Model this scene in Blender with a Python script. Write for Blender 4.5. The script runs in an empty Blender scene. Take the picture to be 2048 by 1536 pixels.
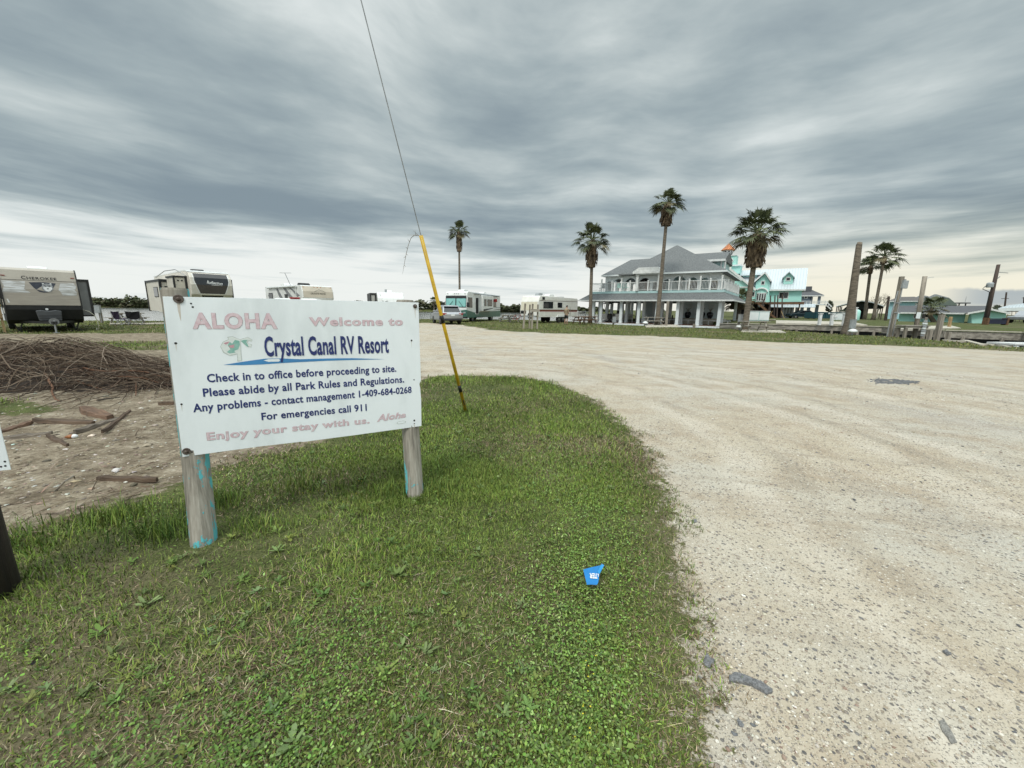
import bpy, bmesh, math, random
import numpy as np
from mathutils import Vector, Matrix
random.seed(7)
C = bpy.context.scene.collection
SC = bpy.context.scene
# ------------------------------------------------------------------ camera
FPX, CXP, CYP = 770.0, 1024.0, 768.0
PITCH, ROLL, EYE = math.radians(11.08), math.radians(0.7), 1.45
_f = np.array([0, math.cos(PITCH), -math.sin(PITCH)]); _u = np.array([0, math.sin(PITCH), math.cos(PITCH)]); _r = np.array([1.0, 0, 0])
RGT = _r*math.cos(ROLL)+_u*math.sin(ROLL); UPV = -_r*math.sin(ROLL)+_u*math.cos(ROLL); FWD = _f
cam = bpy.data.cameras.new('camera'); camo = bpy.data.objects.new('camera', cam); C.objects.link(camo)
cam.sensor_width = 36; cam.lens = 36*FPX/2048; cam.clip_start = 0.05; cam.clip_end = 5000
camo.matrix_world = Matrix(((RGT[0], UPV[0], -FWD[0], 0), (RGT[1], UPV[1], -FWD[1], 0), (RGT[2], UPV[2], -FWD[2], EYE), (0, 0, 0, 1)))
SC.camera = camo
SC.view_settings.view_transform = 'Standard'; SC.view_settings.look = 'None'
SC.view_settings.exposure = 0.25; SC.view_settings.gamma = 1.0
SC.cycles.max_bounces = 5; SC.cycles.diffuse_bounces = 3; SC.cycles.glossy_bounces = 3; SC.cycles.transparent_max_bounces = 8
def at(px, py, Y=None, z=None):
    """photo pixel -> world point on the depth Y or on the height z"""
    d = FWD+RGT*((px-CXP)/FPX)-UPV*((py-CYP)/FPX)
    t = Y/d[1] if Y is not None else (z-EYE)/d[2]
    return Vector((t*d[0], t*d[1], EYE+t*d[2]))
def hz(px): return 617.2+(px-1024)*math.tan(ROLL)
# ------------------------------------------------------------------ node helper
class NT:
    def __init__(s, tree): s.t = tree; s.n = tree.nodes; s.l = tree.links
    def new(s, typ, **kw):
        nd = s.n.new(typ)
        ins = kw.pop('ins', {})
        for k, v in kw.items(): setattr(nd, k, v)
        for k, v in ins.items(): s.put(nd.inputs[k], v)
        return nd
    def put(s, sock, v):
        if isinstance(v, bpy.types.NodeSocket): s.l.new(v, sock)
        elif isinstance(v, (tuple, list)) and len(v) == 3 and sock.type == 'RGBA': sock.default_value = (*v, 1)
        else: sock.default_value = v
    def m(s, op, a, b=0.0, c=0.0, clamp=False):
        nd = s.n.new('ShaderNodeMath'); nd.operation = op; nd.use_clamp = clamp
        s.put(nd.inputs[0], a); s.put(nd.inputs[1], b); s.put(nd.inputs[2], c)
        return nd.outputs[0]
    def mix(s, f, a, b, mode='MIX'):
        nd = s.n.new('ShaderNodeMix'); nd.data_type = 'RGBA'; nd.blend_type = mode
        s.put(nd.inputs[0], f); s.put(nd.inputs[6], a); s.put(nd.inputs[7], b)
        return nd.outputs[2]
    def ss(s, x, a, b, lo=0.0, hi=1.0):
        nd = s.n.new('ShaderNodeMapRange'); nd.interpolation_type = 'SMOOTHSTEP'
        s.put(nd.inputs[0], x); s.put(nd.inputs[1], a); s.put(nd.inputs[2], b); s.put(nd.inputs[3], lo); s.put(nd.inputs[4], hi)
        return nd.outputs[0]
    def noise(s, vec, scale, detail=4, rough=0.55, dist=0.0, out=0):
        nd = s.n.new('ShaderNodeTexNoise'); s.put(nd.inputs['Vector'], vec)
        nd.inputs['Scale'].default_value = scale; nd.inputs['Detail'].default_value = detail
        nd.inputs['Roughness'].default_value = rough; nd.inputs['Distortion'].default_value = dist
        return nd.outputs[out]
    def comb(s, x, y, z):
        nd = s.n.new('ShaderNodeCombineXYZ'); s.put(nd.inputs[0], x); s.put(nd.inputs[1], y); s.put(nd.inputs[2], z); return nd.outputs[0]
    def sep(s, v):
        nd = s.n.new('ShaderNodeSeparateXYZ'); s.put(nd.inputs[0], v); return nd.outputs
    def ramp(s, f, stops):
        nd = s.n.new('ShaderNodeValToRGB'); s.put(nd.inputs[0], f); e = nd.color_ramp.elements
        while len(e) > 1: e.remove(e[-1])
        for i, (p, c) in enumerate(stops):
            el = e[0] if i == 0 else e.new(p)
            el.position = p; el.color = (*c, 1)
        return nd.outputs[0]
# ------------------------------------------------------------------ world: overcast sky, banded cloud deck over a Nishita sky
SUN_EL, SUN_AZ = math.radians(52), math.radians(205)      # azimuth clockwise from +Y (behind the camera, a little to the left)
W = bpy.data.worlds.new('World'); SC.world = W; W.use_nodes = True
n = NT(W.node_tree); n.n.clear()
d = n.new('ShaderNodeTexCoord').outputs['Generated']
sx, sy, sz = n.sep(d)
zc = n.m('MAXIMUM', sz, 0.0)
el = n.m('ARCSINE', zc)                                   # elevation
hl = n.m('MAXIMUM', n.m('SQRT', n.m('ADD', n.m('MULTIPLY', sx, sx), n.m('MULTIPLY', sy, sy))), 0.02)
ux, uy = n.m('DIVIDE', sx, hl), n.m('DIVIDE', sy, hl)      # heading
lz = n.m('LOGARITHM', n.m('ADD', zc, 0.06), math.e)
# the rows run slightly askew to the heading and sag a little, so they are not level rings
wv = n.noise(n.comb(n.m('MULTIPLY', ux, 1.3), n.m('MULTIPLY', uy, 1.3), n.m('MULTIPLY', lz, 0.5)), 1.3, 2)
lz3 = n.m('ADD', n.m('ADD', lz, n.m('MULTIPLY', ux, 0.16)), n.m('MULTIPLY', n.m('SUBTRACT', wv, 0.5), 0.30))
def field(fa, fl, sc, det, rgh, off, dist=0.0):
    return n.noise(n.comb(n.m('ADD', n.m('MULTIPLY', ux, fa), off), n.m('MULTIPLY', uy, fa), n.m('MULTIPLY', lz3, fl)), sc, det, rgh, dist)
big = field(1.0, 1.0, 1.5, 3, 0.5, 3.3)
rows = field(1.25, 2.1, 2.3, 5, 0.52, 7.1)
fine = field(2.6, 6.0, 2.3, 6, 0.6, 1.7)
low = n.ss(el, math.radians(3), math.radians(20), 1, 0)
dens = n.m('ADD', n.m('ADD', n.m('MULTIPLY', big, 0.46), n.m('MULTIPLY', rows, n.m('ADD', 0.42, n.m('MULTIPLY', low, 0.18)))), n.m('MULTIPLY', fine, n.m('ADD', 0.10, n.m('MULTIPLY', low, 0.24))))
band = n.m('SUBTRACT', n.ss(el, math.radians(6.5), math.radians(13), 0, 0.15), n.ss(el, math.radians(18), math.radians(36), 0, 0.075))
hor = n.ss(el, math.radians(2.0), math.radians(10.5), 0.285, 0.0)
dd = n.m('ADD', n.m('SUBTRACT', n.m('ADD', dens, band), hor), n.m('ADD', 0.085, n.m('MULTIPLY', low, -0.075)))
cl = n.ramp(n.ss(dd, 0.435, 0.89), [(0.0, (0.84, 0.87, 0.845)), (0.20, (0.68, 0.735, 0.73)), (0.42, (0.505, 0.570, 0.575)), (0.70, (0.350, 0.420, 0.442)), (1.0, (0.228, 0.290, 0.330))])
# warm light low on the right, cool dark bank under it
warm = n.m('MULTIPLY', n.ss(ux, 0.05, 0.70), n.ss(el, math.radians(1.5), math.radians(13), 1, 0))
cl = n.mix(warm, cl, n.mix(1.0, cl, (1.05, 0.97, 0.82), 'MULTIPLY'))
bankn = n.noise(n.comb(n.m('MULTIPLY', ux, 6), n.m('MULTIPLY', uy, 6), 0.0), 1.6, 5, 0.6)
btop = n.m('ADD', 0.022, n.m('MULTIPLY', bankn, 0.030))
bank = n.m('MULTIPLY', n.ss(n.m('SUBTRACT', el, btop), -0.003, 0.003, 1, 0), n.ss(ux, 0.72, 0.77))
bank = n.m('MULTIPLY', bank, n.ss(el, 0.006, 0.02, 0.25, 0.85))
cl = n.mix(bank, cl, (0.36, 0.42, 0.46))
# the deck thins overhead and behind the camera, where the sun stands behind it
lift = n.m('MULTIPLY', n.ss(el, math.radians(20), math.radians(40)), 0.12)
cl = n.mix(lift, cl, (0.80, 0.84, 0.83))
zen = n.m('ADD', 1.0, n.m('MULTIPLY', n.ss(el, math.radians(37), math.radians(66)), 1.75))
back = n.m('MULTIPLY', n.ss(uy, 0.25, -0.55), n.ss(el, math.radians(-4), math.radians(22)))
zen = n.m('MULTIPLY', zen, n.m('ADD', 1.0, n.m('MULTIPLY', back, 0.75)))
cl = n.mix(1.0, cl, n.comb(zen, zen, zen), 'MULTIPLY')
bgc = n.new('ShaderNodeBackground', ins={'Color': cl, 'Strength': 0.90})
sky = n.new('ShaderNodeTexSky', sky_type='NISHITA', sun_disc=False, sun_elevation=SUN_EL, sun_rotation=SUN_AZ)
bgn = n.new('ShaderNodeBackground', ins={'Color': sky.outputs[0], 'Strength': 0.05})
mx = n.new('ShaderNodeMixShader', ins={0: 0.06}); n.l.new(bgc.outputs[0], mx.inputs[1]); n.l.new(bgn.outputs[0], mx.inputs[2])
n.l.new(mx.outputs[0], n.new('ShaderNodeOutputWorld').inputs[0])
# ------------------------------------------------------------------ sun, veiled by cloud
sl = bpy.data.lights.new('sun', 'SUN'); sl.energy = 1.5; sl.angle = math.radians(14); sl.color = (1.0, 0.95, 0.86)
so = bpy.data.objects.new('sun', sl); C.objects.link(so)
sdir = Vector((math.sin(SUN_AZ)*math.cos(SUN_EL), math.cos(SUN_AZ)*math.cos(SUN_EL), math.sin(SUN_EL)))
so.rotation_euler = sdir.to_track_quat('Z', 'Y').to_euler(); so.location = (0, 0, 30)
# ------------------------------------------------------------------ mesh builder
class MB:
    def __init__(s): s.v = []; s.f = []
    def add(s, vs, fs):
        o = len(s.v); s.v += [tuple(p) for p in vs]; s.f += [[i+o for i in f] for f in fs]; return s
    def box(s, x0, x1, y0, y1, z0, z1):
        return s.add([(x0,y0,z0),(x1,y0,z0),(x1,y1,z0),(x0,y1,z0),(x0,y0,z1),(x1,y0,z1),(x1,y1,z1),(x0,y1,z1)],
                     [(3,2,1,0),(4,5,6,7),(0,1,5,4),(1,2,6,5),(2,3,7,6),(3,0,4,7)])
    def prism(s, poly, fn, a, b):
        k = len(poly)
        return s.add([fn(p, a) for p in poly]+[fn(p, b) for p in poly],
                     [list(range(k))[::-1], list(range(k, 2*k))]+[(i, (i+1) % k, k+(i+1) % k, k+i) for i in range(k)])
    def px(s, poly, x0, x1): return s.prism(poly, lambda p, t: (t, p[0], p[1]), x0, x1)     # profile (y,z)
    def py(s, poly, y0, y1): return s.prism(poly, lambda p, t: (p[0], t, p[1]), y0, y1)     # profile (x,z)
    def pz(s, poly, z0, z1): return s.prism(poly, lambda p, t: (p[0], p[1], t), z0, z1)     # profile (x,y)
    def bar(s, p, q, w, h=None, up=(0, 0, 1)):
        p, q = Vector(p), Vector(q); h = h or w
        ax = (q-p).normalized(); up = Vector(up)
        if abs(ax.dot(up)) > 0.98: up = Vector((0, 1, 0))
        a = ax.cross(up).normalized()*(w/2); b = a.cross(ax).normalized()*(h/2)
        vs = [p-a-b, p+a-b, p+a+b, p-a+b, q-a-b, q+a-b, q+a+b, q-a+b]
        return s.add(vs, [(3,2,1,0),(4,5,6,7),(0,1,5,4),(1,2,6,5),(2,3,7,6),(3,0,4,7)])
    def tube(s, pts, r, k=8, cap=True):
        pts = [Vector(p) for p in pts]; m = len(pts)
        rs = r if isinstance(r, (list, tuple)) else [r]*m
        vs = []; pa = None
        for i, p in enumerate(pts):
            t = (pts[min(i+1, m-1)]-pts[max(i-1, 0)]).normalized()
            if pa is None: pa = t.orthogonal().normalized()
            a = (pa-t*pa.dot(t)).normalized(); pa = a; b = t.cross(a)
            vs += [p+(a*math.cos(2*math.pi*j/k)+b*math.sin(2*math.pi*j/k))*rs[i] for j in range(k)]
        fs = [(i*k+j, i*k+(j+1) % k, (i+1)*k+(j+1) % k, (i+1)*k+j) for i in range(m-1) for j in range(k)]
        if cap: fs += [list(range(k))[::-1], list(range((m-1)*k, m*k))]
        return s.add(vs, fs)
    def lathe(s, prof, c=(0, 0, 0), k=12, axis='z'):
        vs = []
        for r, h in prof:
            for j in range(k):
                a, b = r*math.cos(2*math.pi*j/k), r*math.sin(2*math.pi*j/k)
                q = {'z': (a, b, h), 'x': (h, a, b), 'y': (a, h, b)}[axis]
                vs.append((q[0]+c[0], q[1]+c[1], q[2]+c[2]))
        m = len(prof)
        return s.add(vs, [(i*k+j, i*k+(j+1) % k, (i+1)*k+(j+1) % k, (i+1)*k+j) for i in range(m-1) for j in range(k)]+[list(range(k))[::-1], list(range((m-1)*k, m*k))])
    def ball(s, c, r, k=8):
        rx, ry, rz = r if isinstance(r, (tuple, list)) else (r, r, r)
        vs = []; fs = []; h = max(4, k//2)
        for i in range(h+1):
            t = math.pi*i/h
            for j in range(k): vs.append((c[0]+rx*math.sin(t)*math.cos(2*math.pi*j/k), c[1]+ry*math.sin(t)*math.sin(2*math.pi*j/k), c[2]-rz*math.cos(t)))
        fs = [(i*k+j, i*k+(j+1) % k, (i+1)*k+(j+1) % k, (i+1)*k+j) for i in range(h) for j in range(k)]
        return s.add(vs, fs)
    def build(s, name, m, parent=None, bevel=0, smooth=False, seg=2):
        me = bpy.data.meshes.new(name); me.from_pydata(s.v, [], s.f)
        bm = bmesh.new(); bm.from_mesh(me); bmesh.ops.remove_doubles(bm, verts=bm.verts, dist=1e-5); bmesh.ops.recalc_face_normals(bm, faces=bm.faces); bm.to_mesh(me); bm.free()
        o = bpy.data.objects.new(name, me); C.objects.link(o)
        if m: me.materials.append(m)
        if parent: o.parent = parent
        if bevel:
            b = o.modifiers.new('bevel', 'BEVEL'); b.width = bevel; b.segments = seg; b.limit_method = 'ANGLE'; b.angle_limit = math.radians(40)
        if smooth:
            for p in me.polygons: p.use_smooth = True
        return o
def tag(o, label=None, cat=None, group=None, kind=None):
    if label: o['label'] = label
    if cat: o['category'] = cat
    if group: o['group'] = group
    if kind: o['kind'] = kind
    return o
def thing(name, label, cat, loc=(0, 0, 0), yaw=0.0, group=None):
    o = bpy.data.objects.new(name, None); C.objects.link(o); o.empty_display_size = 0.3
    o.location = loc; o.rotation_euler = (0, 0, yaw)
    return tag(o, label, cat, group)
def dup(root, loc, yaw=0.0, label=None, group=None, scale=None):
    r = root.copy(); C.objects.link(r); r.location = loc; r.rotation_euler = (0, 0, yaw)
    if label: r['label'] = label
    if group: r['group'] = group
    if scale: r.scale = scale
    for ch in list(root.children):
        c = ch.copy(); C.objects.link(c); c.parent = r
        for g in list(ch.children):
            e = g.copy(); C.objects.link(e); e.parent = c
    return r
def part(name, m, parent, fn, bevel=0, smooth=False, seg=2):
    b = MB(); fn(b); return b.build(name, m, parent, bevel, smooth, seg)
def bx(name, m, parent, x0, x1, y0, y1, z0, z1, bevel=0, seg=2):
    return MB().box(x0, x1, y0, y1, z0, z1).build(name, m, parent, bevel, False, seg)
def dirv(dx, dy): return math.atan2(-dx, dy)     # yaw that turns local +y to (dx,dy)
# ------------------------------------------------------------------ materials
def pmat(name, c1, c2=None, scale=4.0, rough=0.6, metal=0.0, bump=0.0, stretch=(1, 1, 1), detail=5, spec=0.5, lo=0.35, hi=0.65, obj=True, bscale=None, coat=0.0):
    m = bpy.data.materials.new(name); m.use_nodes = True; t = NT(m.node_tree); b = m.node_tree.nodes['Principled BSDF']
    b.inputs['Roughness'].default_value = rough; b.inputs['Metallic'].default_value = metal; b.inputs['Specular IOR Level'].default_value = spec
    b.inputs['Coat Weight'].default_value = coat
    vec = t.new('ShaderNodeTexCoord').outputs['Object']
    mp = t.new('ShaderNodeMapping', ins={'Vector': vec}); mp.inputs['Scale'].default_value = stretch
    nz = t.noise(mp.outputs[0], scale, detail, 0.6)
    if c2 is None: c2 = tuple(x*0.82 for x in c1)
    t.put(b.inputs['Base Color'], t.mix(t.ss(nz, lo, hi), c2, c1))
    if bump:
        nb = t.noise(mp.outputs[0], bscale or scale*4, 4, 0.6)
        bn = t.new('ShaderNodeBump', ins={'Strength': bump, 'Distance': 0.02, 'Height': nb}); t.l.new(bn.outputs[0], b.inputs['Normal'])
    return m
def glass(name, c=(0.012, 0.015, 0.018), rough=0.06): return pmat(name, c, tuple(x*0.7 for x in c), 2.0, rough, spec=0.6)
M = {}
M['white'] = pmat('white_paint', (0.74, 0.75, 0.74), (0.60, 0.61, 0.60), 3, 0.45)
M['rvwhite'] = pmat('rv_white', (0.76, 0.77, 0.76), (0.66, 0.67, 0.65), 1.5, 0.28, coat=0.3)
M['cream'] = pmat('cream_fibreglass', (0.62, 0.55, 0.44), (0.54, 0.47, 0.38), 1.2, 0.35)
M['oldwhite'] = pmat('old_white_siding', (0.82, 0.81, 0.76), (0.74, 0.72, 0.67), 2.0, 0.5)
M['beige'] = pmat('beige_siding', (0.70, 0.65, 0.52), (0.62, 0.57, 0.45), 2.0, 0.5)
M['black'] = pmat('black_plastic', (0.018, 0.018, 0.019), (0.010, 0.010, 0.010), 3, 0.5)
M['dark'] = pmat('dark_underside', (0.02, 0.02, 0.02), (0.012, 0.012, 0.012), 3, 0.8)
M['rubber'] = pmat('tyre_rubber', (0.022, 0.022, 0.022), (0.014, 0.014, 0.014), 6, 0.85)
M['glass'] = glass('window_glass')
M['chrome'] = pmat('wheel_metal', (0.55, 0.55, 0.55), (0.4, 0.4, 0.4), 5, 0.3, 0.9)
M['steel'] = pmat('galvanised_steel', (0.42, 0.43, 0.44), (0.30, 0.31, 0.32), 6, 0.45, 0.6)
M['greymetal'] = pmat('grey_box', (0.38, 0.40, 0.41), (0.30, 0.32, 0.33), 5, 0.5, 0.2)
M['red'] = pmat('red_lens', (0.32, 0.02, 0.02), (0.2, 0.015, 0.015), 5, 0.25)
M['amber'] = pmat('amber_lens', (0.5, 0.14, 0.03), (0.4, 0.1, 0.02), 5, 0.25)
M['oldwood'] = pmat('weathered_wood', (0.33, 0.29, 0.24), (0.17, 0.15, 0.125), 9, 0.9, bump=0.5, stretch=(1, 1, 0.08))
M['oldwoodh'] = pmat('weathered_board', (0.36, 0.33, 0.28), (0.18, 0.16, 0.135), 7, 0.9, bump=0.5, stretch=(0.12, 1, 1))
M['tablewood'] = pmat('grey_table_boards', (0.40, 0.37, 0.32), (0.24, 0.22, 0.19), 7, 0.9, bump=0.4, stretch=(0.15, 1, 1))
M['newwood'] = pmat('new_lumber', (0.42, 0.30, 0.16), (0.30, 0.20, 0.10), 7, 0.8, stretch=(0.2, 1, 0.3))
M['brownwood'] = pmat('brown_timber', (0.155, 0.082, 0.042), (0.09, 0.05, 0.028), 6, 0.85, stretch=(0.3, 1, 1))
M['creosote'] = pmat('dark_pole_wood', (0.030, 0.020, 0.015), (0.012, 0.009, 0.007), 8, 0.75, bump=0.7, stretch=(1, 1, 0.06))
M['polewood'] = pmat('brown_pole_wood', (0.085, 0.060, 0.050), (0.045, 0.034, 0.030), 6, 0.9, bump=0.4, stretch=(1, 1, 0.08))
M['concrete'] = pmat('concrete_slab', (0.50, 0.46, 0.38), (0.36, 0.33, 0.28), 1.5, 0.9, bump=0.3)
M['yellow'] = pmat('yellow_plastic', (0.62, 0.39, 0.014), (0.48, 0.29, 0.01), 9, 0.42)
M['shingle'] = pmat('grey_shingles', (0.175, 0.184, 0.185), (0.085, 0.091, 0.093), 14, 0.9, lo=0.42, hi=0.58, detail=3)
M['darkshingle'] = pmat('dark_grey_shingles', (0.11, 0.112, 0.12), (0.075, 0.077, 0.083), 6, 0.9)
M['greenroof'] = pmat('dark_green_roof', (0.045, 0.062, 0.045), (0.033, 0.045, 0.034), 3, 0.8)
M['aqua'] = pmat('aqua_siding', (0.40, 0.72, 0.655), (0.36, 0.665, 0.60), 0.6, 0.6)
M['paleaqua'] = pmat('pale_aqua_siding', (0.42, 0.60, 0.60), (0.36, 0.52, 0.52), 0.8, 0.6)
M['palewhite'] = pmat('pale_grey_white_trim', (0.74, 0.78, 0.79), (0.66, 0.70, 0.71), 1.2, 0.55)
M['pavgrey'] = pmat('pavilion_grey_siding', (0.66, 0.74, 0.77), (0.58, 0.65, 0.68), 1.0, 0.6)
M['copper'] = pmat('copper_roof', (0.60, 0.21, 0.075), (0.42, 0.15, 0.06), 2, 0.4, 0.35)
M['slate'] = pmat('slate_siding', (0.15, 0.18, 0.22), (0.12, 0.145, 0.18), 1, 0.7)
M['trunk'] = pmat('palm_trunk', (0.20, 0.165, 0.125), (0.10, 0.083, 0.065), 6, 0.95, bump=0.7, stretch=(0.6, 0.6, 3))
M['deadfrond'] = pmat('dead_fronds', (0.215, 0.155, 0.10), (0.085, 0.060, 0.04), 3, 0.95)
M['frond'] = pmat('palm_fronds', (0.108, 0.125, 0.050), (0.048, 0.062, 0.026), 1.6, 0.6)
M['frondtip'] = pmat('dry_frond_tips', (0.17, 0.14, 0.07), (0.09, 0.08, 0.04), 2, 0.8)
M['skin'] = pmat('skin', (0.42, 0.26, 0.18), (0.36, 0.21, 0.15), 6, 0.6)
M['tan'] = pmat('tan_cloth', (0.30, 0.235, 0.16), (0.25, 0.195, 0.13), 6, 0.9)
M['deckboards'] = pmat('brown_deck_boards', (0.20, 0.105, 0.075), (0.14, 0.075, 0.055), 5, 0.8, stretch=(1, 0.1, 1))
M['silver'] = pmat('silver_car_paint', (0.42, 0.43, 0.45), (0.38, 0.39, 0.41), 2, 0.3, 0.55, coat=0.6)
M['green'] = pmat('green_paint', (0.030, 0.125, 0.095), (0.026, 0.105, 0.08), 2, 0.35, coat=0.4)
M['teal'] = pmat('teal_metal', (0.012, 0.062, 0.078), (0.008, 0.045, 0.06), 2, 0.55)
# ------------------------------------------------------------------ ground: one polar sheet to the horizon, cut into the regions one sees
def g2(l, z=0.0): return [tuple(at(px, py, z=z)[:2]) for px, py in l]
LAWN = g2([(845,757),(870,751),(930,750),(1030,752),(1100,762),(1160,785),(1200,803),(1240,838),(1275,868),(1300,905),(1325,940),(1340,985),(1350,1020),(1365,1070),(1375,1120),(1385,1180),(1395,1240),(1405,1300),(1420,1380),(1432,1450),(1440,1536),(1458,1750)])+[(0.62,0.2),(0.7,-5),(-14,-5),(-6.0,1.6)]+g2([(-140,1110),(30,1066),(110,1032),(200,1017),(250,997),(330,970),(430,932),(520,907),(640,882),(740,820)])
NEARW = g2([(1150,643),(1230,649.5),(1400,656.5),(1560,660),(1690,669),(1800,673.5),(1900,683),(2048,694)])
SHOREL = g2([(1040,639),(960,638),(860,637.5),(640,640),(320,641.5),(200,641),(0,640)])
NEAR = NEARW+[(25.5,12),(27,-40),(-90,-40),(-90,30)]+SHOREL[::-1]
BANKG = NEARW+[(25.5,12),(24.6,11.5)]+g2([(2300,719),(2048,704),(1900,696),(1800,692),(1700,688.5),(1600,686),(1500,682),(1400,676.5),(1300,672),(1200,669.5),(1100,666.5),(1040,664),(985,660),(940,653),(900,648),(855,646),(700,650),(480,655),(330,667),(200,667),(0,668),(-200,674)])+[(-60,12),(-90,20),(-90,30)]+SHOREL[::-1]
PATCH1 = g2([(110,692),(150,683),(330,683),(345,700),(230,700)])
PATCH2 = g2([(-120,800),(60,803),(130,812),(110,824),(20,832),(-120,835)])
PATCH3 = g2([(-150,697),(40,699),(20,709),(-150,712)])
DIRT = g2([(865,748),(840,735),(760,700),(560,668)])+[(-70,34),(-80,-20),(-2,-20),(-1.5,2)]
FARL = [(14.5,53),(19,57),(26,75),(40,150),(40,320),(900,320),(900,-40),(60,-40),(48,5)]+g2([(2300,680),(2048,662.6),(1890,658.4),(1755,651.2),(1700,650.2),(1470,645.5)], 0.3)
def sdf(poly, P):
    q = np.array(poly); a = q; b = np.roll(q, -1, 0)
    dmin = np.full(len(P), 1e18); ins = np.zeros(len(P), bool)
    for (x0, y0), (x1, y1) in zip(a, b):
        ex, ey = x1-x0, y1-y0; wx, wy = P[:,0]-x0, P[:,1]-y0
        t = np.clip((wx*ex+wy*ey)/(ex*ex+ey*ey+1e-12), 0, 1)
        dmin = np.minimum(dmin, (wx-ex*t)**2+(wy-ey*t)**2)
        c = ((y0 > P[:,1]) != (y1 > P[:,1]))
        with np.errstate(divide='ignore', invalid='ignore'): ins ^= c & (P[:,0] < (x1-x0)*(P[:,1]-y0)/(y1-y0+1e-18)+x0)
    return np.where(ins, 1, -1)*np.sqrt(dmin)
_rs = np.random.RandomState(3)
_wv = [(_rs.uniform(0, 6.28), _rs.uniform(0, 6.28)) for _ in range(26)]
def rough2(P, f0, k=8, seed=0):
    h = np.zeros(len(P))
    for i in range(k):
        a, p = _wv[(i*3+seed) % 26]; f = f0*(1.45**i)
        h += np.sin((P[:,0]*math.cos(a)+P[:,1]*math.sin(a))*f+p+1.3*np.sin((P[:,0]*math.sin(a)-P[:,1]*math.cos(a))*f*0.6+p))*(0.72**i)
    return h/2.5
def ss(x, a, b): t = np.clip((x-a)/(b-a), 0, 1); return t*t*(3-2*t)
def ground_z(P, full=False):
    dn, df = sdf(NEAR, P), sdf(FARL, P); r = np.hypot(P[:,0], P[:,1])
    ln = sdf(LAWN, P); md = sdf(DIRT, P)
    z = np.full(len(P), -1.7)
    zl = rough2(P, 3.0, 7)*0.010*ss(ln, 0, .5)+0.012*ss(ln, -0.05, 0.9)
    zl += (rough2(P, 2.2, 9, 5)*0.030)*ss(md, 0, .6)*ss(-ln, 0, .4)*ss(r, 60, 30)
    zl += rough2(P, 1.2, 8, 9)*0.006*ss(-md, -.1, .3)*ss(-ln, 0, .3)
    z = z+(zl+1.7)*ss(dn, -0.25, 0.02)
    z = z+(0.3+1.7)*ss(df, -0.05, 0.12)
    fs = P[:,1]-222-4*np.sin(P[:,0]*0.03)
    fs = np.minimum(fs, 900)
    z = np.where((fs > -2) & (df < 0), -1.7+2.3*ss(fs, -1, 5), z)
    return (z, ln, md, dn, df, fs) if full else z
az = np.concatenate([np.arange(-180, -64, 4.0), np.arange(-64, 64.01, 0.27), np.arange(68, 179, 4.0)])
rr = np.exp(np.linspace(math.log(0.25), math.log(1500), 600))
A_, R_ = np.meshgrid(np.radians(az), rr)
P = np.stack([(R_*np.sin(A_)).ravel(), (R_*np.cos(A_)).ravel()], 1)
Z, LN, MD, DN, DF, FS = ground_z(P, True)
bk = np.maximum.reduce([sdf(BANKG, P), sdf(PATCH1, P), sdf(PATCH2, P), sdf(PATCH3, P)])
MG = np.maximum(LN, bk)
MG = np.where((DF > -1) | (FS > -3), 20.0, MG)
na, nr = len(az), len(rr)
I = np.arange(nr-1)[:,None]*na; J = np.arange(na)[None,:]; J2 = (J+1) % na
Q = np.stack([(I+J).ravel(), (I+na+J).ravel(), (I+na+J2).ravel(), (I+J2).ravel()], 1)
ctr = lambda a: a[Q].mean(1)
cz, cl_, cm, cd, cf, cs, cb = ctr(Z), ctr(LN), ctr(MD), ctr(DN), ctr(DF), ctr(FS), ctr(bk)
reg = np.full(len(Q), 6)                                        # 6 canal and lagoon bed
land = cz > -1.55
reg[land] = 2                                                   # gravel lot
reg[land & (cm > 0)] = 1                                        # dirt
reg[land & (cb > 0)] = 3                                        # grass bank
reg[land & (cl_ > 0)] = 0                                       # lawn
reg[land & (cf > -0.2)] = 4                                     # far bank
reg[(cs > -1) & (cf < -0.2)] = 5                                # far shore
def mesh_np(name, V, F, m, attrs=None, smooth=True, cols=None):
    me = bpy.data.meshes.new(name); V = np.asarray(V, np.float32); F = np.asarray(F, np.int32); k = F.shape[1]
    me.vertices.add(len(V)); me.vertices.foreach_set('co', V.ravel())
    me.loops.add(F.size); me.loops.foreach_set('vertex_index', F.ravel())
    me.polygons.add(len(F)); me.polygons.foreach_set('loop_start', np.arange(0, F.size, k, dtype=np.int32)); me.polygons.foreach_set('loop_total', np.full(len(F), k, np.int32))
    if smooth: me.polygons.foreach_set('use_smooth', np.ones(len(F), bool))
    for an, av in (attrs or {}).items():
        a = me.attributes.new(an, 'FLOAT', 'POINT'); a.data.foreach_set('value', np.asarray(av, np.float32))
    if cols is not None:
        a = me.attributes.new('tint', 'FLOAT_COLOR', 'POINT'); a.data.foreach_set('color', np.concatenate([cols, np.ones((len(cols), 1))], 1).astype(np.float32).ravel())
    me.update(); me.validate()
    o = bpy.data.objects.new(name, me); C.objects.link(o); me.materials.append(m)
    return o
TRACKS = (0.75, 2.35, 3.3, 4.9, 6.6, 8.3)
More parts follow.
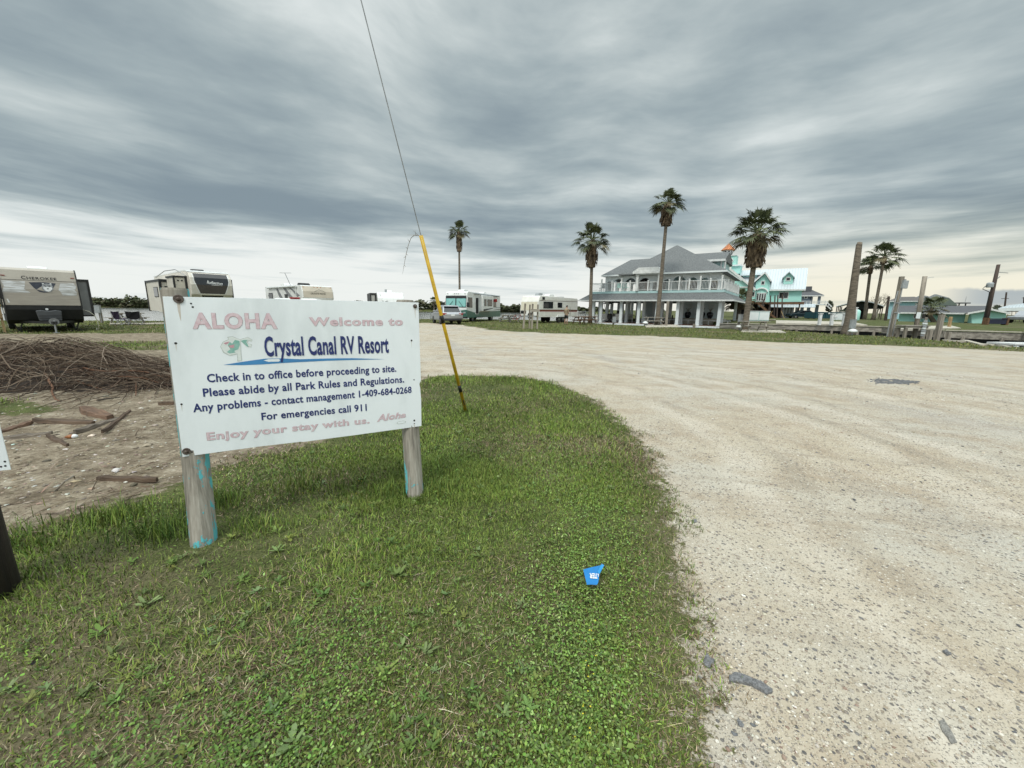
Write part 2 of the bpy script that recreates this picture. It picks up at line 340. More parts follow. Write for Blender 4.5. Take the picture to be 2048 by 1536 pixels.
def ground_material():
    m = bpy.data.materials.new('ground_soil_gravel_grass'); m.use_nodes = True; t = NT(m.node_tree); b = m.node_tree.nodes['Principled BSDF']
    pos = t.new('ShaderNodeNewGeometry').outputs['Position']
    mg = t.new('ShaderNodeAttribute', attribute_name='mg').outputs['Fac']; md = t.new('ShaderNodeAttribute', attribute_name='md').outputs['Fac']
    X, Y, _ = t.sep(pos)
    def rot(a, fx, fy): return t.comb(t.m('MULTIPLY', t.m('ADD', t.m('MULTIPLY', X, math.cos(a)), t.m('MULTIPLY', Y, math.sin(a))), fx), t.m('MULTIPLY', t.m('SUBTRACT', t.m('MULTIPLY', Y, math.cos(a)), t.m('MULTIPLY', X, math.sin(a))), fy), 0.0)
    # gravel: packed fines with stones of several sizes
    lowf = t.noise(pos, 0.35, 5, 0.6); midf = t.noise(pos, 1.7, 5, 0.65)
    trk = t.noise(rot(math.radians(118), 0.10, 1.5), 1.0, 4, 0.6)           # wheel tracks run into the lot
    base = t.mix(t.ss(lowf, 0.38, 0.62), (0.455, 0.394, 0.302), (0.445, 0.414, 0.350))
    base = t.mix(t.ss(midf, 0.42, 0.68, 0, 0.75), base, (0.340, 0.270, 0.190))
    base = t.mix(t.ss(trk, 0.50, 0.70, 0, 0.35), base, (0.585, 0.540, 0.465))
    dl = t.new('ShaderNodeAttribute', attribute_name='dl').outputs['Fac']
    wd = t.m('ADD', dl, t.m('MULTIPLY', t.m('SUBTRACT', t.noise(pos, 0.35, 3, 0.5), 0.5), 1.6)); trks = 0.0
    for c_ in TRACKS: trks = t.m('MAXIMUM', trks, t.ss(t.m('ABSOLUTE', t.m('SUBTRACT', wd, c_)), 0.26, 0.06))
    trks = t.m('MULTIPLY', trks, t.ss(t.noise(pos, 0.8, 4, 0.6), 0.36, 0.58))
    base = t.mix(t.m('MULTIPLY', trks, 0.55), base, (0.575, 0.525, 0.445))
    rdg = 0.0
    for c_ in TRACKS: rdg = t.m('MAXIMUM', rdg, t.ss(t.m('ABSOLUTE', t.m('SUBTRACT', wd, c_+0.36)), 0.14, 0.02))
    base = t.mix(t.m('MULTIPLY', rdg, t.ss(t.noise(pos, 1.3, 5, 0.7), 0.42, 0.62, 0, 0.58)), base, (0.27, 0.235, 0.185))
    far_grey = t.noise(rot(math.radians(100), 0.10, 0.55), 1.0, 5, 0.65)
    base = t.mix(t.ss(far_grey, 0.55, 0.72, 0, 0.6), base, (0.31, 0.298, 0.28))
    stripes = t.noise(rot(math.radians(168), 0.16, 1.9), 1.0, 5, 0.7)
    base = t.mix(t.ss(stripes, 0.54, 0.68, 0, 0.55), base, (0.31, 0.262, 0.20))
    base = t.mix(t.m('MULTIPLY', t.ss(stripes, 0.46, 0.32, 0, 0.6), t.ss(Y, 4, 9)), base, (0.60, 0.54, 0.46))
    def stones(sc, lo, hi, stops, base, amt):
        vv = t.new('ShaderNodeTexVoronoi', feature='F1', ins={'Vector': pos, 'Scale': sc, 'Randomness': 1.0})
        r, g_, bb = t.sep(vv.outputs['Color'])
        msk = t.m('MULTIPLY', t.ss(vv.outputs['Distance'], 0.46, 0.36), t.ss(r, lo, hi))
        return t.mix(t.m('MULTIPLY', msk, amt), base, t.ramp(g_, stops)), msk
    ST = [(0.0, (0.085, 0.085, 0.088)), (0.25, (0.17, 0.155, 0.14)), (0.5, (0.32, 0.26, 0.19)), (0.75, (0.52, 0.46, 0.37)), (1.0, (0.70, 0.66, 0.58))]
    dk = t.m('SUBTRACT', 0.66, t.m('MULTIPLY', t.ss(lowf, 0.35, 0.65), 0.25))
    base, m1 = stones(170.0, 0.25, 0.35, ST, base, 0.75)
    base, m2 = stones(62.0, 0.55, 0.6, ST, base, 0.9)
    base, m3 = stones(44.0, 0.90, 0.92, [(0, (0.15, 0.15, 0.152)), (0.6, (0.26, 0.215, 0.18)), (1, (0.50, 0.45, 0.38))], base, 0.9)
    hgt = t.m('ADD', t.m('ADD', t.m('MULTIPLY', m1, 0.25), t.m('MULTIPLY', m2, 0.6)), m3)
    # dirt
    dn1 = t.noise(pos, 3.5, 6, 0.7); dn2 = t.noise(pos, 22.0, 5, 0.7)
    dirt = t.ramp(t.m('ADD', t.m('MULTIPLY', dn1, 0.6), t.m('MULTIPLY', dn2, 0.4)), [(0.30, (0.072, 0.057, 0.039)), (0.45, (0.168, 0.134, 0.093)), (0.55, (0.275, 0.230, 0.168)), (0.66, (0.43, 0.38, 0.30))])
    litter = t.noise(rot(math.radians(20), 3.0, 14.0), 1.4, 5, 0.7)
    dirt = t.mix(t.ss(litter, 0.55, 0.66, 0, 0.75), dirt, (0.085, 0.058, 0.038))
    vv = t.new('ShaderNodeTexVoronoi', ins={'Vector': pos, 'Scale': 34.0}); r, g_, _b = t.sep(vv.outputs['Color'])
    shell = t.m('MULTIPLY', t.ss(vv.outputs['Distance'], 0.26, 0.18), t.ss(r, 0.945, 0.95))
    dirt = t.mix(shell, dirt, t.mix(g_, (0.62, 0.58, 0.52), (0.25, 0.22, 0.19)))
    edge = t.m('MULTIPLY', t.m('SUBTRACT', t.noise(pos, 1.1, 6, 0.7), 0.5), 3.2)
    col = t.mix(t.ss(t.m('ADD', md, edge), -0.1, 0.5), base, dirt)
    # grass mat: thatch and green, plus patches
    gn = t.noise(pos, 2.2, 6, 0.65); gf = t.noise(pos, 70.0, 5, 0.75); gp = t.noise(pos, 0.45, 5, 0.6)
    green = t.ramp(t.m('ADD', t.m('MULTIPLY', gn, 0.35), t.m('MULTIPLY', gf, 0.65)), [(0.36, (0.026, 0.024, 0.011)), (0.47, (0.058, 0.072, 0.022)), (0.56, (0.105, 0.124, 0.038)), (0.70, (0.24, 0.20, 0.11))])
    thatch = t.ramp(gf, [(0.3, (0.07, 0.055, 0.034)), (0.55, (0.16, 0.13, 0.083)), (0.75, (0.27, 0.225, 0.15))])
    green = t.mix(t.ss(gp, 0.48, 0.66, 0, 0.85), green, thatch)
    e1 = t.m('MULTIPLY', t.m('SUBTRACT', t.noise(pos, 8.0, 7, 0.8), 0.5), 1.1)
    e2 = t.m('MULTIPLY', t.m('MULTIPLY', t.m('SUBTRACT', t.noise(pos, 0.5, 6, 0.7), 0.5), 3.0), t.ss(Y, 7, 16))
    mge = t.m('ADD', mg, t.m('ADD', e1, e2))
    col = t.mix(t.ss(mge, 0.0, 0.07, 0, 1), col, t.mix(t.ss(mge, 0.0, 0.14), thatch, green))
    t.put(b.inputs['Base Color'], col); b.inputs['Roughness'].default_value = 0.95; b.inputs['Specular IOR Level'].default_value = 0.2
    hh = t.m('ADD', t.m('ADD', t.m('MULTIPLY', hgt, 0.5), t.m('ADD', t.m('MULTIPLY', rdg, 0.8), t.m('MULTIPLY', t.noise(pos, 5.0, 6, 0.7), 1.6))), t.m('MULTIPLY', t.ss(md, -0.1, 0.3), t.m('ADD', t.m('MULTIPLY', dn2, 1.2), t.m('MULTIPLY', litter, 0.6))))
    bn = t.new('ShaderNodeBump', ins={'Strength': 0.8, 'Distance': 0.012, 'Height': hh}); t.l.new(bn.outputs[0], b.inputs['Normal'])
    return m
M['ground'] = ground_material()
V3 = np.column_stack([P, Z])
NAMES = ['lawn', 'dirt_ground', 'gravel_lot', 'grass_bank', 'far_bank', 'far_shore', 'canal_bed']
LABELS = ['green lawn verge around the welcome sign', 'bare brown dirt beside the brush pile', 'pale gravel parking lot', 'strip of grass along the water behind the gravel lot', 'grass ground across the canal', 'low green shore across the lagoon', 'bed of the canal and the lagoon']
for k in range(7):
    f = Q[reg == k]
    if not len(f): continue
    u, inv = np.unique(f, return_inverse=True)
    o = mesh_np(NAMES[k], V3[u], inv.reshape(f.shape), M['ground'], {'mg': MG[u], 'md': MD[u], 'dl': -LN[u]})
    tag(o, LABELS[k], 'ground', kind='structure')
wm = bpy.data.materials.new('water_surface'); wm.use_nodes = True; t = NT(wm.node_tree); b = wm.node_tree.nodes['Principled BSDF']
b.inputs['Base Color'].default_value = (0.10, 0.105, 0.09, 1); b.inputs['Roughness'].default_value = 0.12
pos = t.new('ShaderNodeNewGeometry').outputs['Position']; mp = t.new('ShaderNodeMapping', ins={'Vector': pos}); mp.inputs['Scale'].default_value = (0.6, 1.6, 1)
bn = t.new('ShaderNodeBump', ins={'Strength': 0.22, 'Distance': 0.05, 'Height': t.noise(mp.outputs[0], 1.6, 5, 0.65)}); t.l.new(bn.outputs[0], b.inputs['Normal'])
o = MB().add([(-1400,-200,-0.7),(1400,-200,-0.7),(1400,600,-0.7),(-1400,600,-0.7)], [(0,1,2,3)]).build('water', wm); tag(o, 'pale lagoon and canal water', 'water', kind='structure')
def gz(x, y): return float(ground_z(np.array([[x, y]], float))[0])
# ------------------------------------------------------------------ scattered ground cover
def vmat(name, rough=0.8, trans=0.0):
    m = bpy.data.materials.new(name); m.use_nodes = True; t = NT(m.node_tree); b = m.node_tree.nodes['Principled BSDF']
    a = t.new('ShaderNodeAttribute', attribute_name='tint').outputs['Color']
    t.put(b.inputs['Base Color'], a); b.inputs['Roughness'].default_value = rough; b.inputs['Specular IOR Level'].default_value = 0.25
    return m
M['tint_leaf'] = vmat('grass_and_weed_leaves', 0.62); M['tint_stone'] = vmat('gravel_stones', 0.9); M['tint_twig'] = vmat('dry_twigs', 0.95)
RS = np.random.RandomState(11)
def polar(nn, r0, r1, a0, a1):
    r = np.exp(RS.uniform(math.log(r0), math.log(r1), nn)); a = np.radians(RS.uniform(a0, a1, nn))
    return np.stack([r*np.sin(a), r*np.cos(a)], 1), r
def blades(P, L, Wd, lean, head, cols):
    """two-segment tapering blades"""
    k = len(P); z = ground_z(P); up = np.cos(lean)*L; out = np.sin(lean)*L
    dx, dy = np.cos(head), np.sin(head); sx_, sy_ = -dy*Wd/2, dx*Wd/2
    B = np.column_stack([P, z-0.004])
    v = np.zeros((k, 5, 3))
    v[:,0] = B+np.column_stack([sx_, sy_, 0*z]); v[:,1] = B-np.column_stack([sx_, sy_, 0*z])
    mid = B+np.column_stack([dx*out*0.35, dy*out*0.35, up*0.62])
    v[:,2] = mid+np.column_stack([sx_, sy_, 0*z])*0.75; v[:,3] = mid-np.column_stack([sx_, sy_, 0*z])*0.75
    v[:,4] = B+np.column_stack([dx*out, dy*out, up])
    o = np.arange(k)[:,None]*5
    F = np.concatenate([np.concatenate([o+0, o+1, o+3], 1), np.concatenate([o+0, o+3, o+2], 1), np.concatenate([o+2, o+3, o+4], 1)])
    return v.reshape(-1, 3), F, np.repeat(cols, 5, 0)
def leaves(P, L, Wd, pitch, head, hgt, cols, cz=None):
    """oval leaflets, five-sided, folded a little at the midrib"""
    k = len(P); z = (ground_z(P) if cz is None else cz)+hgt
    dx, dy = np.cos(head), np.sin(head); cp, sp = np.cos(pitch), np.sin(pitch)
    ax = np.column_stack([dx*cp, dy*cp, sp]); sd = np.column_stack([-dy, dx, np.zeros(k)]); up = np.cross(ax, sd)
    B = np.column_stack([P, z]); Lc, Wc = L[:,None], Wd[:,None]
    v = np.zeros((k, 6, 3))
    v[:,0] = B; v[:,1] = B+ax*Lc*0.4+sd*Wc*0.5+up*Wc*0.12; v[:,2] = B+ax*Lc*0.8+sd*Wc*0.36+up*Wc*0.08
    v[:,3] = B+ax*Lc; v[:,4] = B+ax*Lc*0.8-sd*Wc*0.36+up*Wc*0.08; v[:,5] = B+ax*Lc*0.4-sd*Wc*0.5+up*Wc*0.12
    o = np.arange(k)[:,None]*6
    F = np.concatenate([np.concatenate([o+a, o+b_, o+c_], 1) for a, b_, c_ in ((0,1,2),(0,2,3),(0,3,4),(0,4,5))])
    return v.reshape(-1, 3), F, np.repeat(cols, 6, 0)
def join(lst):
    V, F, Cc = [], [], []; o = 0
    for v, f, c in lst: V.append(v); F.append(f+o); Cc.append(c); o += len(v)
    return np.concatenate(V), np.concatenate(F), np.concatenate(Cc)
def tints(k, cs, sig=0.18, hue=0.06):
    cs = np.array(cs); c = cs[RS.randint(0, len(cs), k)]; return np.clip(c*(1+RS.normal(0, sig, (k, 1)))*(1+RS.normal(0, hue, (k, 3))), 0.004, 0.8)
def ok_lawn(P, soft=0.12, lo=-0.06):
    return sdf(LAWN, P)+rough2(P, 7, 8, 2)*(soft+0.05)+rough2(P, 2.2, 4, 12)*0.06 > lo
GR = [(0.127,0.196,0.032),(0.164,0.229,0.039),(0.100,0.158,0.030),(0.209,0.252,0.056),(0.139,0.177,0.042)]
CL = [(0.097,0.175,0.030),(0.131,0.212,0.039),(0.163,0.239,0.054),(0.188,0.258,0.084),(0.110,0.163,0.039)]
DRY = [(0.26,0.20,0.12),(0.34,0.28,0.18),(0.17,0.125,0.075),(0.12,0.085,0.05)]
acc = []
FLG = at(1187, 1150, z=0.05)
A1, r1_ = polar(265000, 0.72, 3.9, -66, 42); A2, r2_ = polar(200000, 2.7, 9.5, -40, 25); Pp = np.concatenate([A1, A2]); r = np.concatenate([r1_, r2_])
k_ = ok_lawn(Pp) & (np.hypot(Pp[:,0]-FLG.x, Pp[:,1]-FLG.y) > 0.055); Pp, r = Pp[k_], r[k_]
ed = sdf(LAWN, Pp); right = ss(Pp[:,0]-0.10*Pp[:,1], 0.05, 0.55)
dens = np.clip(0.72+0.55*rough2(Pp, 2.6, 6, 4)+0.2*ss(r, 2, 4)+0.25*right, 0.12, 1); dens *= 0.35+0.65*ss(ed, 0.0, 0.45); dens *= 1-0.65*ss(rough2(Pp, 1.25, 5, 15), 0.22, 0.60)
k_ = RS.rand(len(Pp)) < dens; Pp, r, ed, right = Pp[k_], r[k_], ed[k_], right[k_]
nn = len(Pp); sc = 1+0.16*np.clip(r-1, 0, 8)
dryp = np.clip(0.24+0.55*rough2(Pp, 1.8, 5, 7)+0.34*ss(ed, 0.38, 0.0)+0.08*right, 0.04, 0.8)
dr = RS.rand(nn) < dryp
cc = np.where(dr[:,None], tints(nn, DRY, 0.25), tints(nn, GR, 0.32)*np.clip(1+0.30*rough2(Pp, 3.1, 5, 20), 0.5, 1.6)[:,None])
L = RS.uniform(0.016, 0.046, nn)*np.where(dr, 1.0, 1)*sc*(0.8+0.5*ss(rough2(Pp, 1.7, 4, 1), 0.1, 0.9)); lean = np.where(dr, RS.uniform(0.9, 1.5, nn), RS.uniform(0.2, 1.25, nn))
acc.append(blades(Pp, L, RS.uniform(0.0028, 0.0052, nn)*(1+0.5*ss(r, 2.6, 4.2)+0.10*np.clip(r-3.6, 0, 8)), lean, RS.uniform(0, 6.28, nn), cc))
# taller tufts round the posts and along the dirt edge
tp = []
for (tx, ty, s_, q) in [(-2.2,2.22,0.18,420),(-1.66,2.28,0.14,160),(-0.55,2.85,0.14,160),(-0.95,2.82,0.13,140),(-2.7,2.42,0.22,500),(-2.2,2.62,0.20,420),(-3.0,2.15,0.3,400),(-1.7,2.9,0.3,400),(-0.62,5.2,0.12,160)]:
    tp.append(np.stack([RS.normal(tx, s_*0.6, q), RS.normal(ty, s_*0.4, q)], 1))
tp = np.concatenate(tp); nn = len(tp)
acc.append(blades(tp, RS.uniform(0.05, 0.15, nn), RS.uniform(0.003, 0.006, nn), RS.uniform(0.15, 0.9, nn), RS.uniform(0, 6.28, nn), tints(nn, GR[:4]+[(0.06,0.115,0.02)])))
# broad leaves: clover and rosette weeds in drifts
Pp, r = polar(245000, 0.72, 6.5, -66, 42); k_ = ok_lawn(Pp, 0.12, 0.10) & (np.hypot(Pp[:,0]-FLG.x, Pp[:,1]-FLG.y) > 0.062); Pp, r = Pp[k_], r[k_]
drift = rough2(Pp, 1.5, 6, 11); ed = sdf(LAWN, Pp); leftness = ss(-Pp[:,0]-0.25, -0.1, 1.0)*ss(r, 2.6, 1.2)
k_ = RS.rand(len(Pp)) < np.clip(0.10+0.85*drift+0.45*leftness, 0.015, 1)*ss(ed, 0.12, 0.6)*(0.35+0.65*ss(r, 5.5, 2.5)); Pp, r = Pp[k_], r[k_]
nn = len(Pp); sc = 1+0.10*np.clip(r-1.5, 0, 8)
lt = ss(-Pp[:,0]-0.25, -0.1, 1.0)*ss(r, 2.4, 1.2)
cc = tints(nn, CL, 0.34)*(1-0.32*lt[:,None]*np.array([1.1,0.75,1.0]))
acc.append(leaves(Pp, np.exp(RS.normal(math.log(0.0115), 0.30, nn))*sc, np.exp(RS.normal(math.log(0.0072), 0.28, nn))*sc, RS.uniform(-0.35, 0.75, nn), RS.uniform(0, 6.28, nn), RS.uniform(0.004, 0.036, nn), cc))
# rosettes: eight to twelve longer leaves round one root
rp, r = polar(2600, 0.8, 5.0, -66, 38); k_ = ok_lawn(rp, 0.1, 0.25) & (RS.rand(len(rp)) < np.clip(0.5+0.8*rough2(rp, 1.1, 5, 13), 0.05, 1)); rp = rp[k_]
kk = 10; nn = len(rp)*kk; Pp = np.repeat(rp, kk, 0)+RS.normal(0, 0.006, (nn, 2)); big_ = np.repeat(np.exp(RS.normal(math.log(0.62), 0.32, len(rp))), kk)
hd = np.tile(np.arange(kk)*6.28/kk, len(rp))+RS.normal(0, 0.25, nn)
cc = np.repeat(tints(len(rp), [(0.110,0.165,0.044),(0.150,0.205,0.076),(0.092,0.140,0.034),(0.160,0.195,0.048)], 0.12), kk, 0)*(1+RS.normal(0, 0.1, (nn, 1)))
acc.append(leaves(Pp, RS.uniform(0.022, 0.046, nn)*big_, RS.uniform(0.009, 0.015, nn)*big_, RS.uniform(0.1, 0.8, nn), hd, RS.uniform(0.006, 0.014, nn), cc))
# straw lying on top
Pp, r = polar(2600, 0.75, 5.5, -66, 40); k_ = ok_lawn(Pp, 0.1, -0.02); Pp = Pp[k_]; nn = len(Pp)
acc.append(blades(Pp, RS.uniform(0.04, 0.13, nn), RS.uniform(0.0018, 0.0036, nn), RS.uniform(1.38, 1.52, nn), RS.uniform(0, 6.28, nn), tints(nn, [(0.42,0.35,0.22),(0.50,0.44,0.31),(0.30,0.23,0.14)])))
# tiny yellow buds
Pp, r = polar(900, 0.8, 3.2, -56, 15); k_ = ok_lawn(Pp, 0.1, 0.2) & (rough2(Pp, 1.5, 5, 17) > 0.2); Pp = Pp[k_]; nn = len(Pp)
acc.append(leaves(Pp, np.full(nn, 0.006), np.full(nn, 0.006), RS.uniform(0, 0.3, nn), RS.uniform(0, 6.28, nn), RS.uniform(0.03, 0.045, nn), tints(nn, [(0.55,0.48,0.03)], 0.1)))
v, f, c = join(acc)
o = mesh_np('grass', v, f, M['tint_leaf'], cols=c, smooth=False); tag(o, 'short grass, clover and weeds of the lawn', 'grass', kind='stuff')
# coarser tufts along the far strips
Pp, r = polar(90000, 13.0, 50.0, -54, 56); dB = sdf(BANKG, Pp); k_ = (dB+rough2(Pp, 1.6, 6, 3)*0.5 > 0.15); Pp, r = Pp[k_], r[k_]; nn = len(Pp)
acc = [blades(Pp, RS.uniform(0.05, 0.13, nn), RS.uniform(0.010, 0.028, nn)*(r/22), RS.uniform(0.2, 1.2, nn), RS.uniform(0, 6.28, nn), np.where((RS.rand(nn) < np.clip(0.12+0.3*rough2(Pp, 0.9, 5, 8), 0.02, 0.6))[:,None], tints(nn, DRY[:3]), tints(nn, [(0.115,0.152,0.030),(0.150,0.176,0.036),(0.090,0.120,0.025),(0.180,0.182,0.052)])))]
Pp, r = polar(15000, 9.0, 22.0, -58, -32); k_ = np.maximum.reduce([sdf(PATCH1, Pp), sdf(PATCH2, Pp), sdf(PATCH3, Pp)])+rough2(Pp, 2, 6, 3)*0.5 > 0; Pp, r = Pp[k_], r[k_]; nn = len(Pp)
if nn: acc.append(blades(Pp, RS.uniform(0.05, 0.14, nn), RS.uniform(0.008, 0.016, nn)*(r/14), RS.uniform(0.2, 1.2, nn), RS.uniform(0, 6.28, nn), tints(nn, GR+DRY[:1])))
Pp, r = polar(5000, 4.0, 7.5, -58, -46); k_ = sdf(PATCH2, Pp) > -0.1; Pp, r = Pp[k_], r[k_]; nn = len(Pp)
if nn: acc.append(blades(Pp, RS.uniform(0.05, 0.12, nn), RS.uniform(0.006, 0.010, nn), RS.uniform(0.2, 1.2, nn), RS.uniform(0, 6.28, nn), tints(nn, GR)))
v, f, c = join(acc)
o = mesh_np('bank_grass', v, f, M['tint_leaf'], cols=c, smooth=False); tag(o, 'mown grass of the bank along the canal and campsites', 'grass', kind='stuff')
# gravel stones lying loose
OCT = np.array([(1,0,0),(0,1,0),(-1,0,0),(0,-1,0),(0.1,0.05,1),(0,0,-1),(0.7,0.7,0.45),(-0.7,0.7,0.35),(-0.7,-0.7,0.5),(0.7,-0.7,0.4)], float)
OF = np.array([(0,6,4),(6,1,4),(1,7,4),(7,2,4),(2,8,4),(8,3,4),(3,9,4),(9,0,4),(1,6,0),(2,7,1),(3,8,2),(0,9,3)])
def stones_at(P, size, cols, flat=(0.35, 0.75)):
    k = len(P); z = ground_z(P); a = RS.uniform(0, 6.28, k); e = RS.uniform(0.5, 0.95, k); h = RS.uniform(*flat, k)
    v = OCT[None]*(1+RS.normal(0, 0.14, (k, 10, 3))); x, y = v[:,:,0]*size[:,None], v[:,:,1]*(size*e)[:,None]
    w = np.stack([x*np.cos(a)[:,None]-y*np.sin(a)[:,None]+P[:,0:1], x*np.sin(a)[:,None]+y*np.cos(a)[:,None]+P[:,1:2], v[:,:,2]*(size*h)[:,None]+(z+size*h*0.15)[:,None]], 2)
    return w.reshape(-1, 3), (OF[None]+(np.arange(k)*10)[:,None,None]).reshape(-1, 3), np.repeat(cols, 10, 0)
SCOL = [(0.13,0.13,0.135),(0.20,0.19,0.18),(0.27,0.23,0.185),(0.34,0.29,0.22),(0.42,0.36,0.28),(0.50,0.44,0.35),(0.46,0.41,0.33),(0.56,0.51,0.43),(0.64,0.61,0.55),(0.25,0.18,0.14)]
Pp, r = polar(62000, 0.9, 14, -8, 62); k_ = (sdf(LAWN, Pp) < -0.02) & (sdf(DIRT, Pp) < 0); Pp, r = Pp[k_], r[k_]
k_ = RS.rand(len(Pp)) < np.clip(0.30+0.8*rough2(Pp, 1.3, 6, 6)+0.30*ss(Pp[:,0]-0.7*Pp[:,1], 0.3, 1.5), 0.05, 1); Pp, r = Pp[k_], r[k_]; nn = len(Pp)
size = np.clip(np.exp(RS.normal(math.log(0.0026), 0.50, nn)), 0.0013, 0.0105)*(1+0.16*np.clip(r-1.5, 0, 12))
v, f, c = stones_at(Pp, size, tints(nn, SCOL, 0.14, 0.018))
o = mesh_np('gravel', v, f, M['tint_stone'], cols=c, smooth=False); tag(o, 'loose stones on the gravel lot', 'gravel', kind='stuff')
# rubble and shell bits on the dirt
Pp, r = polar(9000, 2.4, 13, -60, -22); k_ = (sdf(LAWN, Pp) < -0.05) & (sdf(DIRT, Pp) > 0); Pp, r = Pp[k_], r[k_]; nn = len(Pp)
size = np.clip(np.exp(RS.normal(math.log(0.0085), 0.6, nn)), 0.003, 0.05)
a1 = stones_at(Pp, size, tints(nn, [(0.30,0.25,0.19),(0.20,0.16,0.12),(0.12,0.095,0.07),(0.22,0.18,0.135),(0.26,0.21,0.16),(0.55,0.52,0.47),(0.36,0.31,0.24)], 0.15), (0.2, 0.5))
Pp, r = polar(6500, 2.4, 13, -60, -20); k_ = (sdf(LAWN, Pp) < 0.15) & (sdf(DIRT, Pp) > 0) & (RS.rand(len(Pp)) < np.clip(0.4+0.9*rough2(Pp, 1.2, 5, 2), 0.05, 1)); Pp = Pp[k_]; nn = len(Pp)
a2 = blades(Pp, RS.uniform(0.06, 0.35, nn), RS.uniform(0.004, 0.012, nn), RS.uniform(1.35, 1.56, nn), RS.normal(0.5, 0.8, nn), tints(nn, [(0.10,0.07,0.045),(0.17,0.125,0.085),(0.26,0.20,0.14),(0.06,0.042,0.03)]))
v, f, c = join([a1, a2])
o = mesh_np('rubble', v, f, M['tint_stone'], cols=c, smooth=False); tag(o, 'shell bits, clods and twig litter on the dirt', 'rubble', kind='stuff')
# ------------------------------------------------------------------ lettering
def text_data(body, offset=0.0, shear=0.0, space=1.0, res=3):
    def raw(s):
        cu = bpy.data.curves.new('lettering', 'FONT'); cu.body = s; cu.offset = offset; cu.shear = shear; cu.space_character = space; cu.resolution_u = res; cu.fill_mode = 'FRONT'
        o = bpy.data.objects.new('lettering', cu); C.objects.link(o)
        bpy.context.view_layer.update()
        dg = bpy.context.evaluated_depsgraph_get(); me = bpy.data.meshes.new_from_object(o.evaluated_get(dg))
        v = np.array([x.co[:2] for x in me.vertices]); f = [list(p.vertices) for p in me.polygons]
        bpy.data.objects.remove(o); bpy.data.curves.remove(cu); bpy.data.meshes.remove(me)
        return v, f
    h, _ = raw('H'); cap = h[:,1].max()-h[:,1].min(); y0 = h[:,1].min()
    v, f = raw(body); x0, x1 = v[:,0].min(), v[:,0].max()
    return np.column_stack([(v[:,0]-x0)/(x1-x0), (v[:,1]-y0)/cap]), f
def letter(mb, body, fn, **k):
    v, f = text_data(body, **k); return mb.add([fn(a, b) for a, b in v], f)
# ------------------------------------------------------------------ welcome sign
S_R = Vector((0.871, 0.492, -0.011)).normalized(); S_U = Vector((-0.014, 0.047, 0.999)); S_B = (S_U.cross(S_R)).normalized(); S_U = S_R.cross(S_B).normalized()
S_O = Vector((-1.924, 2.13, 0.574))-S_U*0.574
EYEV = Vector((0, 0, EYE))
def sgn(px, py, y=0.0):
    d = Vector(at(px, py, Y=1.0))-EYEV; o = S_O+S_B*y
    t = (o-EYEV).dot(S_B)/d.dot(S_B); q = EYEV+d*t-S_O
    return q.dot(S_R), q.dot(S_U)
sign = thing('welcome_sign', 'large white welcome sign board on two wooden posts with blue and faded pink lettering', 'sign')
sign.matrix_world = Matrix(((S_R[0], S_B[0], S_U[0], S_O[0]), (S_R[1], S_B[1], S_U[1], S_O[1]), (S_R[2], S_B[2], S_U[2], S_O[2]), (0, 0, 0, 1)))
def painted_wood(thr):
    m = bpy.data.materials.new('post_wood_with_flaking_aqua_paint'); m.use_nodes = True; t = NT(m.node_tree); b = m.node_tree.nodes['Principled BSDF']
    co = t.new('ShaderNodeTexCoord').outputs['Object']; gx, gy, gz_ = t.sep(co)
    mp = t.new('ShaderNodeMapping', ins={'Vector': co}); mp.inputs['Scale'].default_value = (1, 1, 0.05)
    gr = t.noise(mp.outputs[0], 60, 6, 0.65); gr2 = t.noise(mp.outputs[0], 16, 4, 0.6)
    wood = t.ramp(t.m('ADD', t.m('MULTIPLY', gr, 0.6), t.m('MULTIPLY', gr2, 0.4)), [(0.3, (0.11, 0.097, 0.082)), (0.47, (0.27, 0.245, 0.205)), (0.62, (0.40, 0.37, 0.32)), (0.75, (0.50, 0.47, 0.42))])
    mp2 = t.new('ShaderNodeMapping', ins={'Vector': co}); mp2.inputs['Scale'].default_value = (1, 1, 0.55)
    pn = t.noise(mp2.outputs[0], 9, 6, 0.65)
    nrm = t.new('ShaderNodeTexCoord').outputs['Normal']; nx, ny, nz_ = t.sep(nrm)
    side = t.m('ABSOLUTE', nx)
    th = t.m('SUBTRACT', thr, t.m('MULTIPLY', t.ss(side, 0.80, 0.97), 0.10))
    fac = t.ss(t.m('SUBTRACT', pn, th), 0.0, 0.012)
    t.put(b.inputs['Base Color'], t.mix(fac, wood, (0.115, 0.46, 0.50))); b.inputs['Roughness'].default_value = 0.85
    bn = t.new('ShaderNodeBump', ins={'Strength': 0.7, 'Distance': 0.006, 'Height': t.m('ADD', gr, t.m('MULTIPLY', fac, 0.7))}); t.l.new(bn.outputs[0], b.inputs['Normal'])
    return m
M['post'] = painted_wood(0.585); M['post2'] = painted_wood(0.645)
def round_post(cx_, r_, ztop):
    def fn(b):
        rp = random.Random(int(cx_*100)+3); k = 22; zs_ = [-.15, .0, .25, .5, .8, 1.1, 1.35, ztop-.012, ztop]
        vs = []
        for i, z in enumerate(zs_):
            for j in range(k):
                a = 2*math.pi*j/k; rr = r_*(1+.03*math.sin(3*a+cx_)+.02*math.sin(7*a))*(1.04-.05*z)*(.965 if i == len(zs_)-1 else 1)
                vs.append((cx_+rr*math.cos(a), .008+r_*1.03+rr*math.sin(a)-.06*max(0, 1-z/.62), z))
        m_ = len(zs_); b.add(vs, [(i*k+j, i*k+(j+1) % k, (i+1)*k+(j+1) % k, (i+1)*k+j) for i in range(m_-1) for j in range(k)]+[list(range(k))[::-1], list(range((m_-1)*k, m_*k))])
    return fn
part('post', M['post'], sign, round_post(0.041, 0.066, 1.545), smooth=False)
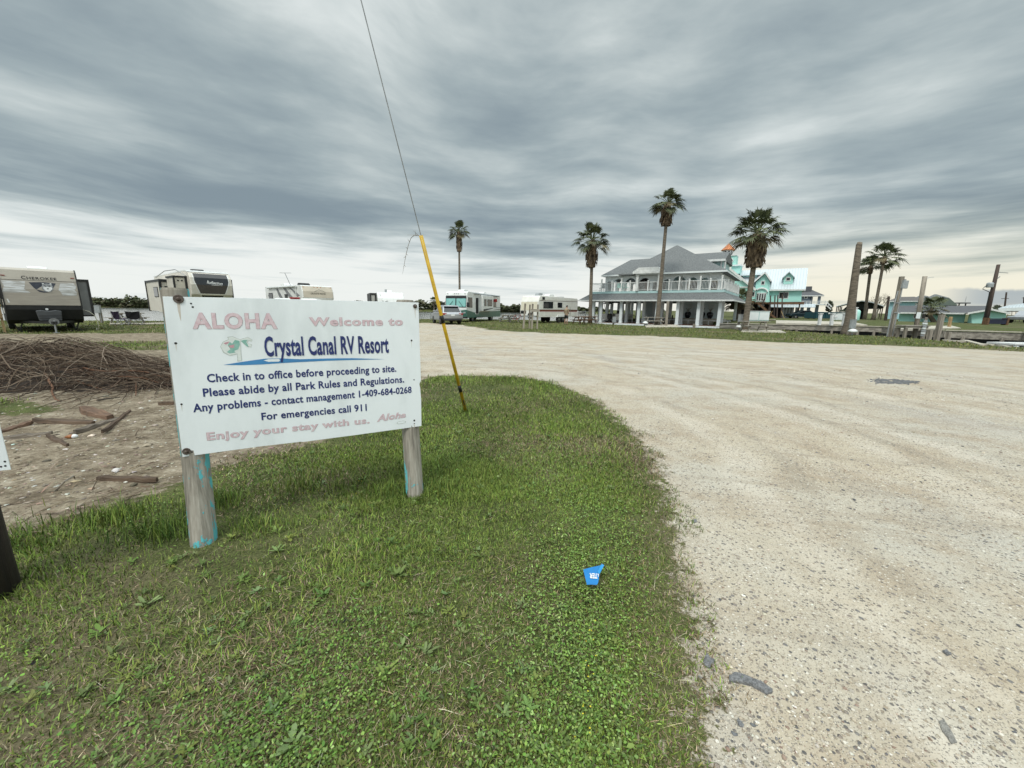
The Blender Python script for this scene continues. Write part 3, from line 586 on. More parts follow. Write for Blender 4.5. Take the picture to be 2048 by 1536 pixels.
part('post', M['post2'], sign, round_post(1.352, 0.064, 1.520), smooth=False)
pw = pmat('white_sign_sheet', (0.77, 0.81, 0.835), (0.66, 0.70, 0.72), 3.0, 0.5, bump=0.12, bscale=7, stretch=(1, 1, 0.4), lo=0.30, hi=0.55)
tl, tr, br, bl = [sgn(*p) for p in ((325,593),(837,605),(843,852),(365,914))]
edge = [bl, sgn(520,893), sgn(602,883.5), sgn(606,884), sgn(720,869), br, sgn(842.4,800), sgn(840.5,776), sgn(838.8,768), sgn(842,760), sgn(839.5,690), tr, sgn(700,601.5), sgn(500,596.2), tl, sgn(344,750)]
part('panel', pw, sign, lambda b: b.py(edge, 0.0, 0.004), 0.0008)
navy = pmat('navy_lettering', (0.016, 0.030, 0.150), (0.012, 0.022, 0.12), 6, 0.45)
pink = pmat('faded_pink_lettering', (0.585, 0.415, 0.455), (0.66, 0.54, 0.57), 40, 0.6)
pinke = pmat('peeling_letter_edges', (0.30, 0.20, 0.21), (0.55, 0.42, 0.44), 70, 0.6)
def line(name, body, b0, b1, c0, c1, m, y, offset=0.0, shear=0.0, space=1.0):
    a0, a1, h0, h1 = sgn(*b0), sgn(*b1), sgn(*c0), sgn(*c1); H0, H1 = h0[1]-a0[1], h1[1]-a1[1]
    fn = lambda u, v: (a0[0]+(a1[0]-a0[0])*u, y, a0[1]+(a1[1]-a0[1])*u+(H0+(H1-H0)*u)*v)
    mb = MB(); letter(mb, body, fn, offset=offset, shear=shear, space=space); return mb.build(name, m, sign)
Z8 = lambda x, y: (330+x/3.864, 560+y/3.864)
def both(body, b0, b1, c0, c1, off, shear=0.0, space=1.0):
    line('lettering', body, Z8(*b0), Z8(*b1), Z8(*c0), Z8(*c1), pinke, -0.0012, off+0.014, shear, space)
    line('lettering', body, Z8(b0[0]+3, b0[1]-1), Z8(b1[0]-3, b1[1]-1), Z8(*c0), Z8(*c1), pink, -0.0020, off-0.002, shear, space)
both('ALOHA', (215,378), (872,378), (215,252), (872,258), 0.034, 0, 1.14)
both('Welcome to', (1115,356), (1840,352), (1115,287), (1840,290), 0.030, 0, 1.12)
both('Enjoy your stay with us.', (325,1241), (1582,1107), (325,1178), (1582,1058), 0.022, 0, 1.08)
both('Aloha', (1637,1097), (1862,1061), (1637,1040), (1862,1018), 0.024, 0.25, 1.05)
line('lettering', 'Crystal Canal RV Resort', Z8(775,592), Z8(1730,562), Z8(775,437), Z8(1730,432), navy, -0.0028, 0.028, 0, 1.05)
line('lettering', 'Check in to office before proceeding to site.', Z8(328,792), Z8(1788,709), Z8(328,727), Z8(1788,656), navy, -0.0016, 0.025, 0, 1.05)
line('lettering', 'Please abide by all Park Rules and Regulations.', Z8(297,903), Z8(1848,792), Z8(297,838), Z8(1848,740), navy, -0.0016, 0.025, 0, 1.05)
line('lettering', 'Any problems - contact management 1-409-684-0268', Z8(220,1022), Z8(1906,872), Z8(220,957), Z8(1906,822), navy, -0.0016, 0.025, 0, 1.05)
line('lettering', 'For emergencies call 911', Z8(748,1084), Z8(1560,1010), Z8(748,1026), Z8(1560,957), navy, -0.0016, 0.025, 0, 1.05)
def decal(name, pts, m, y, parent=sign):
    p = [sgn(*Z8(*q)) for q in pts]; return MB().add([(a, y, c) for a, c in p], [list(range(len(p)))]).build(name, m, parent)
blue = pmat('sky_blue_swoosh', (0.050, 0.235, 0.500), (0.045, 0.20, 0.43), 3, 0.45); pale = pmat('pale_peeled_patch', (0.70, 0.74, 0.72), (0.62, 0.66, 0.64), 30, 0.5)
rimm = pmat('peeled_patch_rim', (0.44, 0.48, 0.46), (0.58, 0.62, 0.60), 50, 0.6); tealp = pmat('faded_green_print', (0.19, 0.40, 0.34), (0.27, 0.46, 0.41), 40, 0.6); rosep = pmat('faded_rose_print', (0.50, 0.25, 0.29), (0.55, 0.32, 0.36), 40, 0.6)
decal('swoosh', [(450,656),(560,638),(680,620),(780,607),(900,606),(1050,612),(1250,606),(1450,604),(1700,612),(1450,618),(1250,624),(1050,634),(900,642),(760,652),(600,658)], blue, -0.0010)
decal('swoosh_gap', [(762,622),(800,612),(880,610),(890,618),(882,630),(800,632)], pw, -0.0014)
decal('palm_emblem_rim', [(426,515),(445,478),(490,458),(480,440),(520,434),(580,458),(640,440),(678,462),(668,478),(646,470),(640,488),(672,498),(668,522),(640,515),(612,498),(586,470),(590,560),(596,625),(560,630),(556,575),(500,588),(450,562)], rimm, -0.0008)
decal('palm_emblem_patch', [(432,515),(450,482),(495,462),(490,444),(520,439),(580,462),(640,446),(668,462),(640,466),(632,486),(666,500),(662,516),(640,509),(614,490),(582,464),(584,560),(590,620),(566,624),(562,568),(500,581),(456,556)], pale, -0.0012)
decal('palm_emblem_leaf', [(485,505),(500,478),(520,492),(540,462),(575,470),(580,500),(566,535),(535,548),(545,560),(500,568),(478,556),(505,535)], tealp, -0.0016)
decal('palm_emblem_leaf', [(586,470),(610,462),(640,462),(628,480),(640,500),(645,520),(622,505)], tealp, -0.0016)
decal('palm_emblem_flower', [(492,508),(515,502),(540,498),(530,512),(540,520),(512,526),(500,518)], rosep, -0.0022)
decal('palm_emblem_flower', [(452,488),(480,478),(500,476),(488,488),(470,498)], rosep, -0.0022)
decal('peeled_ring', [(1788,1106),(1800,1094),(1840,1086),(1864,1092),(1858,1104),(1830,1112),(1800,1114)], rimm, -0.0008)
decal('peeled_ring_inside', [(1795,1105),(1804,1097),(1838,1090),(1857,1094),(1852,1102),(1828,1108),(1802,1110)], pw, -0.0012)
rust = pmat('rusty_washer', (0.15, 0.125, 0.11), (0.075, 0.052, 0.04), 60, 0.7, 0.4)
for (px, py, r) in ((357,598,0.024), (830,612.5,0.015), (373,902.5,0.020)):
    x, z = sgn(px, py)
    w = part('washer', rust, sign, lambda b: b.lathe([(r, -0.001), (r, -0.005), (r*0.9, -0.007), (r*0.5, -0.0055), (r*0.45, -0.006)], (x, 0, z), 16, 'y'))
    part('bolt_head', rust, w, lambda b: b.lathe([(r*0.42, -0.006), (r*0.40, -0.013), (r*0.2, -0.015)], (x, 0, z), 10, 'y'))
for (px, py, r) in ((351.5,686.5,0.0055), (363,808.5,0.0045), (823,681,0.0055), (828,759.5,0.004), (828.5,841,0.006), (828.5,847,0.0035), (384,904,0.004), (382,607,0.004), (385.5,614,0.0045)):
    x, z = sgn(px, py)
    part('hole', M['black'], sign, lambda b: b.lathe([(r*1.25, -0.0006), (r*0.95, -0.0016), (r*0.3, -0.0018)], (x, 0, z), 9, 'y'))
stain = pmat('rust_run', (0.52, 0.46, 0.39), (0.66, 0.66, 0.64), 40, 0.6, stretch=(1, 1, 0.2))
for (px, py, w_, h_) in ((357,607,.007,.10), (830,617,.005,.075), (828.5,849,.003,.03), (351.5,688,.0025,.045), (363,810,.002,.04), (823,683,.0025,.05)):
    x, z = sgn(px, py); part('rust_run', stain, sign, lambda b: b.add([(x-w_, -.0005, z), (x+w_, -.0005, z), (x+w_*.7, -.0005, z-h_*.5), (x+w_*.15, -.0005, z-h_), (x-w_*.3, -.0005, z-h_*.8), (x-w_*.9, -.0005, z-h_*.4)], [(0,1,2,3,4,5)]))
# ------------------------------------------------------------------ dark utility pole at the lawn corner, its small sign, its guy wire
PX, PY = -2.655, 1.66
G0 = at(932.5, 827, z=0.0)
n1 = (at(933, 826, Y=1)-EYEV).cross(at(712, 0, Y=1)-EYEV)
ztop = EYE-(n1.x*PX+n1.y*PY)/n1.z
print('GUY TOP', ztop)
ztop = min(max(ztop, 5.0), 12.0)
pole = thing('utility_pole', 'thick dark creosoted pole standing at the corner of the lawn beside the brush pile', 'utility pole', (PX, PY, 0))
part('shaft', M['creosote'], pole, lambda b: b.lathe([(0.152, -0.2), (0.148, 0.3), (0.143, 1.2), (0.125, ztop*0.6), (0.105, ztop+0.5)], (0, 0, 0), 20), smooth=True)
pc = at(22.5, 939, Y=1.60); rr_ = Vector((0.93, 0.36, 0)); 
sg = thing('metal_sign', 'corner of a plain white metal sign fixed to the dark pole', 'sign', pc, math.atan2(0.36, 0.93))
part('sheet', pw, sg, lambda b: b.py([(0, 0), (0, 0.62), (-0.62, 0.64), (-0.62, 0.0)], -0.002, 0.001), 0.0006)
for hx, hz_ in ((-0.014, 0.020), (-0.028, 0.018), (-0.012, 0.040)):
    part('hole', M['black'], sg, lambda b: b.lathe([(0.0045, -0.0026), (0.003, -0.0034)], (hx, 0, hz_), 8, 'y'))
GT = Vector((PX+0.11, PY+0.08, ztop))
gw = thing('guy_wire', 'steel guy wire in a yellow plastic guard rising from the lawn behind the sign', 'guy wire', G0)
def along(t): return (GT-G0)*t
def tpix(py):
    best = min(np.linspace(0, 1, 4001), key=lambda t: abs(768-FPX*float(np.dot(np.array(G0+along(t)-EYEV), UPV))/float(np.dot(np.array(G0+along(t)-EYEV), FWD))-py) if float(np.dot(np.array(G0+along(t)-EYEV), FWD)) > 0.2 else 1e9)
    return float(best)
t_top, t_b1, t_b2, t_s = tpix(471), tpix(638), tpix(777), tpix(800)
print('guy', t_top, t_b1, t_b2, (GT-G0).length)
dirg = (GT-G0).normalized()
part('cable', M['steel'], gw, lambda b: b.tube([along(-0.02), along(1.0)], 0.0055, 6))
part('guard', M['yellow'], gw, lambda b: b.tube([along(0.004), along(t_top*0.4), along(t_top)], [0.0225, 0.0215, 0.021], 12), smooth=True)
for t_ in (t_b1, t_b2):
    part('band', M['black'], gw, lambda b: b.tube([along(t_)-dirg*0.05, along(t_)+dirg*0.05], 0.0242, 12), smooth=True)
part('slit', M['dark'], gw, lambda b: b.bar(along(0.012)+Vector((0.006, -0.022, 0.01)), along(t_s)+Vector((0.006, -0.022, 0.008)), 0.012, 0.010))
part('anchor_eye', M['steel'], gw, lambda b: b.tube([(0, 0, -0.1), dirg*0.10], 0.012, 8))
vt = G0+along(t_top); Yv = vt.y
vine = MB(); vp = [at(x, y, Y=Yv) for x, y in ((838,471),(829,470),(822,476),(817,489),(813,505),(809,525),(805,548))]
vine.tube(vp, [0.004,0.004,0.0035,0.003,0.003,0.0025,0.001], 5)
for a, b_ in (((836,470),(826,461)), ((834,470),(814,470)), ((832,472),(830,461)), ((819,483),(815,478)), ((815,497),(811,494)), ((811,513),(807,516)), ((812,507),(816,511)), ((808,530),(812,534))):
    vine.tube([at(*a, Y=Yv), at(*b_, Y=Yv-0.03)], [0.003, 0.001], 4)
tag(vine.build('dry_vine', M['oldwood']), 'thin dry vine tendril hanging from the top of the yellow guard', 'vine')
# ------------------------------------------------------------------ blue marker flag on the lawn
flagm = pmat('blue_plastic_film', (0.006, 0.19, 0.50), (0.005, 0.155, 0.42), 8, 0.35)
flagl = pmat('blue_plastic_fold', (0.02, 0.27, 0.60), (0.015, 0.23, 0.52), 8, 0.35)
f0 = at(1187, 1150, z=0.05)
fl = thing('marker_flag', 'small bright blue plastic marker flag lying in the grass with white upside down letters', 'flag', f0)
Z9 = lambda x, y: (1100+x/10.24, 1080+y/10.24)
def fz(x, y): return 0.078+0.022*(1-(y-480)/450.0)
def fpt(x, y, dz=0.0): return at(*Z9(x, y), z=fz(x, y)+dz)-f0
fo = [(680,605),(760,580),(860,555),(960,535),(1040,515),(1025,600),(1015,690),(985,880),(955,920),(860,912),(755,915),(728,800),(700,690)]
part('sheet', flagm, fl, lambda b: b.add([fpt(*p) for p in fo]+[fpt(*p, -0.002) for p in fo], [list(range(13)), list(range(25, 12, -1))]+[(i, i+13, (i+1) % 13+13, (i+1) % 13) for i in range(13)]))
part('fold', flagl, fl, lambda b: b.add([fpt(1040,512,0.012), fpt(1060,480,0.016), fpt(1108,515,0.018), fpt(1060,610,0.012), fpt(1012,700,0.006), fpt(972,650,0.003)], [(0,1,2,3,4,5)]))
part('wire_stem', M['steel'], fl, lambda b: b.tube([fpt(1050,490,.018), fpt(1110,515,.014), fpt(1190,620,-.01), fpt(1260,760,-.05)], .0011, 5))
lm = MB(); letter(lm, 'TER', lambda u, v: fpt(968-165*u+8*(1-v), 685+(790-685)*v-8*u, 0.0025), offset=0.03); lm.build('lettering', M['white'], fl)
lm = MB(); lm.add([fpt(972,700,0.0025), fpt(982,680,0.0025), fpt(1000,705,0.0025), fpt(992,745,0.0025), fpt(980,760,0.0025), fpt(985,720,0.0025)], [(0,1,2,3,4,5)]); lm.build('lettering', M['white'], fl)
# ------------------------------------------------------------------ brush pile and wood scraps
BC = Vector((-10.1, 8.05)); BA = Vector((0.965, -0.26)).normalized(); BB = Vector((-BA.y, BA.x))
def mound(x, y):
    q = Vector((x, y))-BC; a = q.dot(BA)/4.4; b_ = q.dot(BB)/1.45
    k = 1-(a*a+b_*b_)
    return 0.60*max(k, 0)**0.6*(1-0.35*max(a, 0))*(1+0.14*math.sin(x*2.1+y)+0.10*math.sin(x*5.3))
rb = random.Random(5); V_, F_, C_ = [], [], []
mb = MB(); cols = []
TW = [(0.095,0.066,0.046),(0.15,0.112,0.080),(0.065,0.044,0.032),(0.20,0.158,0.12),(0.11,0.074,0.052),(0.042,0.029,0.022)]
def twig(p, head, ln, r, u, arch, c, curl):
    pts = []; m_ = 9; x, y = p
    for i in range(m_):
        s_ = i/(m_-1); h = mound(x, y)
        pts.append((x, y, gz0+max(0.012, h*u+arch*math.sin(math.pi*s_)+rb.gauss(0, 0.012))))
        head += curl+rb.gauss(0, 0.10); x += math.cos(head)*ln/(m_-1); y += math.sin(head)*ln/(m_-1)
    n0 = len(mb.v); mb.tube(pts, [r*(1-0.65*i/(m_-1)) for i in range(m_)], 4, False); k = 0.8+0.4*rb.random()
    cols.extend([[c[0]*k, c[1]*k, c[2]*k]]*(len(mb.v)-n0))
gz0 = 0.0; ah = math.atan2(BA.y, BA.x)
for i in range(2300):
    a = rb.uniform(-1, 1); b_ = rb.uniform(-1, 1)*math.sqrt(max(0, 1-a*a)); p = BC+BA*(a*4.3)+BB*(b_*1.4)
    long_ = rb.random() < 0.10
    twig((p.x, p.y), ah+rb.gauss(0, 0.65)+(math.pi if rb.random() < 0.5 else 0), rb.uniform(1.2, 2.8) if long_ else rb.uniform(0.5, 1.7), rb.uniform(0.0035, 0.009)*(1.5 if rb.random() < 0.08 else 1), math.sqrt(rb.random())*1.04, rb.uniform(0, 0.10)+(0.16*rb.random() if long_ else 0), rb.choice(TW), rb.gauss(0, 0.09))
for i in range(16):                                               # thick reddish stems at the right end
    p0 = BC+BA*rb.uniform(1.6, 2.8)+BB*rb.uniform(-0.9, 0.5)
    twig((p0.x, p0.y), ah+rb.gauss(0, 0.12), rb.uniform(1.2, 2.4), rb.uniform(0.014, 0.028), rb.uniform(0.3, 0.95), rb.uniform(0, 0.08), (0.150, 0.080, 0.050), rb.gauss(0, 0.03))
for i in range(46):                                               # pale long whips over the top and out of the sides
    a = rb.uniform(-0.9, 1.0); p = BC+BA*(a*4.2)+BB*rb.uniform(-1.2, 0.9)
    twig((p.x, p.y), ah+rb.gauss(0, 0.8)+(math.pi if rb.random() < 0.4 else 0), rb.uniform(1.0, 2.3), rb.uniform(0.004, 0.008), rb.uniform(0.9, 1.15), rb.uniform(0.03, 0.22), (0.27, 0.215, 0.165), rb.gauss(0, 0.2))
bp = thing('brush_pile', 'long low heap of dry brown twigs and branches on the dirt', 'brush pile', (BC.x, BC.y, 0))
tv = np.array(mb.v)-np.array([BC.x, BC.y, 0]); o = mesh_np('twigs', tv, np.array(mb.f), M['tint_twig'], cols=np.array(cols), smooth=True); o.parent = bp
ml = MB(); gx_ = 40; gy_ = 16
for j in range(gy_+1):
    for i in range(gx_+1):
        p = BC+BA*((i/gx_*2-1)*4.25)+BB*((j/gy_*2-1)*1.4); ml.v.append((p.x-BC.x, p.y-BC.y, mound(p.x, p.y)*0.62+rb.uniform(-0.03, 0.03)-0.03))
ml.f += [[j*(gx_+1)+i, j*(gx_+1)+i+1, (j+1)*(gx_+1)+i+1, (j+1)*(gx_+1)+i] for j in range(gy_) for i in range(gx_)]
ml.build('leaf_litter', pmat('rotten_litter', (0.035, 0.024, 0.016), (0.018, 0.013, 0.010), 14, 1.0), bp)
scrapm = [pmat('scrap_wood_%s' % k, c, tuple(x*0.45 for x in c), 14, 0.95, bump=0.6, stretch=(0.15, 1, 1)) for k, c in (('grey', (0.20, 0.165, 0.13)), ('brown', (0.135, 0.090, 0.060)), ('red', (0.19, 0.115, 0.075)))]
def scrap(p, q, w, h, k, label, dz=0.01):
    a, b_ = at(*p, z=0.0), at(*q, z=0.0); c = (a+b_)/2; L_ = (b_-a).length
    t_ = thing('wood_scrap', label, 'wood scrap', (c.x, c.y, gz(c.x, c.y)+dz), math.atan2(b_.y-a.y, b_.x-a.x), 'wood scraps on the dirt')
    def fn(b):
        m_ = 8
        for i in range(m_+1):
            x = (i/m_-0.5)*L_; ww = w/2*(1-0.55*abs(i/m_*2-1)**3)*(1+rb.uniform(-.18, .18)); zz = rb.uniform(-.008, .012)
            b.v += [(x, -ww, zz-0.02), (x, ww, zz-0.02), (x, ww*0.8, zz+h), (x, -ww*0.8, zz+h*rb.uniform(.6, 1))]
        b.f += [[i*4+j, i*4+(j+1) % 4, i*4+4+(j+1) % 4, i*4+4+j] for i in range(m_) for j in range(4)]+[[3,2,1,0], [m_*4+j for j in range(4)]]
    part('board', scrapm[k], t_, fn)
scrap((0,879),(105,868),0.10,0.02,0,'long grey split board in the rubble nearest the white metal sign')
scrap((70,846),(188,852),0.09,0.025,1,'brown board leading from the grass patch to the leaning log')
scrap((150,868),(238,842),0.07,0.025,0,'grey stick running under the tilted log end')
scrap((165,820),(222,842),0.15,0.05,2,'thick reddish log piece below the right of the brush pile')
scrap((95,873),(136,894),0.05,0.02,1,'short brown stick pointing at the white shell')
scrap((318,812),(352,811),0.05,0.03,1,'dark board end poking out behind the left sign post')
scrap((196,962),(315,966),0.05,0.018,1,'flat strip of bark along the lawn edge by the left sign post')
scrap((0,868),(64,846),0.08,0.02,2,'reddish board slanting up towards the brush pile')
scrap((205,870),(262,826),0.04,0.02,1,'thin dark stick beside the tilted log')
wt = MB(); pts = [at(112,981,z=0.01), at(130,962,z=0.10), at(147,952,z=0.10), at(150,958,z=0.03)]; wt.tube(pts, [0.008,0.007,0.006,0.004], 6)
tag(wt.build('dead_twig', M['oldwood']), 'bent dead twig arching up from the bare dirt', 'twig')
a = at(145, 876, z=0.0)
sh = thing('sea_shell', 'orange and white whelk shell lying by the grey boards', 'shell', (a.x, a.y, gz(a.x, a.y)+0.018), 0.3)
part('body', M['white'], sh, lambda b: b.lathe([(0.003, 0.052), (0.016, 0.044), (0.025, 0.028), (0.026, 0.011), (0.016, 0.0)], (0, 0, 0), 10, 'x'), smooth=True)
part('mouth', pmat('orange_shell', (0.34, 0.13, 0.04), (0.25, 0.09, 0.03), 20, 0.5), sh, lambda b: b.lathe([(0.020, 0.007), (0.025, -0.011), (0.020, -0.033), (0.003, -0.066)], (0, 0, 0), 10, 'x'), smooth=True)
# ------------------------------------------------------------------ asphalt bits
asph = pmat('old_asphalt', (0.30, 0.30, 0.305), (0.16, 0.162, 0.166), 70, 0.95, bump=0.9, bscale=160)
def chip(pts, h, label, grp='loose asphalt fragments'):
    w_ = [at(1348+x/2.866, 1000+y/2.866, z=0.0) for x, y in pts]; c = sum(w_, Vector())/len(w_); z0 = gz(c.x, c.y)
    t_ = MB(); k = len(w_); rim = [((p.x-c.x), (p.y-c.y)) for p in w_]
    fine_ = []
    for i in range(k):
        for s_ in (0, .33, .66):
            x = rim[i][0]*(1-s_)+rim[(i+1) % k][0]*s_; y = rim[i][1]*(1-s_)+rim[(i+1) % k][1]*s_; j = 1+rb.uniform(-.05, .05); fine_.append((x*j, y*j))
    m_ = len(fine_)
    t_.add([(x, y, -0.01) for x, y in fine_]+[(x*.98, y*.98, h*.6*rb.uniform(.7, 1.2)) for x, y in fine_]+[(x*.75, y*.75, h*rb.uniform(.75, 1.2)) for x, y in fine_]+[(0, 0, h)],
           [(i, (i+1) % m_, m_+(i+1) % m_, m_+i) for i in range(m_)]+[(m_+i, m_+(i+1) % m_, 2*m_+(i+1) % m_, 2*m_+i) for i in range(m_)]+[(2*m_+i, 2*m_+(i+1) % m_, 3*m_) for i in range(m_)])
    o = t_.build('asphalt_fragment', asph if 'pale' not in label else pmat('pale_worn_chip', (0.36, 0.345, 0.31), (0.24, 0.23, 0.21), 60, .95, bump=.8, bscale=150)); o.location = (c.x, c.y, z0); tag(o, label, 'asphalt piece', grp)
chip([(310,1010),(350,993),(430,1018),(500,1050),(562,1085),(566,1108),(530,1120),(480,1090),(440,1068),(380,1055),(320,1045)], 0.014, 'long flat grey slab of old asphalt on the gravel near the lawn edge')
chip([(165,930),(186,880),(205,905),(237,925),(225,945),(205,968),(175,955)], 0.012, 'small jagged grey asphalt piece beside the long slab')
chip([(100,118),(128,112),(134,128),(110,132)], 0.010, 'little grey stone close to the grass edge halfway up the lot')
chip([(358,1262),(380,1265),(402,1290),(396,1306),(370,1296)], 0.006, 'thin oval grey chip below the long asphalt slab')
chip([(1515,1275),(1545,1262),(1590,1330),(1625,1400),(1590,1405),(1565,1370),(1530,1320)], 0.006, 'pale worn chip half sunk in the gravel at the bottom right')
chip([(1535,870),(1560,865),(1590,888),(1565,895)], 0.012, 'dark oblong pebble alone in the lot above the sunken chip')
pt = [at(*p, z=0.0) for p in ((1728,760),(1755,757),(1790,758),(1812,761),(1836,763),(1838,766),(1815,769),(1780,768),(1750,767))]; c = sum(pt, Vector())/len(pt); t_ = MB()
for i in range(420):
    a, b_ = rb.random(), rb.random(); i0 = rb.randrange(len(pt)); q = c+(pt[i0]*(1-a)+pt[(i0+1) % len(pt)]*a-c)*math.sqrt(b_)*rb.uniform(.6, 1.12)
    s_ = rb.uniform(0.012, 0.034); t_.ball((q.x-c.x, q.y-c.y, s_*.1), (s_, s_*.8, s_*.45), 6)
o = t_.build('asphalt_patch', pmat('dark_asphalt', (0.15, 0.152, 0.158), (0.09, 0.092, 0.096), 30, 0.95)); o.location = (c.x, c.y, gz(c.x, c.y)); tag(o, 'dark patch of crumbled asphalt out in the pale gravel lot', 'asphalt patch')
# ------------------------------------------------------------------ camper vehicles: local x across, y backwards, z up, origin under the middle of the front
def wheel(parent, x, y, r, w, side=1, rimm=None):
    t_ = part('wheel', M['rubber'], parent, lambda b: b.lathe([(r*.6, x-w/2), (r*.94, x-w/2), (r, x-w/4), (r, x+w/4), (r*.94, x+w/2), (r*.6, x+w/2)], (0, y, r), 18, 'x'), smooth=False)
    xo = x+side*(w/2+0.004)
    part('rim', rimm or M['chrome'], t_, lambda b: b.lathe([(r*.62, xo-side*.02), (r*.60, xo), (r*.42, xo-side*.015), (r*.2, xo+side*.01), (r*.06, xo+side*.012)], (0, y, r), 14, 'x'))
    return t_
def pane(parent, x0, x1, y0, y1, z0, z1, fr='black', gl='glass', ax='x', d=0.02):
    """window with its frame, proud of a wall that faces +-x (ax x) or +-y"""
    if ax == 'x':
        f = bx('window', M[fr], parent, min(x0, x0+d), max(x0, x0+d), y0, y1, z0, z1, 0.01); e = abs(d)*0.5*(1 if d > 0 else -1)
        g_ = 0.05; bx('pane', M[gl], f, min(x0+d*.5, x0+d+e*.4), max(x0+d*.5, x0+d+e*.4), y0+g_, y1-g_, z0+g_, z1-g_)
    else:
        f = bx('window', M[fr], parent, x0, x1, min(y0, y0+d), max(y0, y0+d), z0, z1, 0.01); e = abs(d)*0.5*(1 if d > 0 else -1)
        g_ = 0.05; bx('pane', M[gl], f, x0+g_, x1-g_, min(y0+d*.5, y0+d+e*.4), max(y0+d*.5, y0+d+e*.4), z0+g_, z1-g_)
    return f
def rv(name, label, px, py, Y, back, cat='camper', grp='campers parked along the lagoon'):
    o = at(px, py, Y=Y); return thing(name, label, cat, (o.x, o.y, 0), dirv(*back), grp)
def skin_fn(zs, ys):
    def f(z): return float(np.interp(z, zs, ys))
    return f
def patch(b, fy, zs, xl, xr, eps):
    k = 9
    o = len(b.v)
    for z in zs:
        for i in range(k+1): b.v.append((xl(z)+(xr(z)-xl(z))*i/k, fy(z)-eps, z))
    for j in range(len(zs)-1):
        for i in range(k): a = o+j*(k+1)+i; b.f.append([a, a+1, a+k+2, a+k+1])
def acunit(parent, x, y, z, m='rvwhite', l=0.75):
    return part('air_conditioner', M[m], parent, lambda b: b.px([(y, z), (y+.05, z+.16), (y+.2, z+.26), (y+l, z+.28), (y+l+.12, z+.2), (y+l+.15, z)], x-.35, x+.35), 0.03)
# --- travel trailer with the dog head on its nose
tt = rv('travel_trailer', 'tan travel trailer with a dog head emblem on its nose, wooden steps beside it', 101, 660, 19.6, (-0.80, 0.60))
muralm = pmat('taupe_mural', (0.38, 0.345, 0.295), (0.32, 0.29, 0.25), 3, 0.35, stretch=(0.4, 1, 3)); tauper = pmat('tan_nose_panel', (0.46, 0.425, 0.365), (0.42, 0.385, 0.33), 1.5, 0.35)
W2 = 1.25; fyc = skin_fn([1.33, 2.1, 3.0, 3.12], [0.0, 0.02, 0.20, 0.30])
part('body', tauper, tt, lambda b: b.px([(0, 1.33), (0.02, 2.1), (0.20, 3.0), (0.30, 3.1), (8.2, 3.1), (8.2, 1.33)], -W2, W2))
part('shell_and_under_shade', M['dark'], tt, lambda b: b.px([(0.0, 1.325), (0.0, 1.12), (0.25, 0.62), (0.9, 0.42), (8.2, 0.42), (8.2, 1.325)], -W2, W2))  # black lower front, drawn deeper to stand in for shade under the trailer
for s in (-1, 1):
    part('corner_trim', M['black'], tt, lambda b: b.px([(-0.03, 1.2), (-0.03, 1.33), (-0.012, 2.1), (0.175, 3.0), (0.30, 3.13), (0.40, 3.13), (0.30, 2.98), (0.12, 2.1), (0.10, 1.2)], s*W2-0.035*(s > 0)-0.012*(s < 0), s*W2+0.035*(s < 0)+0.012*(s > 0)))
part('mural_band', muralm, tt, lambda b: patch(b, fyc, [1.34, 1.6, 1.9, 2.1, 2.3, 2.52], lambda z: -1.2, lambda z: 1.2, 0.008))
smear = pmat('white_mural_streaks', (0.60, 0.62, 0.63), (0.36, 0.35, 0.33), 3.2, 0.4, stretch=(0.6, 1, 5), lo=0.4, hi=0.6)
part('mural_streak', smear, tt, lambda b: patch(b, fyc, [1.93, 2.1, 2.2, 2.47], lambda z: -1.17+0.05*math.sin(z*9), lambda z: -0.46+0.10*math.sin(z*14), 0.012))
part('mural_streak', smear, tt, lambda b: patch(b, fyc, [1.83, 2.0, 2.1, 2.3, 2.46], lambda z: 0.60+0.06*math.sin(z*11), lambda z: 1.14+0.04*math.sin(z*17), 0.012))
part('trim_line', M['black'], tt, lambda b: patch(b, fyc, [2.525, 2.54], lambda z: -1.2, lambda z: 1.2, 0.014))
def onc(x, z, e): return (x, fyc(z)-e, z)
lm = MB(); letter(lm, 'CHEROKEE', lambda u, v: onc(-0.56+1.12*u, 2.575+0.125*v*(1.25 if u < 0.12 else 1), 0.012), offset=0.012, space=1.1); lm.build('lettering', M['black'], tt)
em = part('emblem', pmat('emblem_night_blue', (0.018, 0.022, 0.035), (0.04, 0.045, 0.06), 9, 0.4), tt, lambda b: b.add([onc(x, z, 0.016) for x, z in ((-0.36,2.43),(0.10,2.46),(0.50,2.42),(0.44,2.30),(0.34,2.10),(0.22,1.98),(0.05,1.95),(-0.10,1.99),(-0.24,2.18))], [range(9)]))
def blob(name, m, pts, e): return MB().add([onc(x, z, e) for x, z in pts], [range(len(pts))]).build(name, m, em)
furg, furw = pmat('grey_fur_print', (0.30, 0.31, 0.32), (0.20, 0.21, 0.22), 12, 0.5), pmat('white_fur_print', (0.72, 0.73, 0.73), (0.62, 0.63, 0.63), 12, 0.5)
blob('dog_head', furg, [(0.02,2.14),(0.03,2.28),(0.05,2.36),(0.03,2.42),(0.08,2.43),(0.13,2.39),(0.20,2.41),(0.27,2.39),(0.33,2.43),(0.37,2.41),(0.35,2.34),(0.38,2.26),(0.38,2.12),(0.29,2.01),(0.20,1.98),(0.09,2.01)], 0.019)
blob('dog_muzzle', furw, [(0.06,2.16),(0.08,2.25),(0.15,2.22),(0.205,2.25),(0.26,2.22),(0.33,2.25),(0.35,2.14),(0.27,2.03),(0.20,2.00),(0.12,2.04)], 0.022)
for x in (0.085, 0.325): blob('dog_ear', furw, [(x-.03,2.37),(x+.03,2.37),(x+.02,2.415),(x-.02,2.415)], 0.022)
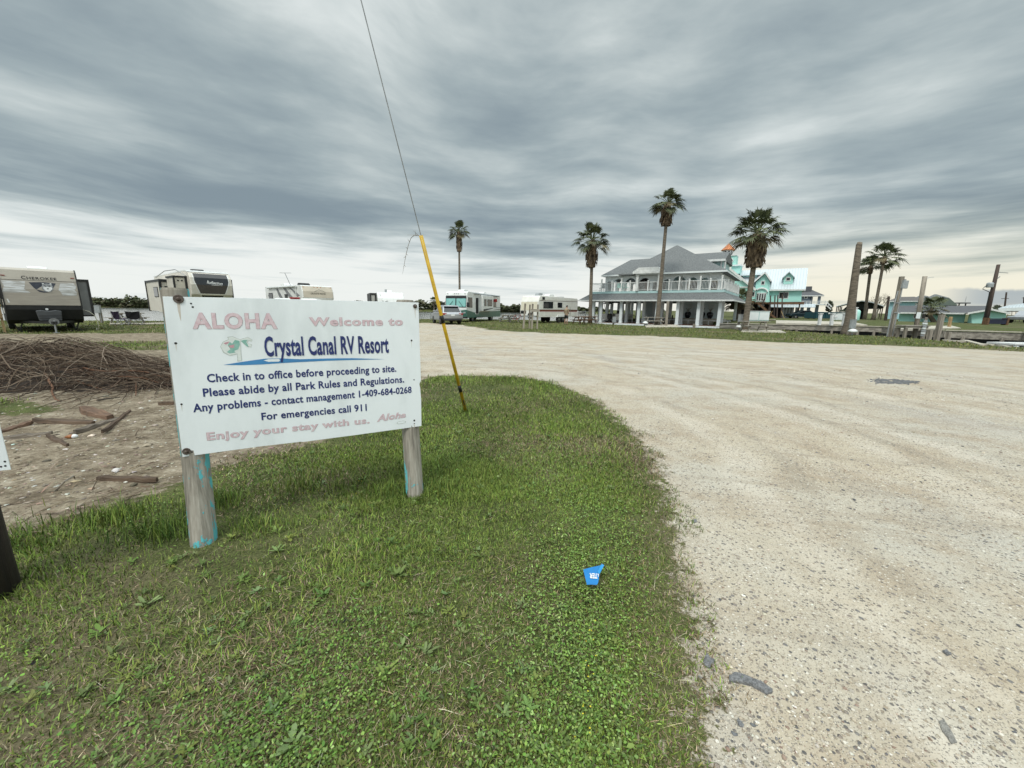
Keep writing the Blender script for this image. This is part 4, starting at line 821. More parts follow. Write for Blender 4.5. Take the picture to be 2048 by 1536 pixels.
for x in (0.13, 0.28): blob('dog_eye', M['black'], [(x-.03,2.27),(x+.03,2.265),(x+.02,2.295),(x-.02,2.30)], 0.024)
blob('dog_nose', M['black'], [(0.175,2.14),(0.20,2.12),(0.23,2.14),(0.235,2.165),(0.17,2.165)], 0.025)
for x in (-1.10, 1.10): part('marker_light', M['red'], tt, lambda b: b.box(x-.065, x+.065, fyc(2.72)-.025, fyc(2.72)+.02, 2.70, 2.735))
part('decal', M['white'], tt, lambda b: b.add([onc(x, z, 0.014) for x, z in ((-1.12,1.45),(-1.06,1.45),(-1.10,1.62),(-1.14,1.62))], [(0,1,2,3)]))
acunit(tt, 0.15, 2.6, 3.1); bx('roof_vent', M['greymetal'], tt, -0.9, -0.5, 2.2, 2.7, 3.1, 3.2, 0.02)
cover = part('propane_cover', pmat('dark_grey_cover', (0.060, 0.064, 0.07), (0.045, 0.048, 0.053), 2, 0.5), tt, lambda b: b.py([(-0.30, 0.58), (0.42, 0.58), (0.46, 1.06), (0.30, 1.10), (0.06, 1.06), (-0.2, 1.10), (-0.36, 1.07)], -0.62, -0.12), 0.03)
part('ribs', M['black'], cover, lambda b: [b.box(-0.3, 0.42, -0.632, -0.622, z, z+.015) for z in (0.70, 0.82)])
part('tongue_frame', M['black'], tt, lambda b: (b.bar((-0.9, 0.7, 0.52), (0.1, -1.1, 0.50), .08, .12), b.bar((1.0, 0.7, 0.52), (0.14, -1.1, 0.50), .08, .12)))
jk = part('tongue_jack', M['steel'], tt, lambda b: (b.tube([(0.12, -1.0, 0.02), (0.12, -1.0, 0.62)], 0.035, 10), b.box(0.02, 0.22, -1.1, -0.9, 0.0, 0.02)))
part('jack_head', pmat('jack_head_grey', (0.22, 0.23, 0.23), (0.15, 0.15, 0.15), 8, 0.6), jk, lambda b: b.lathe([(0.17, -1.03), (0.17, -0.97), (0.12, -0.95), (0.10, -0.97)], (0.12, 0, 0.55), 16, 'y'))
part('coupler_light', M['white'], tt, lambda b: (b.tube([(0.02, -0.08, 1.14), (0.02, -0.18, 1.14)], 0.05, 10),))
part('stabiliser', M['black'], tt, lambda b: (b.bar((0.75, 0.9, 0.62), (0.95, 0.9, 0.04), .05), b.bar((1.15, 0.9, 0.62), (0.95, 0.9, 0.04), .05), b.box(0.75, 1.15, 0.75, 1.05, 0.0, 0.04)))  # jacks coloured black to match the painted shade under the trailer
part('stabiliser', M['black'], tt, lambda b: (b.bar((-1.15, 0.9, 0.62), (-0.95, 0.9, 0.04), .05), b.bar((-0.75, 0.9, 0.62), (-0.95, 0.9, 0.04), .05), b.box(-1.15, -0.75, 0.75, 1.05, 0.0, 0.04)))
for s in (-1, 1): wheel(tt, s*1.1, 4.6, 0.36, 0.22, s); wheel(tt, s*1.1, 5.45, 0.36, 0.22, s)
so_ = part('slide_out', pmat('grey_slide_panel', (0.20, 0.205, 0.21), (0.16, 0.165, 0.17), 2, 0.4), tt, lambda b: b.box(W2, W2+0.42, 0.55, 4.2, 0.80, 2.62))
part('slide_trim', M['black'], so_, lambda b: (b.box(W2+.37, W2+.46, 0.50, 4.25, 0.76, 2.70), b.box(W2-.01, W2+.37, 0.51, 0.55, 2.58, 2.70), b.box(W2-.01, W2+.37, 0.51, 0.549, 0.76, 0.84)))
part('awning', M['black'], tt, lambda b: (b.tube([(-W2-.09, 0.35, 2.95), (-W2-.09, 5.2, 2.95)], .06, 8), b.bar((-W2-.05, 0.5, 1.2), (-W2-.05, 0.5, 2.95), .05)))
pane(tt, -W2, 0, 0.9, 1.6, 1.6, 2.4, d=-0.025); bx('door', M['oldwhite'], tt, -W2-.03, -W2, 1.9, 2.6, 0.9, 2.75, .01)
# wooden steps at its side
st = thing('wooden_steps', 'unpainted lumber steps with a handrail at the door of the tan trailer', 'steps', tt.matrix_basis @ Vector((-W2-.15, 1.2, 0)) if False else Vector((0, 0, 0)))
st.location = Matrix.Rotation(tt.rotation_euler.z, 4, 'Z') @ Vector((-W2-0.10, 0.6, 0))+tt.location; st.rotation_euler = tt.rotation_euler
part('platform', M['newwood'], st, lambda b: [b.box(-1.1, 0, y, y+.13, .84, .88) for y in (0, .15, .30, .45, .60, .75)])
part('stringer', M['newwood'], st, lambda b: (b.bar((-0.05, -.02, .80), (-1.0, -.02, .05), .05, .14), b.bar((-0.05, .9, .80), (-1.0, .9, .05), .05, .14)))
for x, y in ((-.06, .03), (-.06, .85), (-1.05, .03), (-1.05, .85)): part('post', M['newwood'], st, lambda b: b.box(x-.04, x+.04, y-.04, y+.04, 0, 1.75))
part('handrail', M['newwood'], st, lambda b: (b.box(-1.1, 0, -.03, .01, 1.72, 1.80), b.box(-1.1, 0, -.03, .01, 1.28, 1.36)))
hs = MB(); b0 = Matrix.Rotation(tt.rotation_euler.z, 3, 'Z'); L2 = lambda x, y, z: b0 @ Vector((x, y, z))+tt.location
hs.tube([L2(1.26, .48, 1.12), L2(1.5, .40, 1.02), L2(1.68, .36, .80), L2(1.74, .34, .45), L2(1.74, .32, .10), L2(1.66, .5, .02), L2(1.9, 2.6, .02)], .022, 6)
tag(hs.build('water_hose', pmat('cream_hose', (0.55, 0.52, 0.40), (0.45, 0.42, 0.33), 5, 0.5), smooth=True), 'pale hose hanging from the tan trailer side down to the grass', 'hose')
# --- fifth wheel with the black nose panel
fw = rv('fifth_wheel_trailer', 'large fifth wheel trailer with a black nose panel and slide-outs rising behind the welcome sign', 434, 640, 29.5, (-0.80, 0.60))
W2 = 1.28; zs = [1.75, 2.2, 2.9, 3.4, 3.72, 3.86]; ys = [0.55, 0.12, 0.0, 0.10, 0.34, 0.75]; fyr = skin_fn(zs, ys)
part('body', pmat('champagne_body', (0.68, 0.645, 0.58), (0.60, 0.56, 0.49), 1.5, 0.35), fw, lambda b: b.px([(y, z) for y, z in zip(ys, zs)]+[(1.3, 3.92), (10, 3.80), (10, .75), (3.0, .75), (3.0, 1.75)], -W2, W2), 0.05)
part('roof_edge', M['rvwhite'], fw, lambda b: (b.px([(0.45, 3.80), (0.75, 3.90), (1.3, 3.96), (10, 3.84), (10, 3.76), (1.3, 3.86)], -W2-.012, W2+.012),))
part('nose_panel', pmat('gloss_black_nose', (0.020, 0.021, 0.023), (0.012, 0.012, 0.013), 1.2, 0.16, coat=0.5), fw, lambda b: patch(b, fyr, [2.02, 2.1, 2.3, 2.6, 2.9, 3.15, 3.4, 3.6, 3.70], lambda z: -0.62-0.40*min(1, (z-2.02)/1.1)**0.8, lambda z: 0.62+0.44*min(1, (z-2.02)/1.1)**0.8, 0.014))
for s in (-1, 1): part('nose_stripe', M['rvwhite'], fw, lambda b: patch(b, fyr, [1.9, 2.1, 2.3, 2.6, 2.9, 3.15, 3.4, 3.6, 3.74], lambda z: s*(0.66+0.42*min(1, max(0, z-2.02)/1.1)**0.8)-.03, lambda z: s*(0.66+0.42*min(1, max(0, z-2.02)/1.1)**0.8)+.03, 0.018))
lm = MB(); letter(lm, 'Reflection', lambda u, v: (-0.32+0.98*u, fyr(2.98+.22*v)-.03, 2.99-0.05*u+0.20*v*(1.15 if u < .13 else 1)), offset=0.012, shear=0.35); lm.build('lettering', M['white'], fw)
part('underline', M['white'], fw, lambda b: b.add([(x, fyr(z)-.028, z) for x, z in ((-.05, 2.90), (.62, 2.86), (.62, 2.88), (-.05, 2.925))], [(0,1,2,3)]))
acunit(fw, 0.0, 2.6, 3.90, 'black'); acunit(fw, 0.1, 6.5, 3.86, 'rvwhite')
s1 = part('slide_out', pmat('slide_tan', (0.58, 0.545, 0.47), (0.52, 0.48, 0.41), 2, 0.4), fw, lambda b: b.box(-W2-.75, -W2, .75, 2.6, 1.85, 3.42)); part('slide_trim', M['black'], s1, lambda b: (b.box(-W2-.80, -W2-.70, .70, .82, 1.8, 3.48), b.box(-W2-.80, -W2-.70, .82, 2.65, 3.36, 3.48), b.box(-W2-.70, -W2+.01, .71, .748, 3.36, 3.48), b.box(-W2-.14, -W2+.01, .711, .747, 1.8, 3.36)))
for x in (-W2-.52, -W2-.30): part('speaker', M['black'], s1, lambda b: b.lathe([(.055, .735), (.05, .748), (.03, .74)], (x, 0, 3.15), 10, 'y'))
s2 = part('slide_out', pmat('slide_cream', (0.60, 0.565, 0.49), (0.54, 0.50, 0.43), 2, 0.4), fw, lambda b: b.box(-W2-1.05, -W2, 3.2, 7.4, .95, 3.2)); part('slide_trim', M['black'], s2, lambda b: (b.box(-W2-1.11, -W2-.97, 3.14, 3.30, .90, 3.30), b.box(-W2-1.10, -W2-.97, 3.30, 7.40, 3.14, 3.29), b.box(-W2-1.11, -W2-.97, 7.40, 7.5, .9, 3.3), b.box(-W2-.97, -W2+.01, 3.15, 3.198, 3.1, 3.30), b.box(-W2-.16, -W2+.01, 3.151, 3.197, .9, 3.1)))
pane(s2, -W2-.80, -W2-.2, 3.2, 0, 2.1, 2.8, ax='y', d=-.03); pane(s2, -W2-1.05, 0, 4.0, 5.2, 2.0, 2.75, d=-.03)
part('graphic', M['white'], s2, lambda b: b.add([(-W2-.95, 3.19, 1.0), (-W2-.70, 3.19, 1.0), (-W2-.60, 3.19, 1.4), (-W2-.85, 3.19, 1.9)], [(0,1,2,3)]))
s3 = part('slide_out', pmat('slide_tan2', (0.60, 0.56, 0.49), (0.54, 0.50, 0.43), 2, 0.4), fw, lambda b: b.box(W2, W2+.35, 1.2, 3.0, 1.8, 3.35)); part('slide_trim', M['black'], s3, lambda b: (b.box(W2+.30, W2+.38, 1.15, 3.05, 1.75, 3.42), b.box(W2-.01, W2+.30, 1.16, 1.198, 3.3, 3.42)))
part('ladder_rail', M['steel'], fw, lambda b: b.tube([(-W2-.06, .62, 3.5), (-W2-.30, 2.0, 3.98), (-W2-.5, 4.0, 3.95), (-W2-.62, 6.2, 3.55)], .03, 6))
for s in (-1, 1): wheel(fw, s*1.1, 6.6, .38, .24, s); wheel(fw, s*1.1, 7.55, .38, .24, s)
# --- class C motorhome with the beige cab-over
gc = rv('motorhome', 'white camper with grey swirls and a beige overcab nose behind the middle of the sign', 642, 645, 31.5, (-0.77, 0.64))
W2 = 1.22; fyg = skin_fn([1.95, 2.1, 2.6, 3.0, 3.08], [0.10, 0.0, 0.05, 0.22, 0.32])
part('body', M['rvwhite'], gc, lambda b: b.px([(.10, 1.95), (0, 2.1), (.05, 2.6), (.22, 3.0), (.32, 3.06), (7.8, 3.10), (7.8, .6), (1.7, .6), (1.7, 1.95)], -W2, W2), .04)
part('nose_panel', pmat('sand_nose', (0.56, 0.50, 0.41), (0.50, 0.45, 0.37), 1.5, 0.35), gc, lambda b: patch(b, fyg, [2.12, 2.3, 2.6, 2.85, 2.98], lambda z: -1.16, lambda z: 1.16, .012))
lm = MB(); letter(lm, 'GRANITE RIDGE', lambda u, v: (-0.60+1.15*u, fyg(2.36)-.02, 2.36+.13*v), offset=.004); lm.build('lettering', M['black'], gc)
part('mountain_logo', M['black'], gc, lambda b: [b.bar((x0, fyg(2.62)-.03, z0), (x1, fyg(2.62)-.03, z1), .02, .012) for x0, z0, x1, z1 in ((-.35,2.54,-.10,2.68),(-.10,2.68,.05,2.76),(.05,2.76,.18,2.68),(.18,2.68,.25,2.71),(.25,2.71,.55,2.56))])
for x in (-1.05, -.25, 0, .25, 1.05): part('marker_light', M['amber'], gc, lambda b: b.box(x-.04, x+.04, fyg(2.92)-.03, fyg(2.92), 2.90, 2.94))
part('cab', M['rvwhite'], gc, lambda b: b.px([(-.55, .55), (-.55, 1.05), (.35, 1.2), (.85, 1.92), (1.8, 1.92), (1.8, .55)], -1.0, 1.0), .06)
part('windscreen', M['glass'], gc, lambda b: b.px([(.37, 1.22), (.85, 1.90), (.83, 1.91), (.35, 1.24)], -.88, .88))
sw = pmat('grey_swirl', (0.22, 0.225, 0.235), (0.16, 0.165, 0.175), 2, 0.4)
for k, (pts) in enumerate([[(.5,2.25),(1.2,2.55),(2.3,2.95),(3.0,3.02),(2.0,2.70),(1.0,2.15)], [(1.3,1.9),(2.3,2.35),(3.3,2.95),(3.8,3.0),(2.9,2.3),(1.8,1.75)], [(3.7,1.9),(4.3,2.4),(4.9,2.9),(5.2,2.9),(4.7,2.2),(4.2,1.8)], [(5.8,1.8),(6.4,2.2),(7.0,2.5),(7.2,2.3),(6.6,1.9)]]):
    part('swirl_graphic', sw, gc, lambda b: b.add([(-W2-.008-.001*k, y, z) for y, z in pts], [range(len(pts))]))
pane(gc, -W2, 0, 2.9, 3.5, 1.85, 2.4, d=-.025); pane(gc, -W2, 0, 6.1, 7.0, 1.9, 2.55, d=-.025)
part('awning', M['rvwhite'], gc, lambda b: (b.tube([(-W2-.1, .9, 2.98), (-W2-.1, 6.9, 2.98)], .07, 8), b.bar((-W2-.05, 1.1, 1.1), (-W2-.05, 1.1, 2.95), .06)))
acunit(gc, .1, 2.4, 3.08, 'black'); acunit(gc, -.4, 4.6, 3.08)
part('antenna', M['steel'], gc, lambda b: (b.tube([(-.6, 3.7, 3.08), (-.9, 3.9, 4.15)], .025, 6), b.bar((-1.3, 3.9, 4.12), (-.4, 3.9, 4.18), .03)))
for s in (-1, 1): wheel(gc, s*1.02, .45, .38, .24, s); wheel(gc, s*1.02, 5.6, .38, .3, s)
# --- small white trailer with the dark slide side
wt_ = rv('white_trailer', 'small white trailer with a sloped nose and black trimmed side behind the right sign post', 785, 640, 38, (-0.42, 0.91))
W2 = 1.24; fyw = skin_fn([.9, 1.6, 2.3, 2.85], [0, .05, .30, .62])
part('body', M['rvwhite'], wt_, lambda b: b.px([(0, .9), (.05, 1.6), (.30, 2.3), (.62, 2.78), (.85, 2.86), (7, 2.86), (7, .6), (.2, .6)], -W2, W2), .05)
part('side_panel', pmat('side_grey_graphics', (0.42, 0.41, 0.38), (0.10, 0.10, 0.10), 1.1, 0.4, lo=.40, hi=.47), wt_, lambda b: b.box(-W2-.55, -W2, 1.3, 4.6, 1.0, 2.70))
part('side_trim', M['black'], wt_, lambda b: (b.box(-W2-.60, -W2-.5, 1.25, 4.65, .95, 2.78), b.box(-W2-.5, -W2+.01, 1.26, 1.298, 2.6, 2.78), b.box(-W2-.15, -W2+.01, 1.261, 1.297, .95, 2.6)))
acunit(wt_, .1, 2.8, 2.86); part('vent_pipe', M['greymetal'], wt_, lambda b: b.box(-.35, -.15, 1.9, 2.1, 2.86, 3.2), .02)
part('tree_graphic', M['black'], wt_, lambda b: [b.bar((-1.05+.14*k, fyw(1.95)-.03, 1.78+.05*k), (-.95+.2*k, fyw(2.0)-.03, 1.98+.07*(k % 2)), .05, .02) for k in range(4)])
part('nose_line', M['greymetal'], wt_, lambda b: [b.bar((-.82, fyw(2.05)-.012, 2.05), (-1.0, fyw(2.7)-.012, 2.7), .02, .02)])
for s in (-1, 1): wheel(wt_, s*1.08, 3.6, .35, .2, s)
# --- white pickup whose roof shows above the sign
pk = rv('pickup_truck', 'white pickup whose roof and red brake light just clear the top edge of the sign', 592, 650, 14.0, (-0.30, 0.95), 'pickup', None)
zr = at(592, 594.6, Y=14.0).z-.03
part('cab', M['rvwhite'], pk, lambda b: b.px([(0, .75), (.15, zr-.10), (.35, zr), (1.5, zr-.01), (2.3, 1.15), (2.3, .5), (0, .5)], -.72, .72), .08)
part('bed', M['rvwhite'], pk, lambda b: (b.box(-.82, .82, -1.75, -.02, .45, 1.05),), .04); part('hood', M['rvwhite'], pk, lambda b: b.px([(2.28, .45), (2.28, 1.10), (3.4, .98), (3.5, .45)], -.82, .82), .06)
part('rear_window', M['glass'], pk, lambda b: b.px([(.0, 1.02), (.10, zr-.16), (.115, zr-.16), (.03, 1.02)], -.6, .6)); part('brake_light', M['red'], pk, lambda b: b.box(-.16, .16, .16, .34, zr-.02, zr+.035), .01)
for s in (-1, 1): wheel(pk, s*.76, -1.0, .36, .22, s); wheel(pk, s*.76, 2.7, .36, .22, s)
# --- green and white class A motorhome
mh = rv('motorhome', 'white and green flat-fronted motorhome with teal sunshades in its windscreen', 912, 642, 41.0, (0.33, 0.944))
W2 = 1.27
part('body', M['rvwhite'], mh, lambda b: b.px([(.0, .62), (-.02, 1.3), (.10, 2.6), (.22, 3.0), (.42, 3.14), (9.6, 3.05), (9.6, .62)], -W2, W2), .05)
fym = skin_fn([.6, 1.3, 2.6, 3.0], [0, -.02, .10, .22])
part('windscreen_frame', M['black'], mh, lambda b: patch(b, fym, [1.50, 1.9, 2.3, 2.62, 2.72], lambda z: -1.20, lambda z: 1.20, .012))
shade = pmat('teal_sunshade', (0.25, 0.52, 0.49), (0.20, 0.45, 0.43), 3, 0.25)
for s in (-1, 1): part('windscreen_shade', shade, mh, lambda b: patch(b, fym, [1.58, 1.9, 2.3, 2.42], lambda z: s*.60-.54, lambda z: s*.60+.54, .022))
for s in (-1, 1): part('wiper', M['black'], mh, lambda b: b.bar((s*.9, fym(1.55)-.05, 1.52), (s*.35, fym(2.2)-.05, 2.15), .03))
part('front_skirt', M['green'], mh, lambda b: b.add([(-1.28, -.03, .45), (1.28, -.03, .45), (1.28, -.035, 1.28), (.45, -.035, 1.18), (0, -.034, 1.05), (-.45, -.035, 1.18), (-1.28, -.035, 1.28), (-1.28, .2, .45), (1.28, .2, .45)], [(0,1,2,3,4,5,6), (0,7,8,1)]))
for s in (-1, 1): part('headlight', M['chrome'], mh, lambda b: b.box(s*.98-.17, s*.98+.17, -.06, 0, .88, 1.05), .02)
part('bumper', M['black'], mh, lambda b: b.box(-1.26, 1.26, -.10, .3, .38, .56), .04)
part('side_skirt', M['green'], mh, lambda b: b.add([(W2+.012, y, z) for y, z in ((.0,.45),(9.6,.45),(9.6,1.18),(4.5,1.05),(1.8,1.0),(.0,1.25))], [range(6)]))
part('cab_window', M['glass'], mh, lambda b: b.box(W2, W2+.02, .35, 1.35, 1.5, 2.55), .02)
dr_ = bx('door', M['rvwhite'], mh, W2, W2+.03, 2.05, 2.95, .8, 2.9, .01); bx('door_opening', M['dark'], dr_, W2+.03, W2+.04, 2.15, 2.85, .85, 2.55)
part('entry_step', M['dark'], mh, lambda b: b.box(W2, W2+.5, 2.1, 2.9, .45, .52))
sl_ = bx('slide_out', M['rvwhite'], mh, W2, W2+.45, 3.2, 6.2, 1.15, 2.85, .03); pane(sl_, W2+.45, 0, 3.5, 4.1, 1.7, 2.45, d=.025); pane(sl_, W2+.45, 0, 4.4, 5.8, 1.7, 2.45, d=.025)
pane(mh, W2, 0, 7.2, 8.2, 1.6, 2.5, d=.025)
part('awning', M['greymetal'], mh, lambda b: b.tube([(W2+.12, 1.6, 2.98), (W2+.12, 8.8, 2.92)], .07, 8))
for k, (z0, c) in enumerate(((1.34, 'black'), (1.46, 'greymetal'), (1.22, 'black'))): part('stripe', M[c], mh, lambda b: b.add([(W2+.455 if k == 0 else W2+.014+.001*k, y, z) for y, z in ((3.3 if k == 0 else 6.3, z0-.2*(k == 0)), (6.1 if k == 0 else 9.5, z0+.1), (6.1 if k == 0 else 9.5, z0+.17), (3.3 if k == 0 else 6.3, z0))], [(0,1,2,3)]))
acunit(mh, 0, 1.2, 3.12, l=1.0); acunit(mh, .1, 6.2, 3.06)
for x in (-1.0, -.22, 0, .22, 1.0): part('marker_light', M['black'], mh, lambda b: b.box(x-.05, x+.05, .14, .24, 2.88, 2.93))
part('mirror', M['black'], mh, lambda b: (b.box(W2+.06, W2+.30, -.15, .05, 1.55, 2.0), b.bar((W2, .1, 2.05), (W2+.18, -.05, 2.0), .04)), .02); part('mirror', M['black'], mh, lambda b: (b.box(-W2-.30, -W2-.06, -.15, .05, 1.55, 2.0), b.bar((-W2, .1, 2.05), (-W2-.18, -.05, 2.0), .04)), .02)
part('open_vent', M['red'], mh, lambda b: b.px([(7.2, 2.5), (7.2, 2.55), (7.3, 2.2), (7.25, 2.2)], W2+.03, W2+.5))
for s in (-1, 1): wheel(mh, s*1.1, 1.55, .44, .27, s); wheel(mh, s*1.08, 6.8, .44, .34, s)
# --- cream old trailer seen from its corner
ot = rv('old_travel_trailer', 'weathered white travel trailer with orange stripe behind the wooden posts', 1057, 645, 40.6, (0.69, 0.72))
W2 = 1.2
part('body', M['oldwhite'], ot, lambda b: b.px([(.0, .75), (.0, 1.3), (.10, 2.2), (.32, 2.72), (.5, 2.78), (6.9, 2.66), (7.05, 2.5), (7.05, .62), (.3, .62)], -W2, W2), .03)
part('siding_ribs', M['beige'], ot, lambda b: [b.box(W2, W2+.008, .45, 7.0, z, z+.012) for z in (.8, .95, 1.1, 1.5, 1.65, 1.8, 1.95, 2.1, 2.45)])
part('nose_panel', M['beige'], ot, lambda b: patch(b, skin_fn([.75, 1.3, 2.2], [0, 0, .10]), [1.3, 1.5, 1.8, 2.15], lambda z: -1.1, lambda z: 1.1, .012))
part('stripe', M['brownwood'], ot, lambda b: b.box(W2+.002, W2+.014, .3, 7.0, 1.28, 1.40)); part('stripe', M['red'], ot, lambda b: b.box(W2+.002, W2+.013, .3, 7.0, 1.20, 1.275)); part('stripe', M['brownwood'], ot, lambda b: b.box(W2+.002, W2+.014, .3, 7.0, 2.28, 2.32))
pane(ot, W2, 0, .9, 2.5, 1.5, 2.2, d=.02); pane(ot, W2, 0, 3.3, 4.1, 1.6, 2.15, d=.02); pane(ot, W2, 0, .7, 1.1, 2.38, 2.66, d=.02)
part('bumper', M['greymetal'], ot, lambda b: b.box(-1.15, 1.15, -.35, -.2, .62, .78)); part('spare_wheel', M['rubber'], ot, lambda b: b.lathe([(.2, -.02), (.33, -.02), (.34, -.12), (.33, -.2), (.15, -.2)], (.35, 0, .75), 16, 'y'))
part('power_hatch', M['black'], ot, lambda b: b.box(-1.1, -.35, -.03, 0, .95, 1.25))
acunit(ot, .2, 2.6, 2.74); part('dish', M['greymetal'], ot, lambda b: b.px([(1.2, 2.76), (1.35, 3.05), (1.9, 3.10), (2.0, 2.95), (1.5, 2.76)], -.3, .2)); bx('roof_vent', M['greymetal'], ot, -.3, .3, 5.0, 5.6, 2.70, 2.82, .02)
for s in (-1, 1): wheel(ot, s*1.06, 3.7, .36, .2, s); wheel(ot, s*1.06, 4.5, .36, .2, s)
part('fender', M['white'], ot, lambda b: b.px([(3.2, .62), (3.3, .80), (4.9, .80), (5.0, .62)], W2, W2+.10))
for y in (4.2, 4.8): part('lawn_chair_frame', M['chrome'], ot, lambda b: [b.bar((W2+.3, y+a, z0), (W2+.3, y+c_, z1), .03) for a, z0, c_, z1 in ((0,.7,0,1.5),(.42,.7,.42,1.5),(0,1.5,.42,1.5))])
# --- silver crossover
cv = rv('crossover_car', 'silver crossover parked on the gravel in front of the green motorhome', 906, 649, 34.3, (-0.40, 0.917), 'car', None)
W2 = .93
part('body', M['silver'], cv, lambda b: b.px([(.06, .42), (-.02, .60), (-.03, .92), (.05, 1.02), (.35, 1.06), (3.3, 1.06), (4.5, .92), (4.72, .70), (4.72, .40), (4.2, .32), (.5, .32)], -W2, W2), .10, seg=3)
part('cabin', M['silver'], cv, lambda b: b.add([(-.86,.10,1.0),(.86,.10,1.0),(.70,.62,1.60),(-.70,.62,1.60),(-.86,3.5,1.0),(.86,3.5,1.0),(.66,2.5,1.66),(-.66,2.5,1.66),(-.68,1.4,1.69),(.68,1.4,1.69)], [(0,1,2,3),(4,7,6,5),(3,2,9,8),(8,9,6,7),(0,3,8,7,4),(1,5,6,9,2),(0,4,5,1)]), .06, seg=3)
part('rear_window', M['glass'], cv, lambda b: b.add([(-.74,.165,1.10),(.74,.165,1.10),(.62,.52,1.52),(-.62,.52,1.52),(-.74,.25,1.10),(.74,.25,1.10),(.62,.6,1.50),(-.62,.6,1.50)], [(0,1,2,3),(0,4,5,1),(1,5,6,2),(2,6,7,3),(3,7,4,0)]))
part('spoiler', M['silver'], cv, lambda b: b.px([(.40, 1.58), (.46, 1.64), (.85, 1.66), (.85, 1.60)], -.66, .66), .02)
for s in (-1, 1):
    part('side_window', M['glass'], cv, lambda b: b.add([(s*.87,.62,1.10),(s*.87,3.0,1.10),(s*.725,2.38,1.56),(s*.745,1.0,1.56)], [(0,1,2,3)]))
    part('tail_light', M['red'], cv, lambda b: b.box(s*.74-.19, s*.74+.19, -.045, .12, .84, 1.00), .03)
    part('reflector', M['white'], cv, lambda b: b.box(s*.62-.08, s*.62+.12, -.06, .0, .88, .93), .01)
    part('mirror', M['silver'], cv, lambda b: b.box(s*1.0-.1, s*1.0+.1, 2.75, 2.95, 1.06, 1.22), .03)
    wheel(cv, s*.83, .95, .36, .22, s); wheel(cv, s*.83, 3.75, .36, .22, s)
part('bumper', M['black'], cv, lambda b: b.box(-.80, .80, -.06, .25, .34, .50), .04); part('number_plate', M['white'], cv, lambda b: b.box(-.17, .17, -.05, -.028, .74, .90), .01)
# ------------------------------------------------------------------ arcaded pavilion on the canal: local x along the front (0 at the near right corner), y back
YAW = -0.61; PO = Vector((20.44, 38.39, 0.0))
pv = thing('pavilion', 'two storey grey roofed pavilion with an arched upper gallery and white columns', 'building', PO, YAW)
def loc2(v): v = Vector(v)-PO; c, s = math.cos(YAW), math.sin(YAW); return Vector((v.x*c+v.y*s, -v.x*s+v.y*c, v.z))
def onp(px, py, y0):
    """pixel -> pavilion coordinates on the plane y = y0"""
    a, b_ = loc2(EYEV), loc2(at(px, py, Y=30)); d_ = b_-a; t_ = (y0-a.y)/d_.y; return a+d_*t_
L_, D_ = 13.9, 14.2
part('deck', M['deckboards'], pv, lambda b: b.box(-L_-.6, .7, -.5, D_, -.16, 0.0))
part('deck_edge', M['palewhite'], pv, lambda b: (b.box(-L_-.6, .72, -.54, -.502, -.20, -.02),))
for k in range(9):
    part('pile', M['oldwood'], pv, lambda b: b.tube([(-L_+k*1.75, -.1, -2), (-L_+k*1.75, -.1, -.16)], .14, 8))
cx = [onp(px, py, -.25).x for px, py in ((1186,642),(1201,642),(1241,645),(1276,646),(1312,647),(1353,650),(1394,651),(1436,653))]
for y_ in (-.25, 1.6, 5.5, 9.5, 13.6):
    for x in cx:
        if y_ > 4 and x > -5.2 and y_ < 13: continue
        part('column', M['palewhite'], pv, lambda b: (b.box(x-.15, x+.15, y_-.15, y_+.15, 0, 2.86 if y_ < 0 else 3.06), b.box(x-.18, x+.18, y_-.18, y_+.18, 0.0, .12)))
# skirt roof round the gallery floor
def skirt(b):
    i = [(-L_, 0), (0, 0), (0, D_), (-L_, D_)]; a = 1.0; o = [(-L_-a, -a), (a, -a), (a, D_+a), (-L_-a, D_+a)]
    vs = [(x, y, 3.24) for x, y in i]+[(x, y, 2.52) for x, y in o]+[(x, y, 3.10) for x, y in i]+[(x, y, 2.42) for x, y in o]
    fs = []
    for k in range(4):
        n_ = (k+1) % 4; fs += [(k, n_, 4+n_, 4+k), (8+n_, 8+k, 12+k, 12+n_), (4+k, 4+n_, 12+n_, 12+k)]
    b.add(vs, fs)
part('skirt_roof', M['shingle'], pv, skirt)
part('eave_board', M['white'], pv, lambda b: [b.bar(p, q, .04, .14) for p, q in (((-L_-1.02, -1.02, 2.46), (1.02, -1.02, 2.46)), ((1.02, -1.02, 2.46), (1.02, D_+1, 2.46)), ((-L_-1.02, -1.02, 2.46), (-L_-1.02, D_+1, 2.46)))])
part('gallery_floor', M['palewhite'], pv, lambda b: b.box(-L_+.02, -.02, .02, D_-.02, 3.12, 3.50))
part('floor_trim', M['paleaqua'], pv, lambda b: (b.box(-L_, 0, -.03, .0, 3.26, 3.50), b.box(0, .03, -.03, D_, 3.26, 3.50)))
